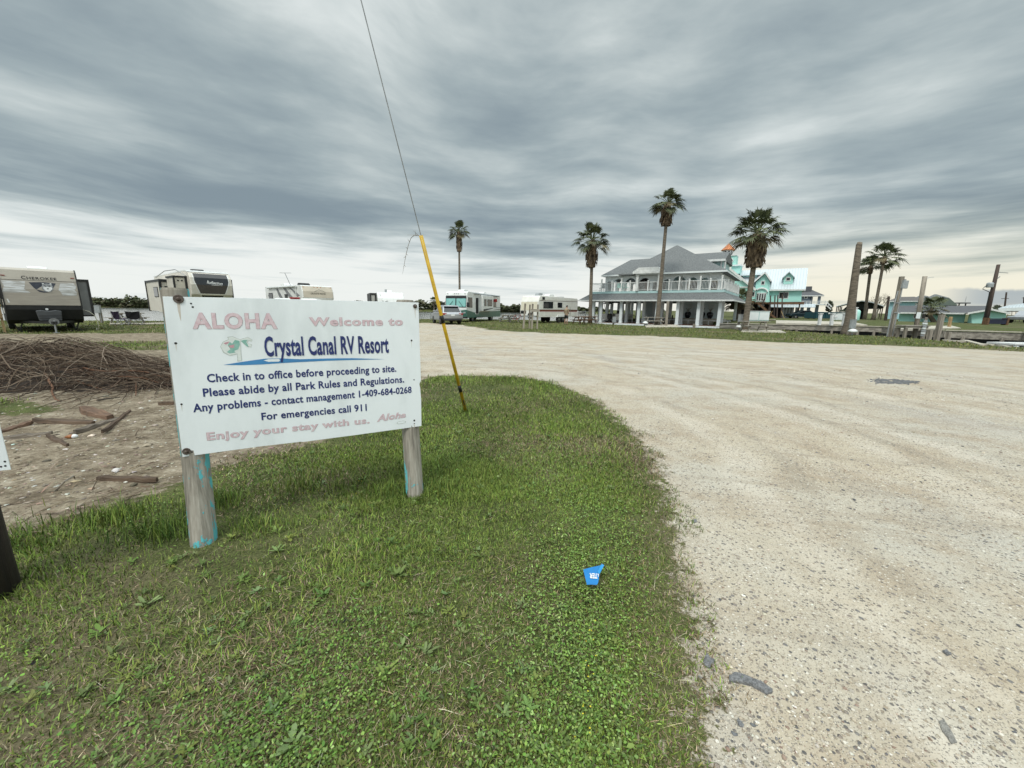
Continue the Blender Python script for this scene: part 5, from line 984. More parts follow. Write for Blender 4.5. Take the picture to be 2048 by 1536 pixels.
# gallery railing
RH = .95
rl = part('railing', M['white'], pv, lambda b: (b.box(-L_, 0, .0, .05, 3.5+RH-.06, 3.5+RH), b.box(-L_, 0, .0, .05, 3.58, 3.63), b.box(-.05, 0, .06, D_, 3.5+RH-.06, 3.5+RH), b.box(-.05, 0, .06, D_, 3.58, 3.63), b.box(-L_, -L_+.05, .06, D_, 3.5+RH-.06, 3.5+RH)))
def balusters(b):
    k = 110
    for i in range(k): x = -L_+L_*(i+.5)/k; b.box(x-.014, x+.014, .012, .040, 3.6, 3.5+RH-.04)
    for i in range(100): y = D_*(i+.5)/100; b.box(-.04, -.012, y-.014, y+.014, 3.6, 3.5+RH-.04)
part('balusters', M['white'], rl, balusters)
for px in (1178, 1203, 1224, 1243, 1260, 1296, 1338, 1358, 1378, 1400, 1420, 1443):
    x = max(-L_+.08, min(-.08, onp(px, 575, .02).x)); tall = .42 if px in (1358, 1400, 1443, 1243, 1203) else .18
    part('newel', M['white'], pv, lambda b: (b.box(x-.065, x+.065, -.05, .08, 3.5, 3.5+RH+tall), b.box(x-.085, x+.085, -.07, .10, 3.5+RH+tall-.10, 3.5+RH+tall-.04)))
for y in (2.5, 5, 7.5, 10, 12.5): part('newel', M['white'], pv, lambda b: b.box(-.12, .05, y-.09, y+.09, 3.5, 3.5+RH+.2))
# arcade walls: piers and arched heads
def arch_wall(b, x0, x1, y0, th, z0, z1, ops, spring, along='x'):
    F_ = (lambda x, y, z: (x, y, z)) if along == 'x' else (lambda x, y, z: (y, x, z))
    def bxx(xa, xb, za, zb):
        o = len(b.v); b.v += [F_(*p) for p in ((xa,y0,za),(xb,y0,za),(xb,y0+th,za),(xa,y0+th,za),(xa,y0,zb),(xb,y0,zb),(xb,y0+th,zb),(xa,y0+th,zb))]
        b.f += [[o+i for i in f] for f in ((3,2,1,0),(4,5,6,7),(0,1,5,4),(1,2,6,5),(2,3,7,6),(3,0,4,7))]
    e = x0
    for a, c in ops:
        bxx(e, a, z0, z1); e = c
        m_ = (a+c)/2; r = (c-a)/2; k = 12; rv_ = min(r, z1-spring-.12)
        arc = [(m_-r*math.cos(math.pi*i/k), spring+rv_*math.sin(math.pi*i/k)) for i in range(k+1)]
        for i in range(k):
            (xa, za), (xb, zb) = arc[i], arc[i+1]
            o = len(b.v); b.v += [F_(*p) for p in ((xa,y0,za),(xb,y0,zb),(xb,y0,z1),(xa,y0,z1),(xa,y0+th,za),(xb,y0+th,zb),(xb,y0+th,z1),(xa,y0+th,z1))]
            b.f += [[o+j for j in f] for f in ((0,1,2,3),(7,6,5,4),(4,5,1,0),(3,2,6,7))]
    bxx(e, x1, z0, z1)
UL = 12.4; AY = .75
ops = []
for a, c in ((415,480),(495,610),(625,755),(785,915),(945,990),(1060,1150),(1165,1320),(1335,1455),(1480,1585),(1610,1690)):
    xa, xc = onp(1140+a/5.69, 560, AY).x, onp(1140+c/5.69, 560, AY).x; ops.append((xa, xc))
xw0 = onp(1211, 560, AY).x; xw1 = -.55
ops = [o for o in ops if o[0] > xw0+.05]; ops[-1] = (ops[-1][0], min(ops[-1][1], xw1-.12))
part('arcade', M['palewhite'], pv, lambda b: arch_wall(b, xw0, xw1, AY, .22, 3.5, 5.2, ops, 4.30))
part('arcade', M['palewhite'], pv, lambda b: arch_wall(b, AY+.24, D_-.9, xw1-.22, .22, 3.5, 5.2, [(2.2, 3.6), (4.2, 5.6), (6.2, 7.6), (8.2, 9.6), (10.2, 11.6)], 4.30, 'y'))
part('arcade', M['palewhite'], pv, lambda b: arch_wall(b, AY+.24, D_-.9, xw0, .22, 3.5, 5.2, [(2.2, 4.0), (4.8, 6.6), (7.4, 9.2), (10.0, 11.8)], 4.30, 'y'))
part('inner_wall', M['paleaqua'], pv, lambda b: b.box(-6.4, xw1-.9, 3.6, 3.8, 3.5, 5.18)); part('inner_wall', pmat('brown_inner_wall', (0.10, 0.085, 0.075), (0.07, 0.06, 0.05), 2, .8), pv, lambda b: b.box(-10.3, -6.42, 5.6, 5.8, 3.5, 5.18))
part('ceiling', M['pavgrey'], pv, lambda b: b.box(xw0+.02, xw1-.02, AY+.02, D_-.95, 5.19, 5.22))
for px, m_ in ((1383, 'newwood'), (1428, 'newwood'), (1393, 'white')):
    x = onp(px, 566, 3.6).x; dd_ = bx('door', M[m_], pv, x-.42, x+.42, 3.54, 3.598, 3.5, 4.6, .01); bx('pane', M['glass'], dd_, x-.25, x+.25, 3.52, 3.545, 3.9, 4.45)
x = onp(1298, 566, 5.6).x; bx('door', pmat('orange_door', (0.33, 0.10, 0.03), (0.26, 0.08, 0.03), 3, .5), pv, x-.5, x+.5, 5.54, 5.598, 3.5, 4.75, .01)
# roofs
def hip(b, x0, x1, y0, y1, z, pk, ov=.0):
    ps = [(x0, y0, z), (x1, y0, z), (x1, y1, z), (x0, y1, z)]; lo = [(p[0], p[1], z-.14) for p in ps]; k = len(pk)
    vs = ps+lo+list(pk)
    if k == 1: fs = [(0,1,8),(1,2,8),(2,3,8),(3,0,8)]
    else: fs = [(0,1,9,8),(1,2,9),(2,3,8,9),(3,0,8)]
    b.add(vs, fs+[(7,6,5,4),(0,4,5,1),(1,5,6,2),(2,6,7,3),(3,7,4,0)])
XE, YE = .05, -.1
pkx = onp(1354.5, 490, 6.6)
part('main_roof', M['shingle'], pv, lambda b: hip(b, -10.6, XE, YE, D_-.1, 5.34, [(pkx.x, 6.6, pkx.z)]))
lr = onp(1262, 519.5, 6.6); lr2 = onp(1300, 519, 6.6)
part('wing_roof', M['shingle'], pv, lambda b: hip(b, -UL-.35, -7.0, .25, D_-1.6, 5.325, [(lr.x, 6.6, lr.z), (lr2.x+1.5, 6.6, lr.z)]))
part('eave_board', M['palewhite'], pv, lambda b: [b.bar(p, q, .05, .16) for p, q in (((-8.6, YE-.02, 5.25), (XE, YE-.02, 5.25)), ((XE+.02, YE, 5.25), (XE+.02, D_-.1, 5.25)), ((-UL-.35, .22, 5.25), (-10.4, .22, 5.25)))])
# rear upper block with its own roof
r0, r1 = onp(1404, 530, 6.2), onp(1446, 530, 6.2)
part('upper_block', M['paleaqua'], pv, lambda b: b.box(r0.x-1.5, r1.x, 6.2, 11.8, 5.0, onp(1440, 520.5, 6.2).z))
part('upper_roof', M['shingle'], pv, lambda b: (lambda z: b.px([(5.7, z), (9.0, z+1.15), (12.3, z), (12.3, z-.14), (5.7, z-.14)], r0.x-2.6, r1.x+.25))(onp(1440, 519, 6.0).z))
part('upper_fascia', M['white'], pv, lambda b: (lambda z: b.box(r0.x-1.0, r1.x+.27, 5.64, 5.698, z-.2, z+.02))(onp(1440, 519, 6.0).z))
for dx_ in (-.25, .12): bx('upper_trim', M['white'], pv, r1.x+dx_, r1.x+dx_+.16, 6.12, 6.198, 5.2, onp(1440, 521, 6.2).z)
# portico over the gallery
q0, q1 = onp(1276, 540, -.15), onp(1320, 540, -.15); zt, zb_ = onp(1298, 537, -.15).z, onp(1298, 547, -.15).z
part('portico_roof', M['white'], pv, lambda b: (b.box(q0.x-.45, q1.x+.35, -.45, 4.4, zb_, zb_+.22), b.py([(q0.x-.45, zb_+.23), (q1.x+.35, zb_+.23), (q1.x*.5+q0.x*.5+1, zt+.12), (q1.x*.5+q0.x*.5-1, zt+.12)], -.40, 4.4), b.pz([(q1.x+.36, .0), (q1.x+2.0, 2.6), (q1.x+.36, 4.2)], zb_+.02, zb_+.20)))
for xx in (q0.x, q1.x): part('portico_column', M['white'], pv, lambda b: (b.box(xx-.13, xx+.13, -.2, .06, 3.5, zb_), b.box(xx-.18, xx+.18, -.25, .11, zb_-.16, zb_-.01)))
part('portico_column', M['white'], pv, lambda b: b.box(q1.x+1.6, q1.x+1.8, 2.2, 2.4, 3.5, zb_))
# ground level: grey clad core, stair, raised planter wall
part('core_wall', M['pavgrey'], pv, lambda b: b.box(-5.4, -.6, 6.0, 6.2, 0, 3.1)); part('stair_wall', M['pavgrey'], pv, lambda b: b.box(-9.5, -7.6, 7.0, 7.2, 0, 3.1))
part('siding_lines', M['palewhite'], pv, lambda b: [b.box(-5.4, -.6, 5.985, 5.999, z, z+.02) for z in (1.2, 1.55, 1.9, 2.25, 2.6)])
part('raised_platform', M['concrete'], pv, lambda b: b.box(-6.2, -.2, 3.9, 5.95, 0.002, .62))
for px in (1381, 1404, 1423):
    w_ = onp(px, 613, 5.95); wz = min(2.2, max(1.7, w_.z))
    part('ship_wheel', M['white'], pv, lambda b: (b.tube([(w_.x+.26*math.cos(a*math.pi/6), 5.93, wz+.26*math.sin(a*math.pi/6)) for a in range(13)], .035, 6, False), [b.bar((w_.x, 5.93, wz), (w_.x+.36*math.cos(a*math.pi/4), 5.93, wz+.36*math.sin(a*math.pi/4)), .025) for a in range(8)]))
s0, s1 = onp(1302, 605, 4.5), onp(1333, 628, 4.5)
st_ = part('stair', M['palewhite'], pv, lambda b: [b.box(s0.x+(s1.x-s0.x)*k/12, s0.x+(s1.x-s0.x)*k/12+.3, 4.5, 5.6, 2.9-2.7*k/12, 2.96-2.7*k/12) for k in range(13)])
part('stair_rail', M['white'], st_, lambda b: (b.bar((s0.x, 4.45, 3.5), (s1.x, 4.45, 1.1), .07, .10), b.bar((s0.x, 4.45, 3.05), (s1.x, 4.45, .7), .04, .05), b.bar((s0.x, 4.45, 2.75), (s1.x, 4.45, .3), .06, .16)))
part('deck_rail', M['white'], pv, lambda b: (b.box(-6.0, .6, 2.6, 2.66, .42, .50), [b.box(x, x+.08, 2.6, 2.68, 0, .5) for x in (-5.5, -3.5, -1.5, .3)]))
part('ceiling', M['palewhite'], pv, lambda b: b.box(-L_+.05, -.05, .1, D_-.1, 3.06, 3.11))
# things standing on the pavilion deck
def pt_w(x, y, z=0.0): c, s = math.cos(YAW), math.sin(YAW); return Vector((PO.x+x*c-y*s, PO.y+x*s+y*c, z))
urnm = pmat('black_glazed_urn', (0.016, 0.017, 0.022), (0.010, 0.011, 0.014), 4, 0.25)
for k, (px, lb) in enumerate(((1375, 'black urn with a dead plant below the leftmost ship wheel'), (1403, 'black urn half hidden by a white column in the middle of the three'), (1419.5, 'black urn nearest the right end of the raised platform'))):
    q = onp(px, 635, 4.4); u_ = thing('urn', lb, 'urn', pt_w(q.x, 4.4, .62), 0, 'black urns on the platform')
    part('pot', urnm, u_, lambda b: b.lathe([(.14, 0), (.24, .10), (.34, .42), (.33, .58), (.24, .66), (.28, .72), (.24, .73)], (0, 0, 0), 16), smooth=True)
    part('plant', M['deadfrond'], u_, lambda b: [b.tube([(0, 0, .7), (.12*math.cos(a), .12*math.sin(a), .95), (.22*math.cos(a*1.3), .22*math.sin(a), 1.1)], .012, 4) for a in range(7)])
bt = thing('pontoon_boat', 'pontoon boat with a black canopy and outboard motor moored under the pavilion', 'boat', pt_w(onp(1220, 645, .9).x, .9, -.15), YAW)
for x in (-.75, .75): part('pontoon', M['steel'], bt, lambda b: b.lathe([(.05, -.35), (.25, -.15), (.27, 0), (.27, 4.5), (.05, 4.9)], (x, 0, .05), 12, 'y'), smooth=True)
part('deck', M['greymetal'], bt, lambda b: b.box(-1.1, 1.1, 0, 4.8, .32, .40)); part('fence', M['oldwhite'], bt, lambda b: (b.box(-1.1, -.1, .15, .2, .45, 1.15), b.box(.55, 1.1, .15, .2, .45, 1.15), b.box(-1.1, -1.05, .2, 4.7, .45, 1.15), b.box(1.05, 1.1, .2, 4.7, .45, 1.15)))
part('canopy', M['black'], bt, lambda b: b.py([(-1.25, 2.28), (-1.2, 2.36), (-.5, 2.52), (.5, 2.52), (1.2, 2.36), (1.25, 2.28), (.5, 2.44), (-.5, 2.44)], .6, 2.8)); part('canopy_frame', M['chrome'], bt, lambda b: [b.bar((s*1.08, 1.6, 1.1), (s*1.2, y, 2.3), .035) for s in (-1, 1) for y in (.8, 2.6)])
part('outboard', M['black'], bt, lambda b: (b.box(-.22, .18, -.5, .02, .55, 1.15), b.box(-.12, .08, -.35, -.05, -.1, .6)), .05); part('seat', M['oldwhite'], bt, lambda b: b.box(.3, 1.0, 1.0, 1.8, .41, .95), .05)
part('console', M['black'], bt, lambda b: b.box(-.1, .5, 2.2, 2.8, .41, 1.5), .05)
tb = thing('folding_table', 'white folding table standing between columns on the pavilion deck', 'table', pt_w(onp(1251, 644, 1.9).x, 2.6, 0), YAW)
part('table_top', M['white'], tb, lambda b: b.box(-.7, .7, -.35, .35, .82, .88), .01)
for x in (-.55, .55): part('leg', M['white'], tb, lambda b: (b.box(x-.04, x+.04, -.3, .3, .02, .06), b.box(x-.05, x+.05, -.04, .04, .04, .82)))
for k, (px, lb) in enumerate(((1288, 'white plastic chair near the foot of the pavilion stair'), (1336, 'dark patio chair in front of the grey pavilion wall'), (1349, 'dark patio chair next to a white column by the grey wall'))):
    q = onp(px, 638, 3.3); ch = thing('patio_chair', lb, 'chair', pt_w(q.x, 3.3, 0), YAW+k, 'chairs on the pavilion deck'); m_ = M['white'] if k == 0 else M['black']
    part('seat', m_, ch, lambda b: b.box(-.25, .25, -.25, .25, .42, .46)); part('backrest', m_, ch, lambda b: b.box(-.25, .25, .22, .26, .46, .95))
    for x in (-.22, .22):
        for y in (-.22, .22): part('leg', m_, ch, lambda b: b.box(x-.02, x+.02, y-.02, y+.02, 0, .42))
for k, (px, lb) in enumerate(((1205, 'teal lounge chair on the gallery behind the railing, leftmost'), (1240, 'teal gallery chair below the second arch'), (1251, 'teal gallery chair left of the portico column'))):
    q = onp(px, 577, .8); ch = thing('gallery_chair', lb, 'chair', pt_w(q.x, .75, 3.5), YAW+.4*k, 'chairs on the pavilion gallery'); m_ = M['aqua'] if k else M['greymetal']
    part('seat', m_, ch, lambda b: b.box(-.3, .3, -.25, .25, .40, .45)); part('backrest', m_, ch, lambda b: b.box(-.3, .3, .23, .28, .45, 1.0))
    for x in (-.27, .27): part('leg', m_, ch, lambda b: (b.box(x-.02, x+.02, -.23, -.19, 0, .40), b.box(x-.02, x+.02, .19, .23, 0, .40)))
# ------------------------------------------------------------------ palms
def palm_crown(rnd, R, nf, up_bias=0.0, droop=0.9):
    g_, d_, st_ = MB(), MB(), MB()
    for i in range(nf):
        a = 2.39996*i+rnd.gauss(0, .25); e = math.radians(rnd.uniform(-16, 78) if i % 6 else rnd.uniform(-40, -12))+up_bias
        dv = Vector((math.cos(a)*math.cos(e), math.sin(a)*math.cos(e), math.sin(e)))
        pl = R*rnd.uniform(.46, .66)*(1-.12*max(0, math.sin(e))); tip = dv*pl+Vector((0, 0, -.06*pl*math.cos(e)))
        st_.tube([(0, 0, -.1), dv*pl*.5+Vector((0, 0, .03)), tip], [.035, .028, .018], 4, False)
        side = dv.cross(Vector((0, 0, 1)));
        if side.length < .1: side = Vector((1, 0, 0))
        side.normalize(); nrm = side.cross(dv).normalized(); fr = R*rnd.uniform(.38, .52)*(1-.25*max(0, math.sin(e))); tgt = d_ if (e < math.radians(-12) and rnd.random() < .45) else g_
        ns = 26
        for k in range(ns):
            th = math.radians(-115+230*k/(ns-1)); ln = fr*(0.72+.28*math.cos(th*.8))*rnd.uniform(.85, 1.08)
            q = (dv*math.cos(th)+side*math.sin(th)).normalized(); w_ = fr*.052
            sp = q.cross(nrm).normalized()*w_
            fold = nrm*(.16*abs(math.sin(th)))*ln
            p1 = tip+q*ln*.55+fold+Vector((0, 0, -.06*ln)); p2 = tip+q*ln+fold+Vector((0, 0, -ln*droop*rnd.uniform(.2, .55)))
            o = len(tgt.v); tgt.v += [tuple(tip), tuple(p1+sp), tuple(p1-sp), tuple(p2)]
            tgt.f += [[o, o+1, o+2], [o+1, o+3, o+2]]
    return g_, d_, st_
def palm(label, x, y, z0, zc, tr0, tr1, R, skirt, nf=34, lean=(0, 0), seed=1, skirt_r=None, bend=0.0, parts_=True):
    rnd = random.Random(seed); o = thing('palm_tree', label, 'palm tree', (x, y, z0), 0, 'palm trees')
    H_ = zc-z0; n_ = 10
    def ctr_(t): return (lean[0]*t+bend*math.sin(math.pi*t), lean[1]*t, H_*t)
    part('trunk', M['trunk'], o, lambda b: b.tube([ctr_(i/n_) if i else (0, 0, -.3) for i in range(n_+1)], [(tr0*1.35 if i == 0 else tr0+(tr1-tr0)*(i/n_)**.6)*(1+.03*math.sin(i*2.7)) for i in range(n_+1)], 12), smooth=True)
    g_, d_, st_ = palm_crown(rnd, R, nf); off = Vector(ctr_(1))
    for mb_, m_, nm in ((g_, 'frond', 'crown'), (d_, 'frondtip', 'drying_fronds'), (st_, 'frond', 'frond_stalks')):
        if mb_.v:
            mb_.v = [tuple(Vector(p)+off) for p in mb_.v]; mb_.build(nm, M[m_], o)
    if skirt:
        sr = skirt_r or R*.34
        def fn(b):
            for i in range(230):
                a = rnd.uniform(0, 6.28); t0 = rnd.uniform(0.04, .85); zz = -.10-skirt*t0; rad = sr*(.42+.70*math.sin(math.pi*min(1, t0*.80+.16)))*rnd.uniform(.6, 1.05)
                ln = skirt*rnd.uniform(.22, .42); wd = sr*rnd.uniform(.10, .22); tx, ty = -math.sin(a), math.cos(a)
                p0 = Vector((math.cos(a)*rad*.6, math.sin(a)*rad*.6, zz+.1)); p1 = Vector((math.cos(a)*rad, math.sin(a)*rad, zz-ln*.5)); p2 = Vector((math.cos(a+.2*rnd.gauss(0, 1))*rad*.98, math.sin(a)*rad*.98, max(-skirt*1.06, zz-ln)))
                s_ = Vector((tx, ty, 0))*wd; off2 = [off+p for p in (p0-s_*.5, p0+s_*.5, p1+s_, p1-s_, p2+s_*.3, p2-s_*.3)]
                o_ = len(b.v); b.v += [tuple(p) for p in off2]; b.f += [[o_, o_+1, o_+2, o_+3], [o_+3, o_+2, o_+4, o_+5]]
            b.lathe([(.05, -skirt*.98), (sr*.45, -skirt*.85), (sr*.62, -skirt*.55), (sr*.45, -skirt*.15), (.08, .05)], tuple(off), 12)
        part('dead_fronds', M['deadfrond'], o, fn)
    return o
def palm_px(label, base, crown_px, Y, R, skirt_px, tr0, tr1, seed, nf=34, skirt_r=None, z0=0.0):
    b_ = at(*base, Y=Y); c_ = at(*crown_px, Y=Y); s_ = at(crown_px[0], skirt_px, Y=Y)
    return palm(label, b_.x, Y, z0, c_.z, tr0, tr1, R, c_.z-s_.z, nf, (c_.x-b_.x, 0), seed, skirt_r)
palm_px('slim palm rising behind the green motorhome', (919,577), (918,461), 50, 1.65, 501, .16, .11, 3, 32, .36).location
palm_px('palm with a wide shaggy crown at the left end of the pavilion', (1180,646), (1185,479), 42.8, 2.3, 532, .21, .15, 8, 36, .60)
palm_px('tallest palm, standing in front of the pavilion portico', (1314,650), (1336,405), 38.6, 1.75, 449, .24, .13, 5, 38, .56)
palm_px('broadest palm, beside the picnic table right of the pavilion', (1489,660), (1517,463), 30.3, 2.25, 531, .24, .17, 12, 38, .68)
palm_px('taller palm of the pair by the carport', (1746,640), (1769,513), 66, 3.0, 527, .26, .18, 21, 38, .42, 0.3)
palm_px('shorter palm of the pair by the carport', (1729,637), (1742,530), 70, 2.5, 547, .26, .20, 33, 34, .42, 0.3)
palm_px('squat green palm against the corner of the pavilion', (1477,632), (1478,600), 52, 2.2, 618, .3, .3, 41, 40, 1.0)
palm_px('tiny palm far off on the shore behind the yellow guy wire', (868,615), (868,602), 150, 2.4, 606, .25, .2, 44, 26)
cp_ = at(1870, 641, Y=54); cq = at(1866, 615, Y=54)
palm('palm with a curved leaning trunk in front of the low aqua house', cp_.x, 54, .3, cq.z, .30, .20, 2.2, 0, 26, (cq.x-cp_.x, 0), 51, bend=-.5)
sp = at(1695, 668, Y=26.9); tp_ = at(1718.5, 488, Y=26.9)
o = thing('dead_palm_trunk', 'headless dead palm trunk standing like a pole at the canal edge', 'tree trunk', (sp.x, sp.y, 0))
part('trunk', M['trunk'], o, lambda b: b.tube([(0, 0, -.3), (.02, 0, .25), (.0, 0, .8), ((tp_.x-sp.x)*.3, 0, 2), ((tp_.x-sp.x)*.7, 0, 4.2), (tp_.x-sp.x, 0, tp_.z-.05), (tp_.x-sp.x+.03, 0, tp_.z+.1)], [.46, .40, .31, .245, .20, .165, .13], 14), smooth=True)
# ------------------------------------------------------------------ far shore scrub
hp = [(-700,5),(-100,5.0),(180,4.6),(210,5.1),(225,4.4),(245,5.0),(260,4.6),(270,6.6),(285,5.4),(300,4.6),(480,4.4),(700,4.6),(820,4.6),(845,6.0),(872,5.6),(890,5.0),(1000,4.2),(1040,3.6),(1150,3.0),(1190,2.8),(1215,1.5)]
tl_ = MB(); rt = random.Random(9); cc = []
for i in range(26000):
    px = rt.uniform(-300, 1215); Y = 221+abs(rt.gauss(0, 8)); X = (px-1024)/770*Y; top = float(np.interp(px, [a for a, _ in hp], [c_ for _, c_ in hp]))*(.86+.16*math.sin(X*.55)+.10*math.sin(X*1.7+1))
    z = .1+top*rt.random()**.75*rt.uniform(.8, 1.0); s_ = rt.uniform(.35, 1.0)
    a, e = rt.uniform(0, 6.28), rt.uniform(-.5, 1.3); u_ = Vector((math.cos(a), math.sin(a), 0)); w_ = Vector((-math.sin(a)*math.cos(e), math.cos(a)*math.cos(e), math.sin(e)))
    c_ = Vector((X, Y, z)); tl_.add([c_-u_*s_-w_*s_*.6, c_+u_*s_-w_*s_*.5, c_+u_*s_*.7+w_*s_*.6, c_-u_*s_*.6+w_*s_*.7], [(0,1,2,3)])
    k = rt.uniform(.7, 1.3); base = (0.080, 0.094, 0.044) if rt.random() < .7 else (0.12, 0.112, 0.066); cc += [[base[0]*k, base[1]*k, base[2]*k]]*4
o = mesh_np('shore_scrub', np.array(tl_.v), np.array(tl_.f), M['tint_leaf'], cols=np.array(cc), smooth=False); tag(o, 'dark band of scrub along the far shore of the lagoon', 'shrubs', kind='stuff')
# ------------------------------------------------------------------ bulkheads of the canal
def wall_line(name, label, pts, h0, th, m, z1, group=None, cap=True):
    w_ = [at(px, py, z=z1) if len(p_) == 2 else None for p_ in pts for px, py in [p_[:2]]]
    c0 = w_[0]; o = thing(name, label, 'bulkhead', (c0.x, c0.y, 0), 0, group)
    part('planks', m, o, lambda b: [b.bar((p.x-c0.x, p.y-c0.y, (z1+h0)/2-.03), (q.x-c0.x, q.y-c0.y, (z1+h0)/2-.03), th, z1-h0-.06) for p, q in zip(w_, w_[1:])])
    part('shade_backing', M['dark'], o, lambda b: [b.bar((p.x-c0.x+.05, p.y-c0.y+.30, (h0-1.6)/2), (q.x-c0.x+.05, q.y-c0.y+.30, (h0-1.6)/2), .1, h0+1.6) for p, q in zip(w_, w_[1:])])  # dark sheet standing in for the shadow below the planks
    if cap: part('cap', M['concrete'], o, lambda b: [b.bar((p.x-c0.x, p.y-c0.y, z1+.0), (q.x-c0.x, q.y-c0.y, z1+.0), th+.16, .06) for p, q in zip(w_, w_[1:])])
    for p, q in zip(w_, w_[1:]):
        k = max(2, int((q-p).length/2.4))
        for i in range(k):
            c_ = p+(q-p)*(i+.5)/k; nv = Vector((q.y-p.y, p.x-q.x, 0)).normalized(); nv = nv if nv.dot(c_-EYEV) < 0 else -nv; c_ = c_+nv*(th/2+.10)
            part('pile', M['oldwood'], o, lambda b: b.tube([(c_.x-c0.x, c_.y-c0.y, -1.6), (c_.x-c0.x, c_.y-c0.y, z1-.42)], .10, 7))
    return o
wall_line('bulkhead', 'weathered plank bulkhead facing the lot between the pavilion and the dead palm trunk', [(1440,646.5),(1560,648.5),(1700,651.5),(1765,653)], -.16, .12, M['oldwoodh'], .32)
wall_line('bulkhead', 'long grey bulkhead running off to the right edge below the green lawn', [(1766,653.2),(1890,660),(2048,664.5),(2330,682)], -.20, .12, M['oldwoodh'], .34)
wall_line('bulkhead', 'raised plank wall behind the picnic table right of the pavilion', [(1466,638.5),(1550,639.5)], -.2, .12, M['oldwoodh'], .42)
a, b_ = at(1500, 641, z=.36), at(1690, 648, z=.36); dk = MB(); pp = [at(1552,640.5,z=.355), at(1700,643.5,z=.355), at(1735,649.5,z=.355), at(1552,646,z=.355)]
dk.pz([(p.x, p.y) for p in pp], .25, .36); tag(dk.build('concrete_pad', M['concrete']), 'pale concrete pad behind the row of white posts', 'concrete pad')
dk = MB(); pp = [at(1800,652,z=.345), at(1905,651.5,z=.345), at(1922,656,z=.345), at(1800,658,z=.345)]; dk.pz([(p.x, p.y) for p in pp], .2, .35); tag(dk.build('concrete_pad', M['concrete']), 'concrete pad behind the two canal side posts on the far bank', 'concrete pad')
for k, (px, y0, y1, lb) in enumerate(((1638,650,628,'white post on the bulkhead, leftmost of the row and plain'), (1662,650.5,628,'white post with a cap and lamp box on the bulkhead'), (1686.5,651,629,'white post just left of the dead palm trunk'), (1707.5,653,616,'tall leaning white post right of the dead palm trunk'))):
    p = at(px, y0, z=.35); t_ = at(px+3.5, y1, Y=p.y); o = thing('white_post', lb, 'post', p, 0, 'white posts on the bulkhead')
    part('shaft', M['white'], o, lambda b: b.bar((0, 0, 0), (t_.x-p.x, 0, t_.z-p.z), .20)); part('cap', M['white'], o, lambda b: b.bar((t_.x-p.x, 0, t_.z-p.z), (t_.x-p.x, 0, t_.z-p.z+.06), .27))
    if k == 1: part('lamp_box', M['white'], o, lambda b: b.box(t_.x-p.x+.05, t_.x-p.x+.35, -.2, .1, t_.z-p.z-.3, t_.z-p.z-.05), .02)
# ------------------------------------------------------------------ aqua stilt house
AY_ = 75.0
def A(px, py, Y=AY_): return at(px, py, Y=Y)
ho = A(1560, 640); ah_ = thing('stilt_house', 'bright aqua house on stilts with white metal roofs and a copper topped tower', 'house', (ho.x, AY_, .3))
ah_.rotation_euler = (0, 0, dirv(.57, .82)); ah_.scale = (.84, 1, 1)
def HP(px, py, Y=AY_): return (at(px, py, Y=AY_).x-ho.x, at(px, py, Y=Y).z-.3)
mroof = bpy.data.materials.new('white_standing_seam'); mroof.use_nodes = True; t = NT(mroof.node_tree); b = mroof.node_tree.nodes['Principled BSDF']; xx = t.sep(t.new('ShaderNodeTexCoord').outputs['Object'])[0]
rib = t.m('GREATER_THAN', t.m('FRACT', t.m('MULTIPLY', xx, 1.9)), .86); t.put(b.inputs['Base Color'], t.mix(rib, (0.52, 0.575, 0.60), (0.36, 0.40, 0.43))); b.inputs['Roughness'].default_value = .45; b.inputs['Metallic'].default_value = .15
M['mroof'] = mroof
def face(name, m, pts, Y, th, parent=ah_):
    q = [HP(px, py, Y) for px, py in pts]; return part(name, m, parent, lambda b: b.py(q, Y-AY_, Y-AY_+th))
def win(px0, px1, py0, py1, Y, parent=ah_, fr='white'):
    (x0, z1), (x1, z0) = HP(px0, py0, Y), HP(px1, py1, Y); f = bx('window', M[fr], parent, x0, x1, Y-AY_-.06, Y-AY_-.003, z0, z1)
    e = min(.13, (x1-x0)*.16); bx('pane', M['glass'], f, x0+e, x1-e, Y-AY_-.08, Y-AY_-.055, z0+e, z1-e); return f
face('wall', M['aqua'], [(1536,578),(1602.5,578),(1601,604),(1536,604)], 75, 7.5)
(xr0, ze), (xr1, _) = HP(1534, 578, 74.4), HP(1608.5, 578, 74.4); zr_ = HP(1570, 538, 79)[1]; xrr = HP(1611.5, 538, 79)[0]
part('roof', M['mroof'], ah_, lambda b: b.px([(-.7, ze), (4.2, zr_), (9.0, ze), (9.0, ze-.2), (4.2, zr_-.2), (-.7, ze-.2)], xr0-6.5, xr1+.1))
part('gable_wall', M['aqua'], ah_, lambda b: b.px([(.05, ze-.2), (4.2, zr_-.35), (8.2, ze-.2)], xr1-.6, xr1-.3)); part('eave_board', M['white'], ah_, lambda b: b.box(xr0, xr1+.1, -.76, -.705, ze-.28, ze))
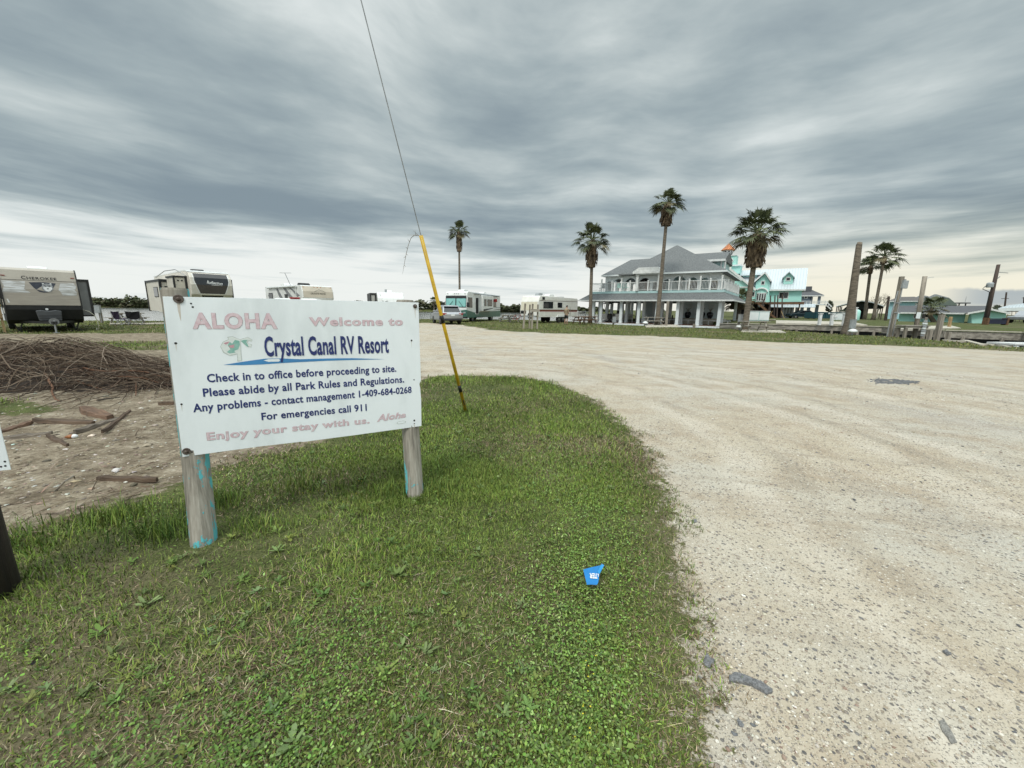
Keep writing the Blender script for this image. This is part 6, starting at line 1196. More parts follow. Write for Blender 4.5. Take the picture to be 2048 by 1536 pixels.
# bay with a gable and arched french door
face('bay_wall', M['aqua'], [(1512,563),(1531,545),(1540,562),(1538,604),(1509,604)], 73.6, 4)
part('bay_roof', M['mroof'], ah_, lambda b: b.add([(*_p,) for _p in [(HP(1504,561,73)[0], -2, HP(1504,561,73)[1]), (HP(1531.5,541.5,73)[0], -2, HP(1531.5,541.5,73)[1]), (HP(1544,561,73)[0], -2, HP(1544,561,73)[1]), (HP(1504,561,73)[0], 5, HP(1504,561,73)[1]), (HP(1531.5,541.5,73)[0], 5, HP(1531.5,541.5,73)[1]), (HP(1544,561,73)[0], 5, HP(1544,561,73)[1])]], [(0,1,4,3),(1,2,5,4)]))
part('bay_trim', M['white'], ah_, lambda b: [b.bar((HP(*p, 73)[0], -2.05, HP(*p, 73)[1]), (HP(*q, 73)[0], -2.05, HP(*q, 73)[1]), .10, .28) for p, q in (((1508,561.5),(1531.5,542)), ((1531.5,542),(1543.5,561)))])
win(1523, 1530, 559.5, 568.5, 73.6)
part('arch_trim', M['white'], ah_, lambda b: b.tube([(HP(1524+12*math.cos(a*math.pi/10), 583-8*math.sin(a*math.pi/10), 73.4)[0], -1.6, HP(1524, 583-8*math.sin(a*math.pi/10), 73.4)[1]) for a in range(11)], .16, 6))
for k in range(4): bx('door', M['white'], ah_, HP(1514.5+5*k, 584, 73.5)[0], HP(1519+5*k, 584, 73.5)[0], -1.56, -1.44, HP(1514, 602, 73.5)[1], HP(1514, 584, 73.5)[1]); 
for k in range(4): bx('door_pane', M['glass'], ah_, HP(1515.5+5*k, 584, 73.5)[0], HP(1518+5*k, 584, 73.5)[0], -1.60, -1.555, HP(1514, 600, 73.5)[1], HP(1514, 586, 73.5)[1])
# dormer
face('dormer_wall', M['aqua'], [(1567,568.5),(1567,555),(1578,545),(1586.5,554.5),(1585,568.5)], 75.4, 4)
part('dormer_roof', M['mroof'], ah_, lambda b: b.add([(HP(px, py, 75.2)[0], y, HP(px, py, 75.2)[1]) for y in (-.1, 4.6) for px, py in ((1564.5,555.5),(1578.2,543),(1589,554.8),(1564.5,557.3),(1578.2,545.2),(1589,556.6))], [(0,1,7,6),(1,2,8,7),(0,3,4,1),(1,4,5,2),(3,9,10,4),(4,10,11,5)]))
win(1572, 1580.5, 554.5, 562.5, 75.4); win(1558.5, 1567.5, 583.5, 597.5, 75); win(1567.6, 1576, 583.5, 597.5, 75)
# left wing: big raking gable, nearer
face('wing_wall', M['aqua'], [(1452,529),(1462,531),(1514,578),(1511,600.5),(1452,598.5)], 70, 8)
part('wing_trim', M['white'], ah_, lambda b: (b.bar((HP(1459,527.5,69.6)[0], -5.4, HP(1459,527.5,69.6)[1]), (HP(1515,578,69.6)[0], -5.4, HP(1515,578,69.6)[1]), .3, .4), b.bar((HP(1452,570,69.9)[0], -5.15, HP(1452,570,69.9)[1]), (HP(1508,571.5,69.9)[0], -5.15, HP(1508,571.5,69.9)[1]), .1, .2)))
part('wing_roof', M['mroof'], ah_, lambda b: b.add([(HP(px, py, 69.7)[0], y, HP(px, py, 69.7)[1]+.1) for y in (-5.2, 6) for px, py in ((1457,526),(1516,578))], [(0,1,3,2)]))
face('upper_wall', M['aqua'], [(1480,548),(1512,548),(1512,580),(1490,580)], 77.5, 3); 
part('upper_roof', M['mroof'], ah_, lambda b: b.add([(HP(px, py, Y)[0], Y-AY_, HP(px, py, Y)[1]) for px, py, Y in ((1474,547.5,76.5),(1532,547.5,76.5),(1532,537.5,81),(1472,538.5,81))], [(0,1,2,3)]))
win(1505, 1512, 581, 592, 69.98)
TP = HP
def HP(px, py, Y=AY_): return TP(px-13, py, Y+5.5)
# tower
face('tower', M['aqua'], [(1456,512),(1480,511),(1478.5,531),(1456,531)], 76, 3.2); face('tower_trim', M['white'], [(1455,510.6),(1480.6,509.8),(1480.6,511.4),(1455,512)], 75.8, 3.6)
face('tower_base', M['aqua'], [(1470,531.5),(1490,531.5),(1487,548),(1466,548)], 75.6, 3.6); face('tower_base_trim', M['palewhite'], [(1470,530),(1491.5,529.5),(1491.5,532.5),(1470,532.5)], 75.2, 4)
hx0, hz0 = HP(1467.5, 521.5, 76); part('hexagon_window', M['white'], ah_, lambda b: b.lathe([(.52, .95), (.52, .88), (.40, .87)], (hx0, 0, hz0), 6, 'y')); part('pane', M['glass'], ah_, lambda b: b.lathe([(.38, .875), (.36, .86), (.05, .86)], (hx0, 0, hz0), 6, 'y'))
cx0, cz0 = HP(1455, 511, 77); cx1, cz1 = HP(1455, 499, 77); zap = HP(1456.5, 484.5, 77)[1]
part('cupola', M['palewhite'], ah_, lambda b: b.lathe([(1.12, cz0-.4), (1.12, cz1+.05)], (cx0, 3.4, 0), 8)); part('copper_cap', M['copper'], ah_, lambda b: b.lathe([(1.62, cz1-.02), (1.62, cz1+.1), (.05, zap)], (cx0+.05, 3.4, 0), 8))
for k in range(8):
    a = math.pi/8+k*math.pi/4; c_, s_ = math.cos(a), math.sin(a); r_ = 1.12*math.cos(math.pi/8)
    part('cupola_window', M['glass'], ah_, lambda b: b.add([(cx0+c_*(r_+.02)-s_*w_, 3.4+s_*(r_+.02)+c_*w_, z) for w_, z in ((-.22, cz0+.15), (.22, cz0+.15), (.22, cz1-.15), (-.22, cz1-.15))], [(0,1,2,3)]))
HP = TP
# stilts, undercroft, awnings, deck, stair
zf = HP(1570, 604, 75)[1]
part('floor_beam', M['brownwood'], ah_, lambda b: (b.box(HP(1476,604)[0], HP(1607,604)[0], -.3, 7.6, zf-.42, zf-.01), b.box(HP(1474,600,70)[0], HP(1510,600,70)[0], -5, -.35, HP(1490,601,70)[1]-.4, HP(1490,601,70)[1])))
for px in (1540, 1565, 1598, 1516, 1490): part('stilt', M['polewood'], ah_, lambda b: b.box(HP(px, 604)[0]-.18, HP(px, 604)[0]+.18, .2, .56, 0, zf-.42))
for px in (1474, 1485, 1497, 1508): part('stilt', M['polewood'], ah_, lambda b: b.box(HP(px, 604, 70)[0]-.15, HP(px, 604, 70)[0]+.15, -4.8, -4.5, 0, HP(1490,601,70)[1]-.4))
part('undercroft_shade', M['dark'], ah_, lambda b: b.box(HP(1476,604)[0], HP(1588,604)[0], 3, 3.2, 0, zf-.45))  # dark sheet painted for the shade under the raised floor
for p0, p1 in ((1517,1529), (1542,1565.5), (1566.5,1596), (1599,1627)): part('awning', M['mroof'], ah_, lambda b: b.px([(-1.6, HP(1570,614)[1]), (.1, HP(1570,607.5)[1]), (.1, HP(1570,609)[1]), (-1.6, HP(1570,615)[1])], HP(p0,610,74)[0], HP(p1,610,74)[0]))
for px in (1567, 1573, 1579, 1585, 1592): bx('panel', M['palewhite'], ah_, HP(px,620)[0]-.22, HP(px,620)[0]+.22, 1.2, 1.4, 0, HP(px,615)[1])
part('deck', M['brownwood'], ah_, lambda b: b.box(HP(1512,603,72)[0], HP(1545,603,72)[0], -4.0, -1.65, zf-.35, zf-.12))
part('stair', M['brownwood'], ah_, lambda b: [b.box(HP(1520+3*k,604,71)[0], HP(1524.5+3*k,604,71)[0], -4.6, -3.3, zf-.3-k*.26, zf-.22-k*.26) for k in range(11)]+[b.bar((HP(1519,603,71)[0], -4.65, zf-.35), (HP(1553,627,71)[0], -4.65, zf-3.0), .1, .35)])
part('stair_brace', M['newwood'], ah_, lambda b: (b.bar((HP(1546,622,71)[0], -4.5, HP(1546,622,71)[1]), (HP(1540,633,71)[0], -4.5, 0), .12), b.bar((HP(1563,622,71)[0], -4.5, HP(1563,622,71)[1]), (HP(1569,633,71)[0], -4.5, 0), .12)))
for px, yt in ((1543,590), (1551.5,590), (1557,590), (1565.5,588), (1529,598)): part('timber_post', M['polewood'], ah_, lambda b: b.bar((HP(px-1.5,630,71)[0], -4.2, 0), (HP(px,yt,71)[0], -4.2, HP(px,yt,71)[1]), .22))
# ------------------------------------------------------------------ grey house right of it
GY = 92.0; gh = A(1625, 635, GY); g1 = thing('grey_house', 'blue grey house with dark hip roof, porch and white outside stair', 'house', (gh.x, GY, .3), dirv(.62, .78)); g1.scale = (.82, 1, 1)
def GP(px, py): p = at(px, py, Y=GY); return (p.x-gh.x, p.z-.3)
x0, z1 = GP(1600, 592); x1, z0 = GP(1622, 609); bx('wall', M['slate'], g1, x0, x1, 0, 8, z0, z1); x2 = GP(1641, 609)[0]
part('roof', M['darkshingle'], g1, lambda b: b.add([(GP(1597,591)[0], -.6, GP(1597,591)[1]), (GP(1647.5,590.5)[0], -.6, GP(1647.5,590.5)[1]), (GP(1622,578)[0], 4.5, GP(1622,577)[1]), (GP(1603,577)[0], 4.5, GP(1603,577)[1]), (GP(1597,591)[0], 9, GP(1597,591)[1]), (GP(1647.5,590.5)[0], 9, GP(1647.5,590.5)[1])], [(0,1,2,3),(1,5,2),(4,0,3),(5,4,3,2)]))
part('chimney_block', M['darkshingle'], g1, lambda b: b.box(GP(1609,580)[0], GP(1622.5,580)[0], 2.5, 5, GP(1610,583)[1], GP(1610,571)[1])); part('eave_board', M['white'], g1, lambda b: b.box(GP(1597,591)[0], GP(1647.5,591)[0], -.7, -.61, GP(1620,592.5)[1], GP(1620,590.8)[1]))
w_ = bx('window', M['white'], g1, GP(1609,592)[0], GP(1616,592)[0], -.08, -.003, GP(1610,597)[1], GP(1610,591.5)[1]); bx('pane', M['glass'], w_, GP(1611,592)[0], GP(1614.5,592)[0], -.1, -.075, GP(1610,596)[1], GP(1610,592.7)[1])
for px in (1622, 1639): part('porch_pillar', M['slate'], g1, lambda b: b.box(GP(px,592)[0]-.35, GP(px+3,592)[0], 0, .6, GP(px,608)[1], GP(px,592)[1]))
for px in (1605, 1634, 1618): part('stilt', M['slate'], g1, lambda b: b.box(GP(px,608)[0]-.3, GP(px,608)[0]+.5, 0, .6, 0, GP(px,608)[1]))
part('porch_deck', M['palewhite'], g1, lambda b: b.box(GP(1598,608)[0], GP(1650,608)[0], -1.5, 3, GP(1620,609)[1]-.1, GP(1620,608)[1])); part('porch_rail', M['white'], g1, lambda b: (b.box(GP(1598,602)[0], GP(1650,602)[0], -1.5, -1.42, GP(1620,602.8)[1], GP(1620,602)[1]), [b.box(GP(px,602)[0], GP(px,602)[0]+.12, -1.5, -1.4, GP(px,608)[1], GP(px,602)[1]) for px in range(1600, 1652, 7)], b.box(GP(1598,605)[0], GP(1650,605)[0], -1.5, -1.44, GP(1620,605.6)[1], GP(1620,605.1)[1])))
part('stair', M['white'], g1, lambda b: (b.bar((GP(1650,603)[0], -1.2, GP(1650,603)[1]), (GP(1662,614)[0], -1.2, GP(1662,614)[1]), .1, .2), b.bar((GP(1648,608)[0], -1.2, GP(1648,608)[1]), (GP(1660,619)[0], -1.2, GP(1660,619)[1]), .8, .2), [b.bar((GP(1650+3*k,604+2.7*k)[0], -1.2, GP(1650+3*k,604+2.7*k)[1]), (GP(1649+3*k,609+2.7*k)[0], -1.2, GP(1649+3*k,609+2.7*k)[1]), .08) for k in range(4)]))
# bushes and bare tree
def bush(name, label, px, py0, py1, Y, w_px, nleaf, cs, cat, grp=None, seed=1, z0=.3):
    rn = random.Random(seed); c_ = at(px, py0, Y=Y); top = at(px, py1, Y=Y).z; w_ = w_px/770*Y/2; o = thing(name, label, cat, (c_.x, Y, z0), 0, grp); hh = max(1.0, top-z0)
    part('trunk', M['polewood'], o, lambda b: (b.tube([(0, 0, -.1), (.1, 0, hh*.4), (0, 0, hh*.6)], [.14, .1, .05], 6), [b.tube([(0, 0, hh*.35), (w_*.6*math.cos(k), w_*.5*math.sin(k), hh*.7)], [.06, .02], 5) for k in range(6)]))
    def fn(b):
        lob = [(rn.uniform(-.6, .6)*w_, rn.uniform(-.6, .6)*w_, hh*rn.uniform(.5, .85), rn.uniform(.3, .5)) for _ in range(7)]
        for i in range(nleaf):
            lx, ly, lz, lr = rn.choice(lob); d_ = Vector((rn.gauss(0, 1), rn.gauss(0, 1), rn.gauss(0, 1))).normalized()*lr*(rn.random()**.4)
            p = Vector((lx+d_.x*w_, ly+d_.y*w_, lz+d_.z*hh*.6)); s_ = rn.uniform(.12, .28); u_ = Vector((rn.gauss(0, 1), rn.gauss(0, 1), rn.gauss(0, .6))).normalized(); v_ = u_.orthogonal().normalized()
            b.add([p-u_*s_, p+v_*s_*.6, p+u_*s_, p-v_*s_*.6], [(0,1,2,3)])
    part('crown', cs, o, fn); return o
lf = pmat('dark_bush_leaves', (0.050, 0.062, 0.026), (0.022, 0.030, 0.013), 1.5, .7)
bush('bush', 'dark bushy tree below the white stair of the grey house', 1656, 625, 603, 96, 14, 900, lf, 'bush', 'trees on the far bank', 3)
bush('bush', 'small dark bush between the big right utility pole and the boat shed', 1985, 645, 610, 72, 16, 700, lf, 'bush', 'trees on the far bank', 5)
rn = random.Random(4); c_ = at(1752, 636, Y=95); bt_ = thing('bare_tree', 'leafless grey tree behind the carport and the palm pair', 'tree', (c_.x, 95, .3)); hh = at(1752, 588, Y=95).z-.3
part('trunk', M['oldwood'], bt_, lambda b: b.tube([(0, 0, -.1), (.1, 0, hh*.3), (0, 0, hh*.55)], [.22, .16, .1], 7))
def twigs(b):
    def br(p, d_, l, r, lev):
        q = p+d_*l; b.tube([p, p+d_*l*.5+Vector((0, 0, .04*l)), q], [r, r*.8, r*.6], 4, False)
        if lev:
            for _ in range(4 if lev > 1 else 3): br(q, (d_+Vector((rn.gauss(0, .55), rn.gauss(0, .55), rn.gauss(.1, .35)))).normalized(), l*rn.uniform(.6, .85), r*.6, lev-1)
    for k in range(8): br(Vector((0, 0, hh*rn.uniform(.28, .55))), Vector((math.cos(k*.8)*.9, math.sin(k*.8)*.9, rn.uniform(.3, 1.1))).normalized(), hh*.22, .06, 3)
part('crown', M['oldwood'], bt_, twigs)
# ------------------------------------------------------------------ cars, dumpster, carport on the far bank
q = at(1604, 636, Y=72); dc = thing('dark_sedan', 'dark blue green sedan parked in front of the aqua house', 'car', (q.x, 72, .3), dirv(-1, .12)); dcm = pmat('dark_car_paint', (0.014, 0.028, 0.034), (0.010, 0.020, 0.025), 2, .25, coat=.6)
part('body', dcm, dc, lambda b: b.px([(-2.5, .35), (-2.55, .75), (-2.3, .95), (-1.2, 1.02), (1.3, 1.0), (2.4, .85), (2.55, .6), (2.5, .35)], -.9, .9), .08); part('cabin', dcm, dc, lambda b: b.px([(-1.5, .98), (-.8, 1.45), (.5, 1.47), (1.4, .98)], -.78, .78), .06)
for s in (-1, 1): part('side_window', M['glass'], dc, lambda b: b.px([(-1.2, 1.03), (-.7, 1.38), (.42, 1.40), (1.1, 1.03)], s*.785-.008, s*.785+.008)); wheel(dc, s*.8, -1.55, .34, .2, s); wheel(dc, s*.8, 1.6, .34, .2, s)
part('windscreen', M['glass'], dc, lambda b: b.px([(-1.54, 1.0), (-.84, 1.46), (-.82, 1.44), (-1.5, .98)], -.68, .68))
q = at(1664, 638, Y=66); dz = at(1664, 624.5, Y=66).z-.3; du = thing('dumpster', 'long dark teal roll-off dumpster behind the white posts', 'dumpster', (q.x, 66, .3)); hw = at(1699, 638, Y=66).x-q.x
part('body', M['teal'], du, lambda b: b.box(-hw, hw, 0, 2.4, .15, dz)); part('ribs', M['teal'], du, lambda b: [b.box(-hw+.1+k*hw*.28, -hw+.25+k*hw*.28, -.12, -.002, .15, dz-.1) for k in range(8)]); part('rim', M['teal'], du, lambda b: b.box(-hw-.06, hw+.06, -.15, -.125, dz-.15, dz+.03))
part('placard', M['white'], du, lambda b: b.box(-.9, -.6, -.16, -.122, .9, 1.15))
q = at(1682, 642, Y=60); wp = thing('utility_cabinet', 'pale grey white cabinet standing in front of the teal dumpster', 'cabinet', (q.x, 60, .3)); part('body', M['palewhite'], wp, lambda b: b.box(-.75, .75, 0, .6, 0, 1.0), .02); part('lid', M['white'], wp, lambda b: b.box(-.8, .8, -.05, .65, 1.0, 1.08), .01); part('door', M['palewhite'], wp, lambda b: b.box(-.6, .6, -.03, -.001, .1, .9), .01)
q = at(1517, 640, Y=50); wp = thing('utility_cabinet', 'wide pale cabinet behind the picnic table by the broadest palm', 'cabinet', (q.x, 50, .3)); hh = at(1517, 622, Y=50).z-.3; ww = 20.5/770*50; part('body', M['paleaqua'], wp, lambda b: b.box(-ww, ww, 0, 1.0, 0, hh-.06), .02); part('lid', M['white'], wp, lambda b: b.box(-ww-.04, ww+.04, -.05, 1.05, hh-.06, hh), .01); part('door', M['palewhite'], wp, lambda b: [b.box(-ww+.05+k*ww, -.05+k*ww, -.02, -.001, .1, hh-.15) for k in (0, 1)], .005)
q = at(1711, 640, Y=60); wp = thing('water_tank', 'turquoise upright tank beside the tall leaning white post', 'tank', (q.x, 60, .3)); hh = at(1711, 620, Y=60).z-.3; part('tank', M['aqua'], wp, lambda b: b.lathe([(.42, 0), (.45, .05), (.45, hh-.2), (.3, hh), (.1, hh+.03)], (0, 0, 0), 14), smooth=True); part('lid', M['white'], wp, lambda b: b.lathe([(.16, hh+.03), (.16, hh+.1)], (0, 0, 0), 10))
CYY = 72.0; q = at(1718, 636, Y=CYY); ca = thing('carport', 'open metal carport with a dark interior behind the leaning palms', 'carport', (q.x, CYY, .3), dirv(.66, .75)); ca.scale = (.76, 1, 1)
def CP(px, py): p = at(px, py, Y=CYY); return (p.x-q.x, p.z-.3)
rp_ = [CP(1671,611.5), CP(1700,605), CP(1724,600.8), CP(1745,604), CP(1767,612)]
part('roof', M['palewhite'], ca, lambda b: b.py(rp_+[(x, z-.16) for x, z in rp_[::-1]], 0, 9)); part('gable', pmat('carport_inner_shade', (0.020, 0.028, 0.022), (0.014, 0.02, 0.016), 2, .8), ca, lambda b: b.py([(x, z-.17) for x, z in rp_[1:]]+[CP(1764,617.5), CP(1745,618), CP(1685,619)], 1.2, 1.3))  # recessed dark gable sheet paints the shade beneath the roof
for px in (1673, 1680, 1736, 1764): part('post', M['polewood'], ca, lambda b: [b.box(CP(px,615)[0]-.1, CP(px,615)[0]+.1, y, y+.2, 0, CP(px,612)[1]) for y in (.2, 8.4)])
part('stored_boat', M['white'], ca, lambda b: b.py([CP(1676,619), CP(1710,618.5), CP(1712,622), CP(1690,624), CP(1678,623)], 3, 5)); part('inner_shade_sheet', M['dark'], ca, lambda b: b.box(CP(1716,615)[0], CP(1733,615)[0], 5, 5.2, 0, CP(1720,612)[1]))  # dark sheet further in paints the unlit carport interior
# ------------------------------------------------------------------ low aqua house and the houses behind
LY = 56.0; q = at(1870, 648, Y=LY); lh = thing('low_house', 'long low aqua house with a dark grey roof behind the curved palm', 'house', (q.x, LY, .2), dirv(.70, .71)); lh.scale = (.67, 1, 1)
def LP(px, py, Y=LY): return (at(px, py, Y=LY).x-lhx, at(px, py, Y=Y).z-.2)
lhx = q.x
part('wall', M['aqua'], lh, lambda b: b.box(LP(1792,640)[0], LP(1928,640)[0], 0, 8, 0, LP(1850,625.5)[1])); part('gable_wall', M['aqua'], lh, lambda b: b.py([(LP(1934,648,52)[0], 0), LP(1934,626.5,52), LP(1968,619.5,52), LP(1994,626,52), (LP(1990,648,52)[0], 0)], -4, -3.8)); part('side_wall', M['aqua'], lh, lambda b: b.px([(-3.8, 0), (0, 0), (0, 1.5), (-3.8, LP(1934,626.5,52)[1])], LP(1934,640,52)[0], LP(1934,640,52)[0]+.15))
zE, zR = LP(1850,624.8,LY-.7)[1], LP(1900,612,LY+4)[1]
part('roof', M['darkshingle'], lh, lambda b: b.px([(-.8, zE), (4, zR), (9, zE), (9, zE-.12), (-.8, zE-.12)], LP(1786,625)[0], LP(1975,625)[0])); part('porch_roof', M['darkshingle'], lh, lambda b: b.add([(LP(1927,626.5,51)[0], -4.6, LP(1927,626.2,51)[1]), (LP(1968,618.5,51)[0], -4.6, LP(1968,618.5,51)[1]), (LP(1998,626,51)[0], -4.6, LP(1998,626,51)[1]), (LP(1927,626.5,51)[0], 4, LP(1927,626.2,51)[1]), (LP(1968,618.5,51)[0], 4, LP(1968,618.5,51)[1]), (LP(1998,626,51)[0], 4, LP(1998,626,51)[1])], [(0,1,4,3),(1,2,5,4)]))
part('eave_board', M['white'], lh, lambda b: (b.box(LP(1786,625)[0], LP(1930,625)[0], -.86, -.805, zE-.2, zE), b.bar((LP(1926,626.8,51)[0], -4.66, LP(1926,626.8,51)[1]), (LP(1968,619,51)[0], -4.66, LP(1968,619,51)[1]), .08, .22), b.bar((LP(1968,619,51)[0], -4.66, LP(1968,619,51)[1]), (LP(1999,626.6,51)[0], -4.66, LP(1999,626.6,51)[1]), .08, .22)))
for p0, p1, y0, y1, Y in ((1826,1834,627,637,LY), (1843,1860,627,638,LY), (1956,1967,628.5,633.5,52)):
    w_ = bx('window', M['white'], lh, LP(p0,y0,Y)[0], LP(p1,y0,Y)[0], Y-LY-.07, Y-LY-.003, LP(p0,y1,Y)[1], LP(p0,y0,Y)[1]); bx('pane', M['glass'], w_, LP(p0,y0,Y)[0]+.12, LP(p1,y0,Y)[0]-.12, Y-LY-.09, Y-LY-.065, LP(p0,y1,Y)[1]+.1, LP(p0,y0,Y)[1]-.1)
BY = 78.0; q = at(1820, 640, Y=BY); bh = thing('two_storey_house', 'pale blue two storey house with brown grey hip roof behind the low aqua house', 'house', (q.x, BY, .3), dirv(.71, .70)); bh.scale = (.70, 1, 1)
def BP(px, py): p = at(px, py, Y=BY); return (p.x-q.x, p.z-.3)
bx('wall', pmat('pale_blue_siding', (0.36, 0.60, 0.66), (0.31, 0.53, 0.59), 1, .6), bh, BP(1775,620)[0], BP(1853,620)[0], 0, 8, 0, BP(1800,602)[1])
part('roof', pmat('brown_grey_shingles', (0.13, 0.12, 0.115), (0.10, 0.092, 0.09), 5, .9), bh, lambda b: b.add([(BP(1779,601.5)[0]-.5, -.6, BP(1779,601.5)[1]), (BP(1858,602)[0], -.6, BP(1858,602)[1]), (BP(1858,602)[0], 8.6, BP(1858,602)[1]), (BP(1779,601.5)[0]-.5, 8.6, BP(1779,601.5)[1]), (BP(1795,592)[0], 4, BP(1795,592)[1]), (BP(1829,592)[0], 4, BP(1829,592)[1])], [(0,1,5,4),(1,2,5),(2,3,4,5),(3,0,4)]))
part('eave_board', M['white'], bh, lambda b: b.box(BP(1777,602)[0], BP(1858,602)[0], -.7, -.61, BP(1800,603.2)[1], BP(1800,601.6)[1])); w_ = bx('window', M['white'], bh, BP(1831,606)[0], BP(1839,606)[0], -.08, -.003, BP(1831,612)[1], BP(1831,606)[1]); bx('pane', M['palewhite'], w_, BP(1832.5,606)[0], BP(1837.5,606)[0], -.1, -.075, BP(1831,611)[1], BP(1831,607)[1])
def far_house(label, wall, roofm, x0, x1, xe0, xe1, ytop, yeave, Y, wm='palewhite'):
    c_ = at((xe0+xe1)/2, 640, Y=Y); f_ = lambda px, py: (at(px, py, Y=Y).x-c_.x, at(px, py, Y=Y).z-.3)
    o = thing('house', label, 'house', (c_.x, Y, .3), dirv(.72, .69), 'houses in the distance'); o.scale = (.70, 1, 1); bx('wall', M[wm], o, f_(xe0+2, yeave)[0], f_(xe1-3, yeave)[0], 0, 7, 0, f_(xe0, yeave)[1])
    part('roof', M[roofm], o, lambda b: b.add([(f_(xe0, yeave)[0], -.6, f_(xe0, yeave)[1]), (f_(xe1, yeave)[0], -.6, f_(xe1, yeave)[1]), (f_(xe1, yeave)[0], 7.6, f_(xe1, yeave)[1]), (f_(xe0, yeave)[0], 7.6, f_(xe0, yeave)[1]), (f_(x0, ytop)[0], 3.5, f_(x0, ytop)[1]), (f_(x1, ytop)[0], 3.5, f_(x1, ytop)[1])], [(0,1,5,4),(1,2,5),(2,3,4,5),(3,0,4)])); return o
far_house('house with the dark green hip roof right of the pale blue house', 'white', 'greenroof', 1846, 1900, 1846, 1914, 595.5, 611, 88)
far_house('distant grey house whose pointed roof tops the dark green one', 'white', 'shingle', 1869, 1874, 1852, 1898, 587.5, 596, 140)
far_house('distant low grey roofed house left of the pointed one', 'white', 'shingle', 1838, 1852, 1826, 1870, 590.5, 597, 150)
q = at(1924, 612, Y=110); wt2 = thing('rooftop_lookout', 'small dark lookout frame standing above the low aqua house roof', 'lookout tower', (q.x, 110, .3)); hh = at(1924, 605, Y=110).z-.3
part('platform', M['darkshingle'], wt2, lambda b: b.box(-1.1, 1.1, -1, 1, hh-.3, hh)); part('post', M['polewood'], wt2, lambda b: [b.box(x-.1, x+.1, -.1, .1, 0, hh-.3) for x in (-.9, .9)]); part('mast', M['steel'], wt2, lambda b: b.tube([(.6, 0, hh), (.65, 0, hh+1.6)], .05, 5))
SY = 62.0; q = at(2030, 646, Y=SY); bs = thing('boat_shed', 'open sided shed with white metal roof at the right edge', 'shed', (q.x, SY, .3), dirv(.80, .60)); bs.scale = (.62, 1, 1)
def SPP(px, py, Y=SY): p = at(px, py, Y=Y); return (p.x-q.x, p.z-.3)
part('roof', M['mroof'], bs, lambda b: b.add([(SPP(1996,616)[0], -.2, SPP(1996,616)[1]), (SPP(2180,596)[0], -.2, SPP(2180,612)[1]), (SPP(2180,612)[0], 9, SPP(2180,590)[1]), (SPP(2012,613)[0], 9, SPP(2012,608)[1]), (SPP(1996,616)[0], -.2, SPP(1996,617)[1]), (SPP(2180,596)[0], -.2, SPP(2180,613)[1])], [(0,1,2,3),(0,4,5,1)]))
part('fascia', M['palewhite'], bs, lambda b: b.py([SPP(1996,616), SPP(2180,612), SPP(2180,622), SPP(1997,622)], -.25, -.205)); part('eave_beam', M['dark'], bs, lambda b: b.py([SPP(1998,622), SPP(2180,621.5), SPP(2180,623.5), SPP(1998,623.5)], -.1, .1))
for px in range(2000, 2180, 8): part('post', M['polewood'], bs, lambda b: b.bar((SPP(px-2,646)[0], 0, 0), (SPP(px,623)[0], 0, SPP(px,623)[1]), .10))
q = at(2052, 650, Y=55); sc_ = thing('pickup_truck', 'silver grey vehicle cut off by the right edge of the picture', 'pickup', (q.x, 55, .3), dirv(1, .2)); part('body', M['silver'], sc_, lambda b: b.px([(-2.4, .45), (-2.4, .9), (-1.2, 1.05), (2.3, 1.05), (2.3, .45)], -.9, .9), .08); part('cabin', M['silver'], sc_, lambda b: b.px([(-1.3, 1.03), (-.5, 1.7), (1.2, 1.7), (1.4, 1.03)], -.8, .8), .06)
for s in (-1, 1): part('side_window', M['glass'], sc_, lambda b: b.px([(-1.0, 1.1), (-.4, 1.6), (1.0, 1.6), (1.1, 1.1)], s*.805-.008, s*.805+.008)); wheel(sc_, s*.82, -1.5, .38, .22, s); wheel(sc_, s*.82, 1.4, .38, .22, s)
q = at(1995, 648, Y=44); cr = thing('storage_box', 'long dark blue storage box on timber ends left of the boat shed', 'box', (q.x, 44, .3)); nb = pmat('navy_box', (0.012, 0.014, 0.045), (0.008, 0.010, 0.03), 3, .5)
part('body', nb, cr, lambda b: b.box(-.95, .95, 0, .7, .1, .62), .02); part('lid', nb, cr, lambda b: b.box(-.98, .98, -.04, .72, .64, .72), .02)
for x in (-1.15, 1.05): part('end_post', M['brownwood'], cr, lambda b: b.box(x-.06, x+.16, -.02, .5, 0, .78))
# ------------------------------------------------------------------ poles
q = at(1970, 648, Y=45); t_ = at(1997, 529, Y=45); up_ = thing('utility_pole', 'tall brown utility pole with a transformer in front of the low aqua house gable', 'utility pole', (q.x, 45, .2)); dx_ = t_.x-q.x; hh = t_.z-.2
part('shaft', M['polewood'], up_, lambda b: b.tube([(0, 0, -.2), (dx_*.5, 0, hh*.5), (dx_, 0, hh)], [.24, .19, .15], 10), smooth=True)
def U(px, py): p = at(px, py, Y=45); return (p.x-q.x, 0, p.z-.2)
part('transformer', M['greymetal'], up_, lambda b: (b.lathe([(.28, U(1980,575)[2]), (.3, U(1980,574)[2]), (.3, U(1980,567)[2]), (.2, U(1980,565)[2])], (U(1980,570)[0], 0, 0), 12), b.bar(U(1983,567), U(1988,566), .08))); part('crossarm', M['steel'], up_, lambda b: (b.bar(U(1992,544), U(2016,546), .06), b.bar(U(1995,557), U(2000,553), .06), b.bar(U(1996,530), U(2001,529), .05)))
part('cable', M['black'], up_, lambda b: (b.tube([U(1978,569), U(1970,573), U(1965,578), U(1972,581), U(1979,584), U(1978,588)], .035, 5), b.tube([U(1979,586), U(1976,600), U(1971,620), U(1967,640)], .05, 5)))
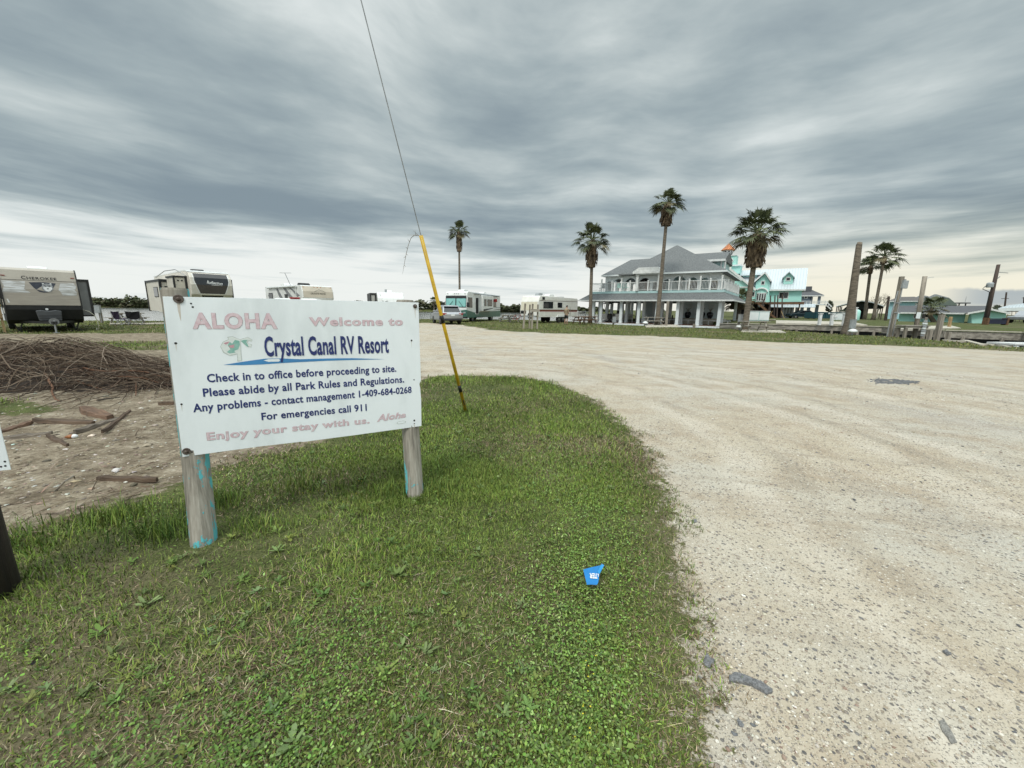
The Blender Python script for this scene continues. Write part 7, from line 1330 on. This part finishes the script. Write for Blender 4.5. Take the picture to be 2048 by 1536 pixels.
q2 = at(2006, 640, Y=95); t2 = at(2013, 584.5, Y=95); o = thing('utility_pole', 'thin second utility pole just right of the transformer pole', 'utility pole', (q2.x, 95, .3)); part('shaft', M['polewood'], o, lambda b: b.tube([(0, 0, 0), (t2.x-q2.x, 0, t2.z-.3)], [.2, .14], 8)); part('crossarm', M['polewood'], o, lambda b: b.bar((t2.x-q2.x-.8, 0, t2.z-1.8), (t2.x-q2.x+.9, 0, t2.z-1.75), .12))
q2 = at(2046, 640, Y=120); t2 = at(2049, 594, Y=120); o = thing('utility_pole', 'far stub of a utility pole above the boat shed roof', 'utility pole', (q2.x, 120, .3)); part('shaft', M['polewood'], o, lambda b: b.tube([(0, 0, 0), (t2.x-q2.x, 0, t2.z-.3)], [.3, .22], 8)); part('crossarm', M['polewood'], o, lambda b: b.bar((t2.x-q2.x-.7, 0, t2.z-.6), (t2.x-q2.x+.7, 0, t2.z-.6), .12))
q2 = at(1771, 640, Y=62); t2 = at(1778, 592.5, Y=62); o = thing('utility_pole', 'short dark pole between the palm pair and the meter post', 'utility pole', (q2.x, 62, .3)); part('shaft', M['polewood'], o, lambda b: b.tube([(0, 0, 0), (t2.x-q2.x, 0, t2.z-.3)], [.2, .13], 8)); part('crossarm', M['polewood'], o, lambda b: b.bar((t2.x-q2.x-.4, 0, t2.z-.7), (t2.x-q2.x+.2, 0, t2.z-.7), .1))
# meter post with conduits, and the post with the paper sign
EY_ = 24.3; q = at(1781, 671, Y=EY_)
o = thing('meter_post', 'grey timber post with a metal meter box and pale conduits at the canal edge', 'meter post', (q.x, EY_, 0))
def E_(px, py, y=0.0): p = at(px, py, Y=EY_+y); return (p.x-q.x, y, p.z)
part('post', M['oldwood'], o, lambda b: b.bar((E_(1781,671)[0], 0, -.2), E_(1804,553), .19)); part('meter_box', M['greymetal'], o, lambda b: b.bar(E_(1807.5,577,-.14), E_(1811,561,-.14), .32, .14), .01); part('conduit_cap', M['steel'], o, lambda b: b.bar(E_(1810,561,-.14), E_(1810.5,558.5,-.14), .08))
part('conduit', M['steel'], o, lambda b: b.tube([(E_(1774,671,-.14)[0], -.14, 0), E_(1784,625,-.14), E_(1796,582,-.14)], .035, 7)); part('conduit', M['steel'], o, lambda b: b.tube([(E_(1785,671,-.10)[0], -.10, 0), E_(1793,630,-.10), E_(1804,577,-.10)], .03, 7))
part('clamps', M['greymetal'], o, lambda b: [b.bar(E_(1788+1.1*k,625-8*k,-.12), E_(1801+.8*k,625-8*k,-.12), .04) for k in (0, 2.4)])
q = at(1829, 673, Y=24.0); o = thing('timber_post', 'round timber post with a pale paper notice and a bent wire on top', 'post', (q.x, 24.0, 0))
def E2(px, py, y=0.0): p = at(px, py, Y=24.0+y); return (p.x-q.x, y, p.z)
part('shaft', M['oldwood'], o, lambda b: b.tube([(0, 0, -.2), E2(1840,612), E2(1850,552.5)], [.13, .12, .115], 10), smooth=True); part('notice', M['palewhite'], o, lambda b: b.bar(E2(1835.5,637,-.15), E2(1838.5,624.5,-.15), .25, .01)); part('wire', M['steel'], o, lambda b: b.tube([E2(1852,560), E2(1855,556), E2(1862,554.5), E2(1868,554.3)], .012, 5))
# fish cleaning table and its wrapped stand
q = at(1820, 673, Y=23.6); o = thing('cleaning_table', 'grey plank fish cleaning table beside the post with the notice', 'table', (q.x, 23.6, 0))
def E3(px, py): p = at(px, py, Y=23.6); return (p.x-q.x, p.z)
xa, za = E3(1801, 650); xb, _ = E3(1848, 655)
part('table_top', M['tablewood'], o, lambda b: b.box(xa, xb, -.35, .35, za-.06, za)); part('apron', M['tablewood'], o, lambda b: b.box(xa+.05, xb-.05, -.3, .3, za-.18, za-.062))
for x in (xa+.15, xb-.2):
    for y in (-.22, .22): part('leg', M['oldwood'], o, lambda b: b.bar((x, y, -.05), (x, y, za-.18), .13))
q = at(1844, 673, Y=23.2); o = thing('wrapped_pipe', 'stand pipe wrapped in white and grey tape by the fish cleaning table', 'pipe', (q.x, 23.2, 0)); hh = at(1848, 634, Y=23.2).z; part('pipe', M['oldwood'], o, lambda b: b.tube([(0, 0, 0), (.03, 0, hh)], .06, 8)); 
for k in range(7): part('wrap', M['palewhite'] if k % 2 else M['greymetal'], o, lambda b: b.tube([(.002*k, 0, .12+.14*k), (.002*k+.01, 0, .22+.14*k)], .09+.012*(k % 3), 8))
for k, (px, y0, py1, lb) in enumerate(((1874,674,629,'tall bare timber pile at the canal edge right of the notice post'), (1859,673,660,'short pile stub left of the tall bare timber pile'), (1896,676,664,'short yellowish pile stub right of the tall bare timber pile'))):
    p = at(px, y0, Y=22.6 if k != 2 else 22.3); t_ = at(px+(10 if k == 0 else 2), py1, Y=p.y); o = MB(); o.bar((0, 0, -1.2), (t_.x-p.x, 0, t_.z), .20 if k == 0 else .17); o = o.build('timber_pile', M['oldwood']); o.location = (p.x, p.y, 0); tag(o, lb, 'pile', 'piles at the canal edge')
p = at(1898, 655, Y=34); t_ = at(1902, 633.5, Y=34); o = MB(); o.bar((0, 0, 0), (t_.x-p.x, 0, t_.z-.3), .16); o = o.build('timber_pile', M['newwood']); o.location = (p.x, 34, .3); tag(o, 'brownish pile on the far bank at the corner of the concrete pad', 'pile', 'piles at the canal edge')
for k, (a, b__, lb) in enumerate((((1886,680.5),(1932,683),'pale plank along the bank edge nearest the short piles'), ((1930,681),(1966,690.5),'pale plank slanting down the bank in the middle'), ((1968,688.5),(1988,691),'short pale plank lower on the bank'), ((1994,691),(2016,693.5),'last pale plank near the floating dock'))):
    A0, B0 = at(*a, z=.02), at(*b__, z=.02); o = MB(); c_ = (A0+B0)/2; o.bar(A0-c_, B0-c_, .22, .08); o = o.build('dock_plank', M['concrete']); o.location = c_; tag(o, lb, 'plank', 'planks at the canal edge')
q = at(2048, 690, z=-.35); o = thing('floating_dock', 'white floating dock on barrels in the canal at the right edge', 'dock', (q.x, q.y, -.7)); part('deck', M['white'], o, lambda b: b.box(-1.2, 3, -.5, .9, .36, .46)); 
for k in range(6): part('float', M['palewhite'], o, lambda b: b.lathe([(.1, -.5), (.2, -.45), (.2, .5), (.1, .55)], (-1.0+.7*k, 0, .16), 10, 'y'))
# ------------------------------------------------------------------ power pedestals
def pedestal(label, px, py, Y, h, dome=True):
    q = at(px, py, Y=Y); o = thing('power_pedestal', label, 'power pedestal', (q.x, Y, max(0, gz(q.x, Y))), .2, 'power pedestals')
    part('post', M['oldwood'], o, lambda b: b.box(-.07, .07, 0, .14, -.1, h)); part('meter_box', M['greymetal'], o, lambda b: b.box(-.17, .17, -.18, -.002, h-.62, h-.05), .02); part('lid', M['steel'], o, lambda b: b.box(-.18, .18, -.20, 0, h-.045, h-.02), .01); part('conduit', M['steel'], o, lambda b: b.tube([(.1, -.09, 0), (.1, -.09, h-.62)], .025, 6))
    if dome: part('hydrant_cover', M['white'], o, lambda b: b.lathe([(.26, .22), (.24, .32), (.15, .40), (.04, .43)], (-.25, -.35, 0), 12), smooth=True); part('hydrant_pipe', M['steel'], o, lambda b: b.tube([(-.25, -.35, 0), (-.25, -.35, .26)], .05, 6))
pedestal('power pedestal with a white dome right of the pavilion corner', 1477, 659, 30.8, 1.25)
pedestal('power pedestal with a white dome at the left end of the palm picnic table', 1291, 652, 37.2, .55)
pedestal('grey power pedestal next to the dead palm trunk', 1699, 670, 25.6, 1.05)
pedestal('weathered power pedestal by the lagoon between the two left trailers', 203, 647, 30.0, 1.35, False)
pedestal('low grey pedestal on the bank in front of the mooring post', 1227, 651, 39.5, .8, False)
# ------------------------------------------------------------------ posts in front of the old trailer
for k, (xb, xt, yb, yt, lb, w_) in enumerate(((1046.5,1050.5,658.5,607,'leftmost of the four wooden posts in front of the old trailer', .13), (1058.5,1060,657.5,609,'second wooden post, closest to the paired one', .12), (1063.5,1065.5,659,607.5,'wooden post holding the left end of the short board', .13), (1074,1076,659,609,'rightmost wooden post, darker and holding the board', .11))):
    Y = 28.2+(.5 if k == 1 else 0); p = at(xb, yb, Y=Y); t_ = at(xt, yt, Y=Y); o = MB(); o.bar((0, 0, -.1), (t_.x-p.x, 0, t_.z), w_); o = o.build('wooden_post', M['oldwood']); o.location = (p.x, Y, 0); tag(o, lb, 'post', 'wooden posts on the grass strip')
a, b__ = at(1062, 621, Y=28.05), at(1078, 621, Y=28.05); o = MB(); o.bar((0, 0, 0), b__-a, .04, .20); o = o.build('cross_board', M['oldwoodh']); o.location = a; tag(o, 'grey board fixed across the two right wooden posts', 'board')
# ------------------------------------------------------------------ picnic tables
def picnic(label, px, py, Y, yaw, m='tablewood', s=1.0, first=[None]):
    q = at(px, py, Y=Y)
    if first[0] is not None and m == 'tablewood': return dup(first[0], (q.x, Y, 0), yaw, label, 'picnic tables', (s, s, s))
    o = thing('picnic_table', label, 'picnic table', (q.x, Y, 0), yaw, 'picnic tables'); w_ = M[m]
    part('table_top', w_, o, lambda b: [b.box(-.92, .92, y, y+.135, .72, .76) for y in (-.36, -.215, -.07, .075, .22)])
    for y in (-.72, .46): part('seat', w_, o, lambda b: [b.box(-.92, .92, y+k, y+k+.125, .42, .455) for k in (0, .135)])
    for x in (-.62, .62):
        part('leg_frame', w_, o, lambda b: (b.bar((x, -.62, 0), (x, -.22, .72), .045, .09), b.bar((x, .62, 0), (x, .22, .72), .045, .09), b.box(x+.025, x+.07, -.72, .72, .34, .42), b.box(x+.025, x+.07, -.36, .36, .64, .72)))
    if m == 'tablewood': first[0] = o
    return o
picnic('grey picnic table seen end-on left of the old trailer', 1011, 643.5, 43.0, 1.50)
dup(bpy.data.objects['picnic_table'], (at(1026, 643.5, Y=43.2).x, 43.2, 0), 1.55, 'grey picnic table touching the tail of the old trailer', 'picnic tables')
picnic('picnic table on the slab under the tallest palm', 1306, 652, 37.6, -.05, s=1.06)
picnic('long picnic table on the slab by the broadest palm', 1507, 662, 28.6, -.04, s=1.0)
picnic('dark picnic table by the lagoon behind the folding chairs', 257, 649, 28.8, .05, s=1.05)
picnic('brown picnic table behind the standing person', 1163, 648, 38.6, .5, 'brownwood'); picnic('brown picnic table at the foot of the left pavilion palm', 1176, 647.5, 40.2, .2, 'brownwood')
for k, (pts, lb) in enumerate((([(1288,650),(1350,650.5),(1362,655),(1292,655)], 'concrete slab under the table by the tallest palm'), ([(1484,661),(1560,661.5),(1572,666.5),(1482,664.5)], 'concrete slab under the table by the broadest palm'), ([(220,647.5),(330,646.5),(332,648.5),(220,650)], 'thin slab beside the folding chairs'))):
    w_ = [at(*p, z=.0) for p in pts]; o = MB(); o.pz([(p.x, p.y) for p in w_], -.1, .06); tag(o.build('concrete_slab', M['concrete']), lb, 'concrete slab', 'concrete slabs under the tables')
# folding camp chairs at the left table
for k, (px, yw, lb) in enumerate(((247, 2.9, 'purple folding camp chair with its back to the lot'), (268, 3.6, 'black folding camp chair right of the purple one'))):
    q = at(px, 651, Y=27.3); o = thing('camp_chair', lb, 'chair', (q.x, 27.3+.2*k, 0), yw, 'folding camp chairs'); m_ = pmat('chair_cloth_%s' % ('purple' if k == 0 else 'black'), (0.035, 0.022, 0.06) if k == 0 else (0.02, 0.02, 0.024), None, 4, .9)
    part('seat', m_, o, lambda b: b.add([(-.32,-.25,.45),(.32,-.25,.45),(.30,.25,.38),(-.30,.25,.38),(0,0,.36)], [(0,1,4),(1,2,4),(2,3,4),(3,0,4)])); part('backrest', m_, o, lambda b: b.add([(-.36,.26,.40),(.36,.26,.40),(.38,.38,.95),(.0,.42,.90),(-.38,.38,.95)], [(0,1,2,3,4)]))
    part('frame', M['steel'], o, lambda b: [b.tube([p, q_], .014, 5) for p, q_ in (((-.36,-.28,0),(.36,-.28,.5)),((.36,-.28,0),(-.36,-.28,.5)),((-.36,.3,0),(.36,.3,.5)),((.36,.3,0),(-.36,.3,.5)),((-.36,-.28,0),(-.36,.3,.5)),((.36,-.28,0),(.36,.3,.5)),((-.36,.3,0),(-.36,-.28,.5)),((.36,.3,0),(.36,-.28,.5)),((-.36,.3,0),(-.38,.38,.97)),((.36,.3,0),(.38,.38,.97)),((-.37,-.28,.62),(-.38,.36,.62)),((.37,-.28,.62),(.38,.36,.62)))])
# white rail fences by the lagoon
def rail(label, px0, px1, pyb, pyt, Y, m, nb):
    a, b__ = at(px0, pyb, Y=Y), at(px1, pyb, Y=Y); zt_ = at(px0, pyt, Y=Y).z; o = thing('railing', label, 'railing', (a.x, Y, 0), 0, 'railings by the lagoon'); L0 = b__.x-a.x
    part('rails', M[m], o, lambda b: (b.box(0, L0, 0, .06, zt_-.07, zt_), b.box(0, L0, .005, .055, .18, .23)))
    for k in range(3): part('post', M[m], o, lambda b: b.box(L0*k/2-.05, L0*k/2+.05, -.02, .08, -.1, zt_+.08))
    part('balusters', M[m], o, lambda b: [b.box(L0*(k+.5)/nb-.02, L0*(k+.5)/nb+.02, .01, .05, .2, zt_-.05) for k in range(nb)])
rail('grey rail along the water behind the silver crossover', 838, 884, 639, 626, 47.5, 'greymetal', 12)
rail('white rail behind the picnic tables left of the pavilion', 1155, 1186, 637, 622.5, 47.5, 'white', 16)
bk_ = at(1042, 643, Y=40.0); o = thing('bicycle', 'bicycle leaning by the back of the old trailer', 'bicycle', (bk_.x-.4, 39.8, 0), .2)
for x in (-.5, .5): w_ = part('wheel', M['rubber'], o, lambda b: b.tube([(x+.33*math.cos(a*math.pi/8), 0, .34+.33*math.sin(a*math.pi/8)) for a in range(17)], .025, 6, False)); part('hub', M['steel'], w_, lambda b: b.lathe([(.03, -.05), (.03, .05)], (x, 0, .34), 8, 'y'))
part('frame', M['red'], o, lambda b: [b.tube([p, q_], .018, 5) for p, q_ in (((-.5,0,.34),(-.2,0,.8)),((-.2,0,.8),(.35,0,.82)),((-.2,0,.8),(-.05,0,.33)),((-.05,0,.33),(.36,0,.78)),((.5,0,.34),(.33,0,.95)),((-.5,0,.34),(-.05,0,.33)))]); part('saddle', M['black'], o, lambda b: b.box(-.32, -.08, -.06, .06, .86, .91), .02); part('handlebar', M['black'], o, lambda b: b.tube([(.30, -.25, .98), (.34, 0, .97), (.30, .25, .98)], .016, 6))
# mooring post of the canal in front of the pavilion
p = at(1332, 651, Y=36.6); t_ = at(1333, 602.5, Y=36.6); o = MB(); o.tube([(0, 0, -1), (0, 0, t_.z)], .13, 8); o = o.build('timber_pile', M['oldwood']); o.location = (p.x, 36.6, 0); tag(o, 'round mooring pile in front of the pavilion, right of the tallest palm', 'pile', 'piles at the canal edge')
p = at(1390, 655, Y=33.2); o = MB(); o.tube([(0, 0, -1), (0, 0, .35)], .12, 8); o = o.build('timber_pile', M['oldwood']); o.location = (p.x, 33.4, 0); tag(o, 'low mooring stub at the grass edge in front of the pavilion deck', 'pile', 'piles at the canal edge')
# ------------------------------------------------------------------ the standing person
def skin_mesh(name, m, verts, edges, radii, root=0, parent=None, sub=2):
    me = bpy.data.meshes.new(name); me.from_pydata(verts, edges, []); o = bpy.data.objects.new(name, me); C.objects.link(o); me.materials.append(m)
    md_ = o.modifiers.new('skin', 'SKIN'); sk = me.skin_vertices[0].data if me.skin_vertices else None
    if sk is None:
        bm = bmesh.new(); bm.from_mesh(me); bm.verts.layers.skin.verify(); bm.to_mesh(me); bm.free(); sk = me.skin_vertices[0].data
    for i, r in enumerate(radii): sk[i].radius = r if isinstance(r, tuple) else (r, r); sk[i].use_root = (i == root)
    s_ = o.modifiers.new('subsurf', 'SUBSURF'); s_.levels = sub; s_.render_levels = sub
    md_.use_smooth_shade = True
    if parent: o.parent = parent
    return o
q = at(1132, 649, Y=37.6)
pe = thing('person', 'person in a tan shirt and black shorts standing with bent head beside the old trailer', 'person', (q.x, 37.6, 0), math.pi*.78)
V = [(0,0,.95),(0,.01,1.12),(0,.02,1.32),(0,.01,1.46),(0,-.02,1.54),(0,-.05,1.62),(0,-.075,1.70),(0,-.07,1.78)]   # pelvis .. crown; -y is forward
R0 = [(.14,.11),(.125,.10),(.15,.11),(.10,.08),(.052,.055),(.07,.078),(.076,.092),(.05,.06)]
E0 = [(i, i+1) for i in range(7)]
def addc(par, pts, rs):
    for p, r in zip(pts, rs): V.append(p); R0.append(r); E0.append((par, len(V)-1)); par = len(V)-1
    return par
addc(6, [(0,-.165,1.685)], [.018])                                    # nose
for s in (-1, 1): addc(6, [(s*.085,-.06,1.70)], [.018])               # ears
for s in (-1, 1):
    addc(0, [(s*.10,0,.88),(s*.11,-.01,.50),(s*.115,.02,.28),(s*.12,.02,.09),(s*.125,-.06,.035),(s*.13,-.14,.025)], [.10,(.062,.065),.058,.042,(.042,.032),(.04,.022)])
    h = addc(3, [(s*.18,.0,1.42),(s*.235,.02,1.14),(s*.17,-.16,1.03),(s*.09,-.30,1.06)], [.062,.046,.038,(.022,.036)])
    for k, (dx_, dz_, ln) in enumerate(((-.028,.022,.072),(-.010,.026,.080),(.010,.022,.074),(.026,.014,.058))):
        b0_ = V[h]; addc(h, [(b0_[0]-s*.012+dx_*.9, b0_[1]-.045, b0_[2]+dz_*.6), (b0_[0]-s*.030+dx_, b0_[1]-.045-ln*.55, b0_[2]+dz_*.4), (b0_[0]-s*.052+dx_, b0_[1]-.045-ln*.75, b0_[2]+dz_*.2-.022)], [.010,.009,.008])
    b0_ = V[h]; addc(h, [(b0_[0]-s*.038, b0_[1]-.005, b0_[2]+.030), (b0_[0]-s*.062, b0_[1]-.030, b0_[2]+.042)], [.011,.009])
skin_mesh('body', M['skin'], V, E0, R0, 0, pe)
skin_mesh('shirt', M['tan'], [(0,0,.90),(0,.01,1.12),(0,.02,1.32),(0,.01,1.45),(0,-.01,1.50),(-.185,.0,1.42),(-.222,.012,1.22),(.185,.0,1.42),(.222,.012,1.22)], [(0,1),(1,2),(2,3),(3,4),(3,5),(5,6),(3,7),(7,8)], [(.17,.135),(.155,.125),(.17,.135),(.13,.105),(.085,.075),.085,.068,.085,.068], 1, pe)
skin_mesh('shorts', M['black'], [(0,0,.97),(0,0,.86),(-.105,-.005,.78),(-.115,-.01,.54),(.105,-.005,.78),(.115,-.01,.54)], [(0,1),(1,2),(2,3),(1,4),(4,5)], [(.155,.125),(.16,.13),.115,.092,.115,.092], 0, pe)
part('hair', M['black'], pe, lambda b: b.ball((0, -.055, 1.745), (.098, .112, .085), 14), smooth=True)
for s in (-1, 1): part('eye', M['black'], pe, lambda b: b.ball((s*.032, -.152, 1.705), .009, 6))
part('mouth', pmat('lips', (0.30, 0.13, 0.11), None, 5, .5), pe, lambda b: b.ball((0, -.142, 1.635), (.024, .008, .007), 6))
for s in (-1, 1): part('sandal', M['black'], pe, lambda b: b.box(s*.128-.045, s*.128+.045, -.18, .09, .0, .022), .01)
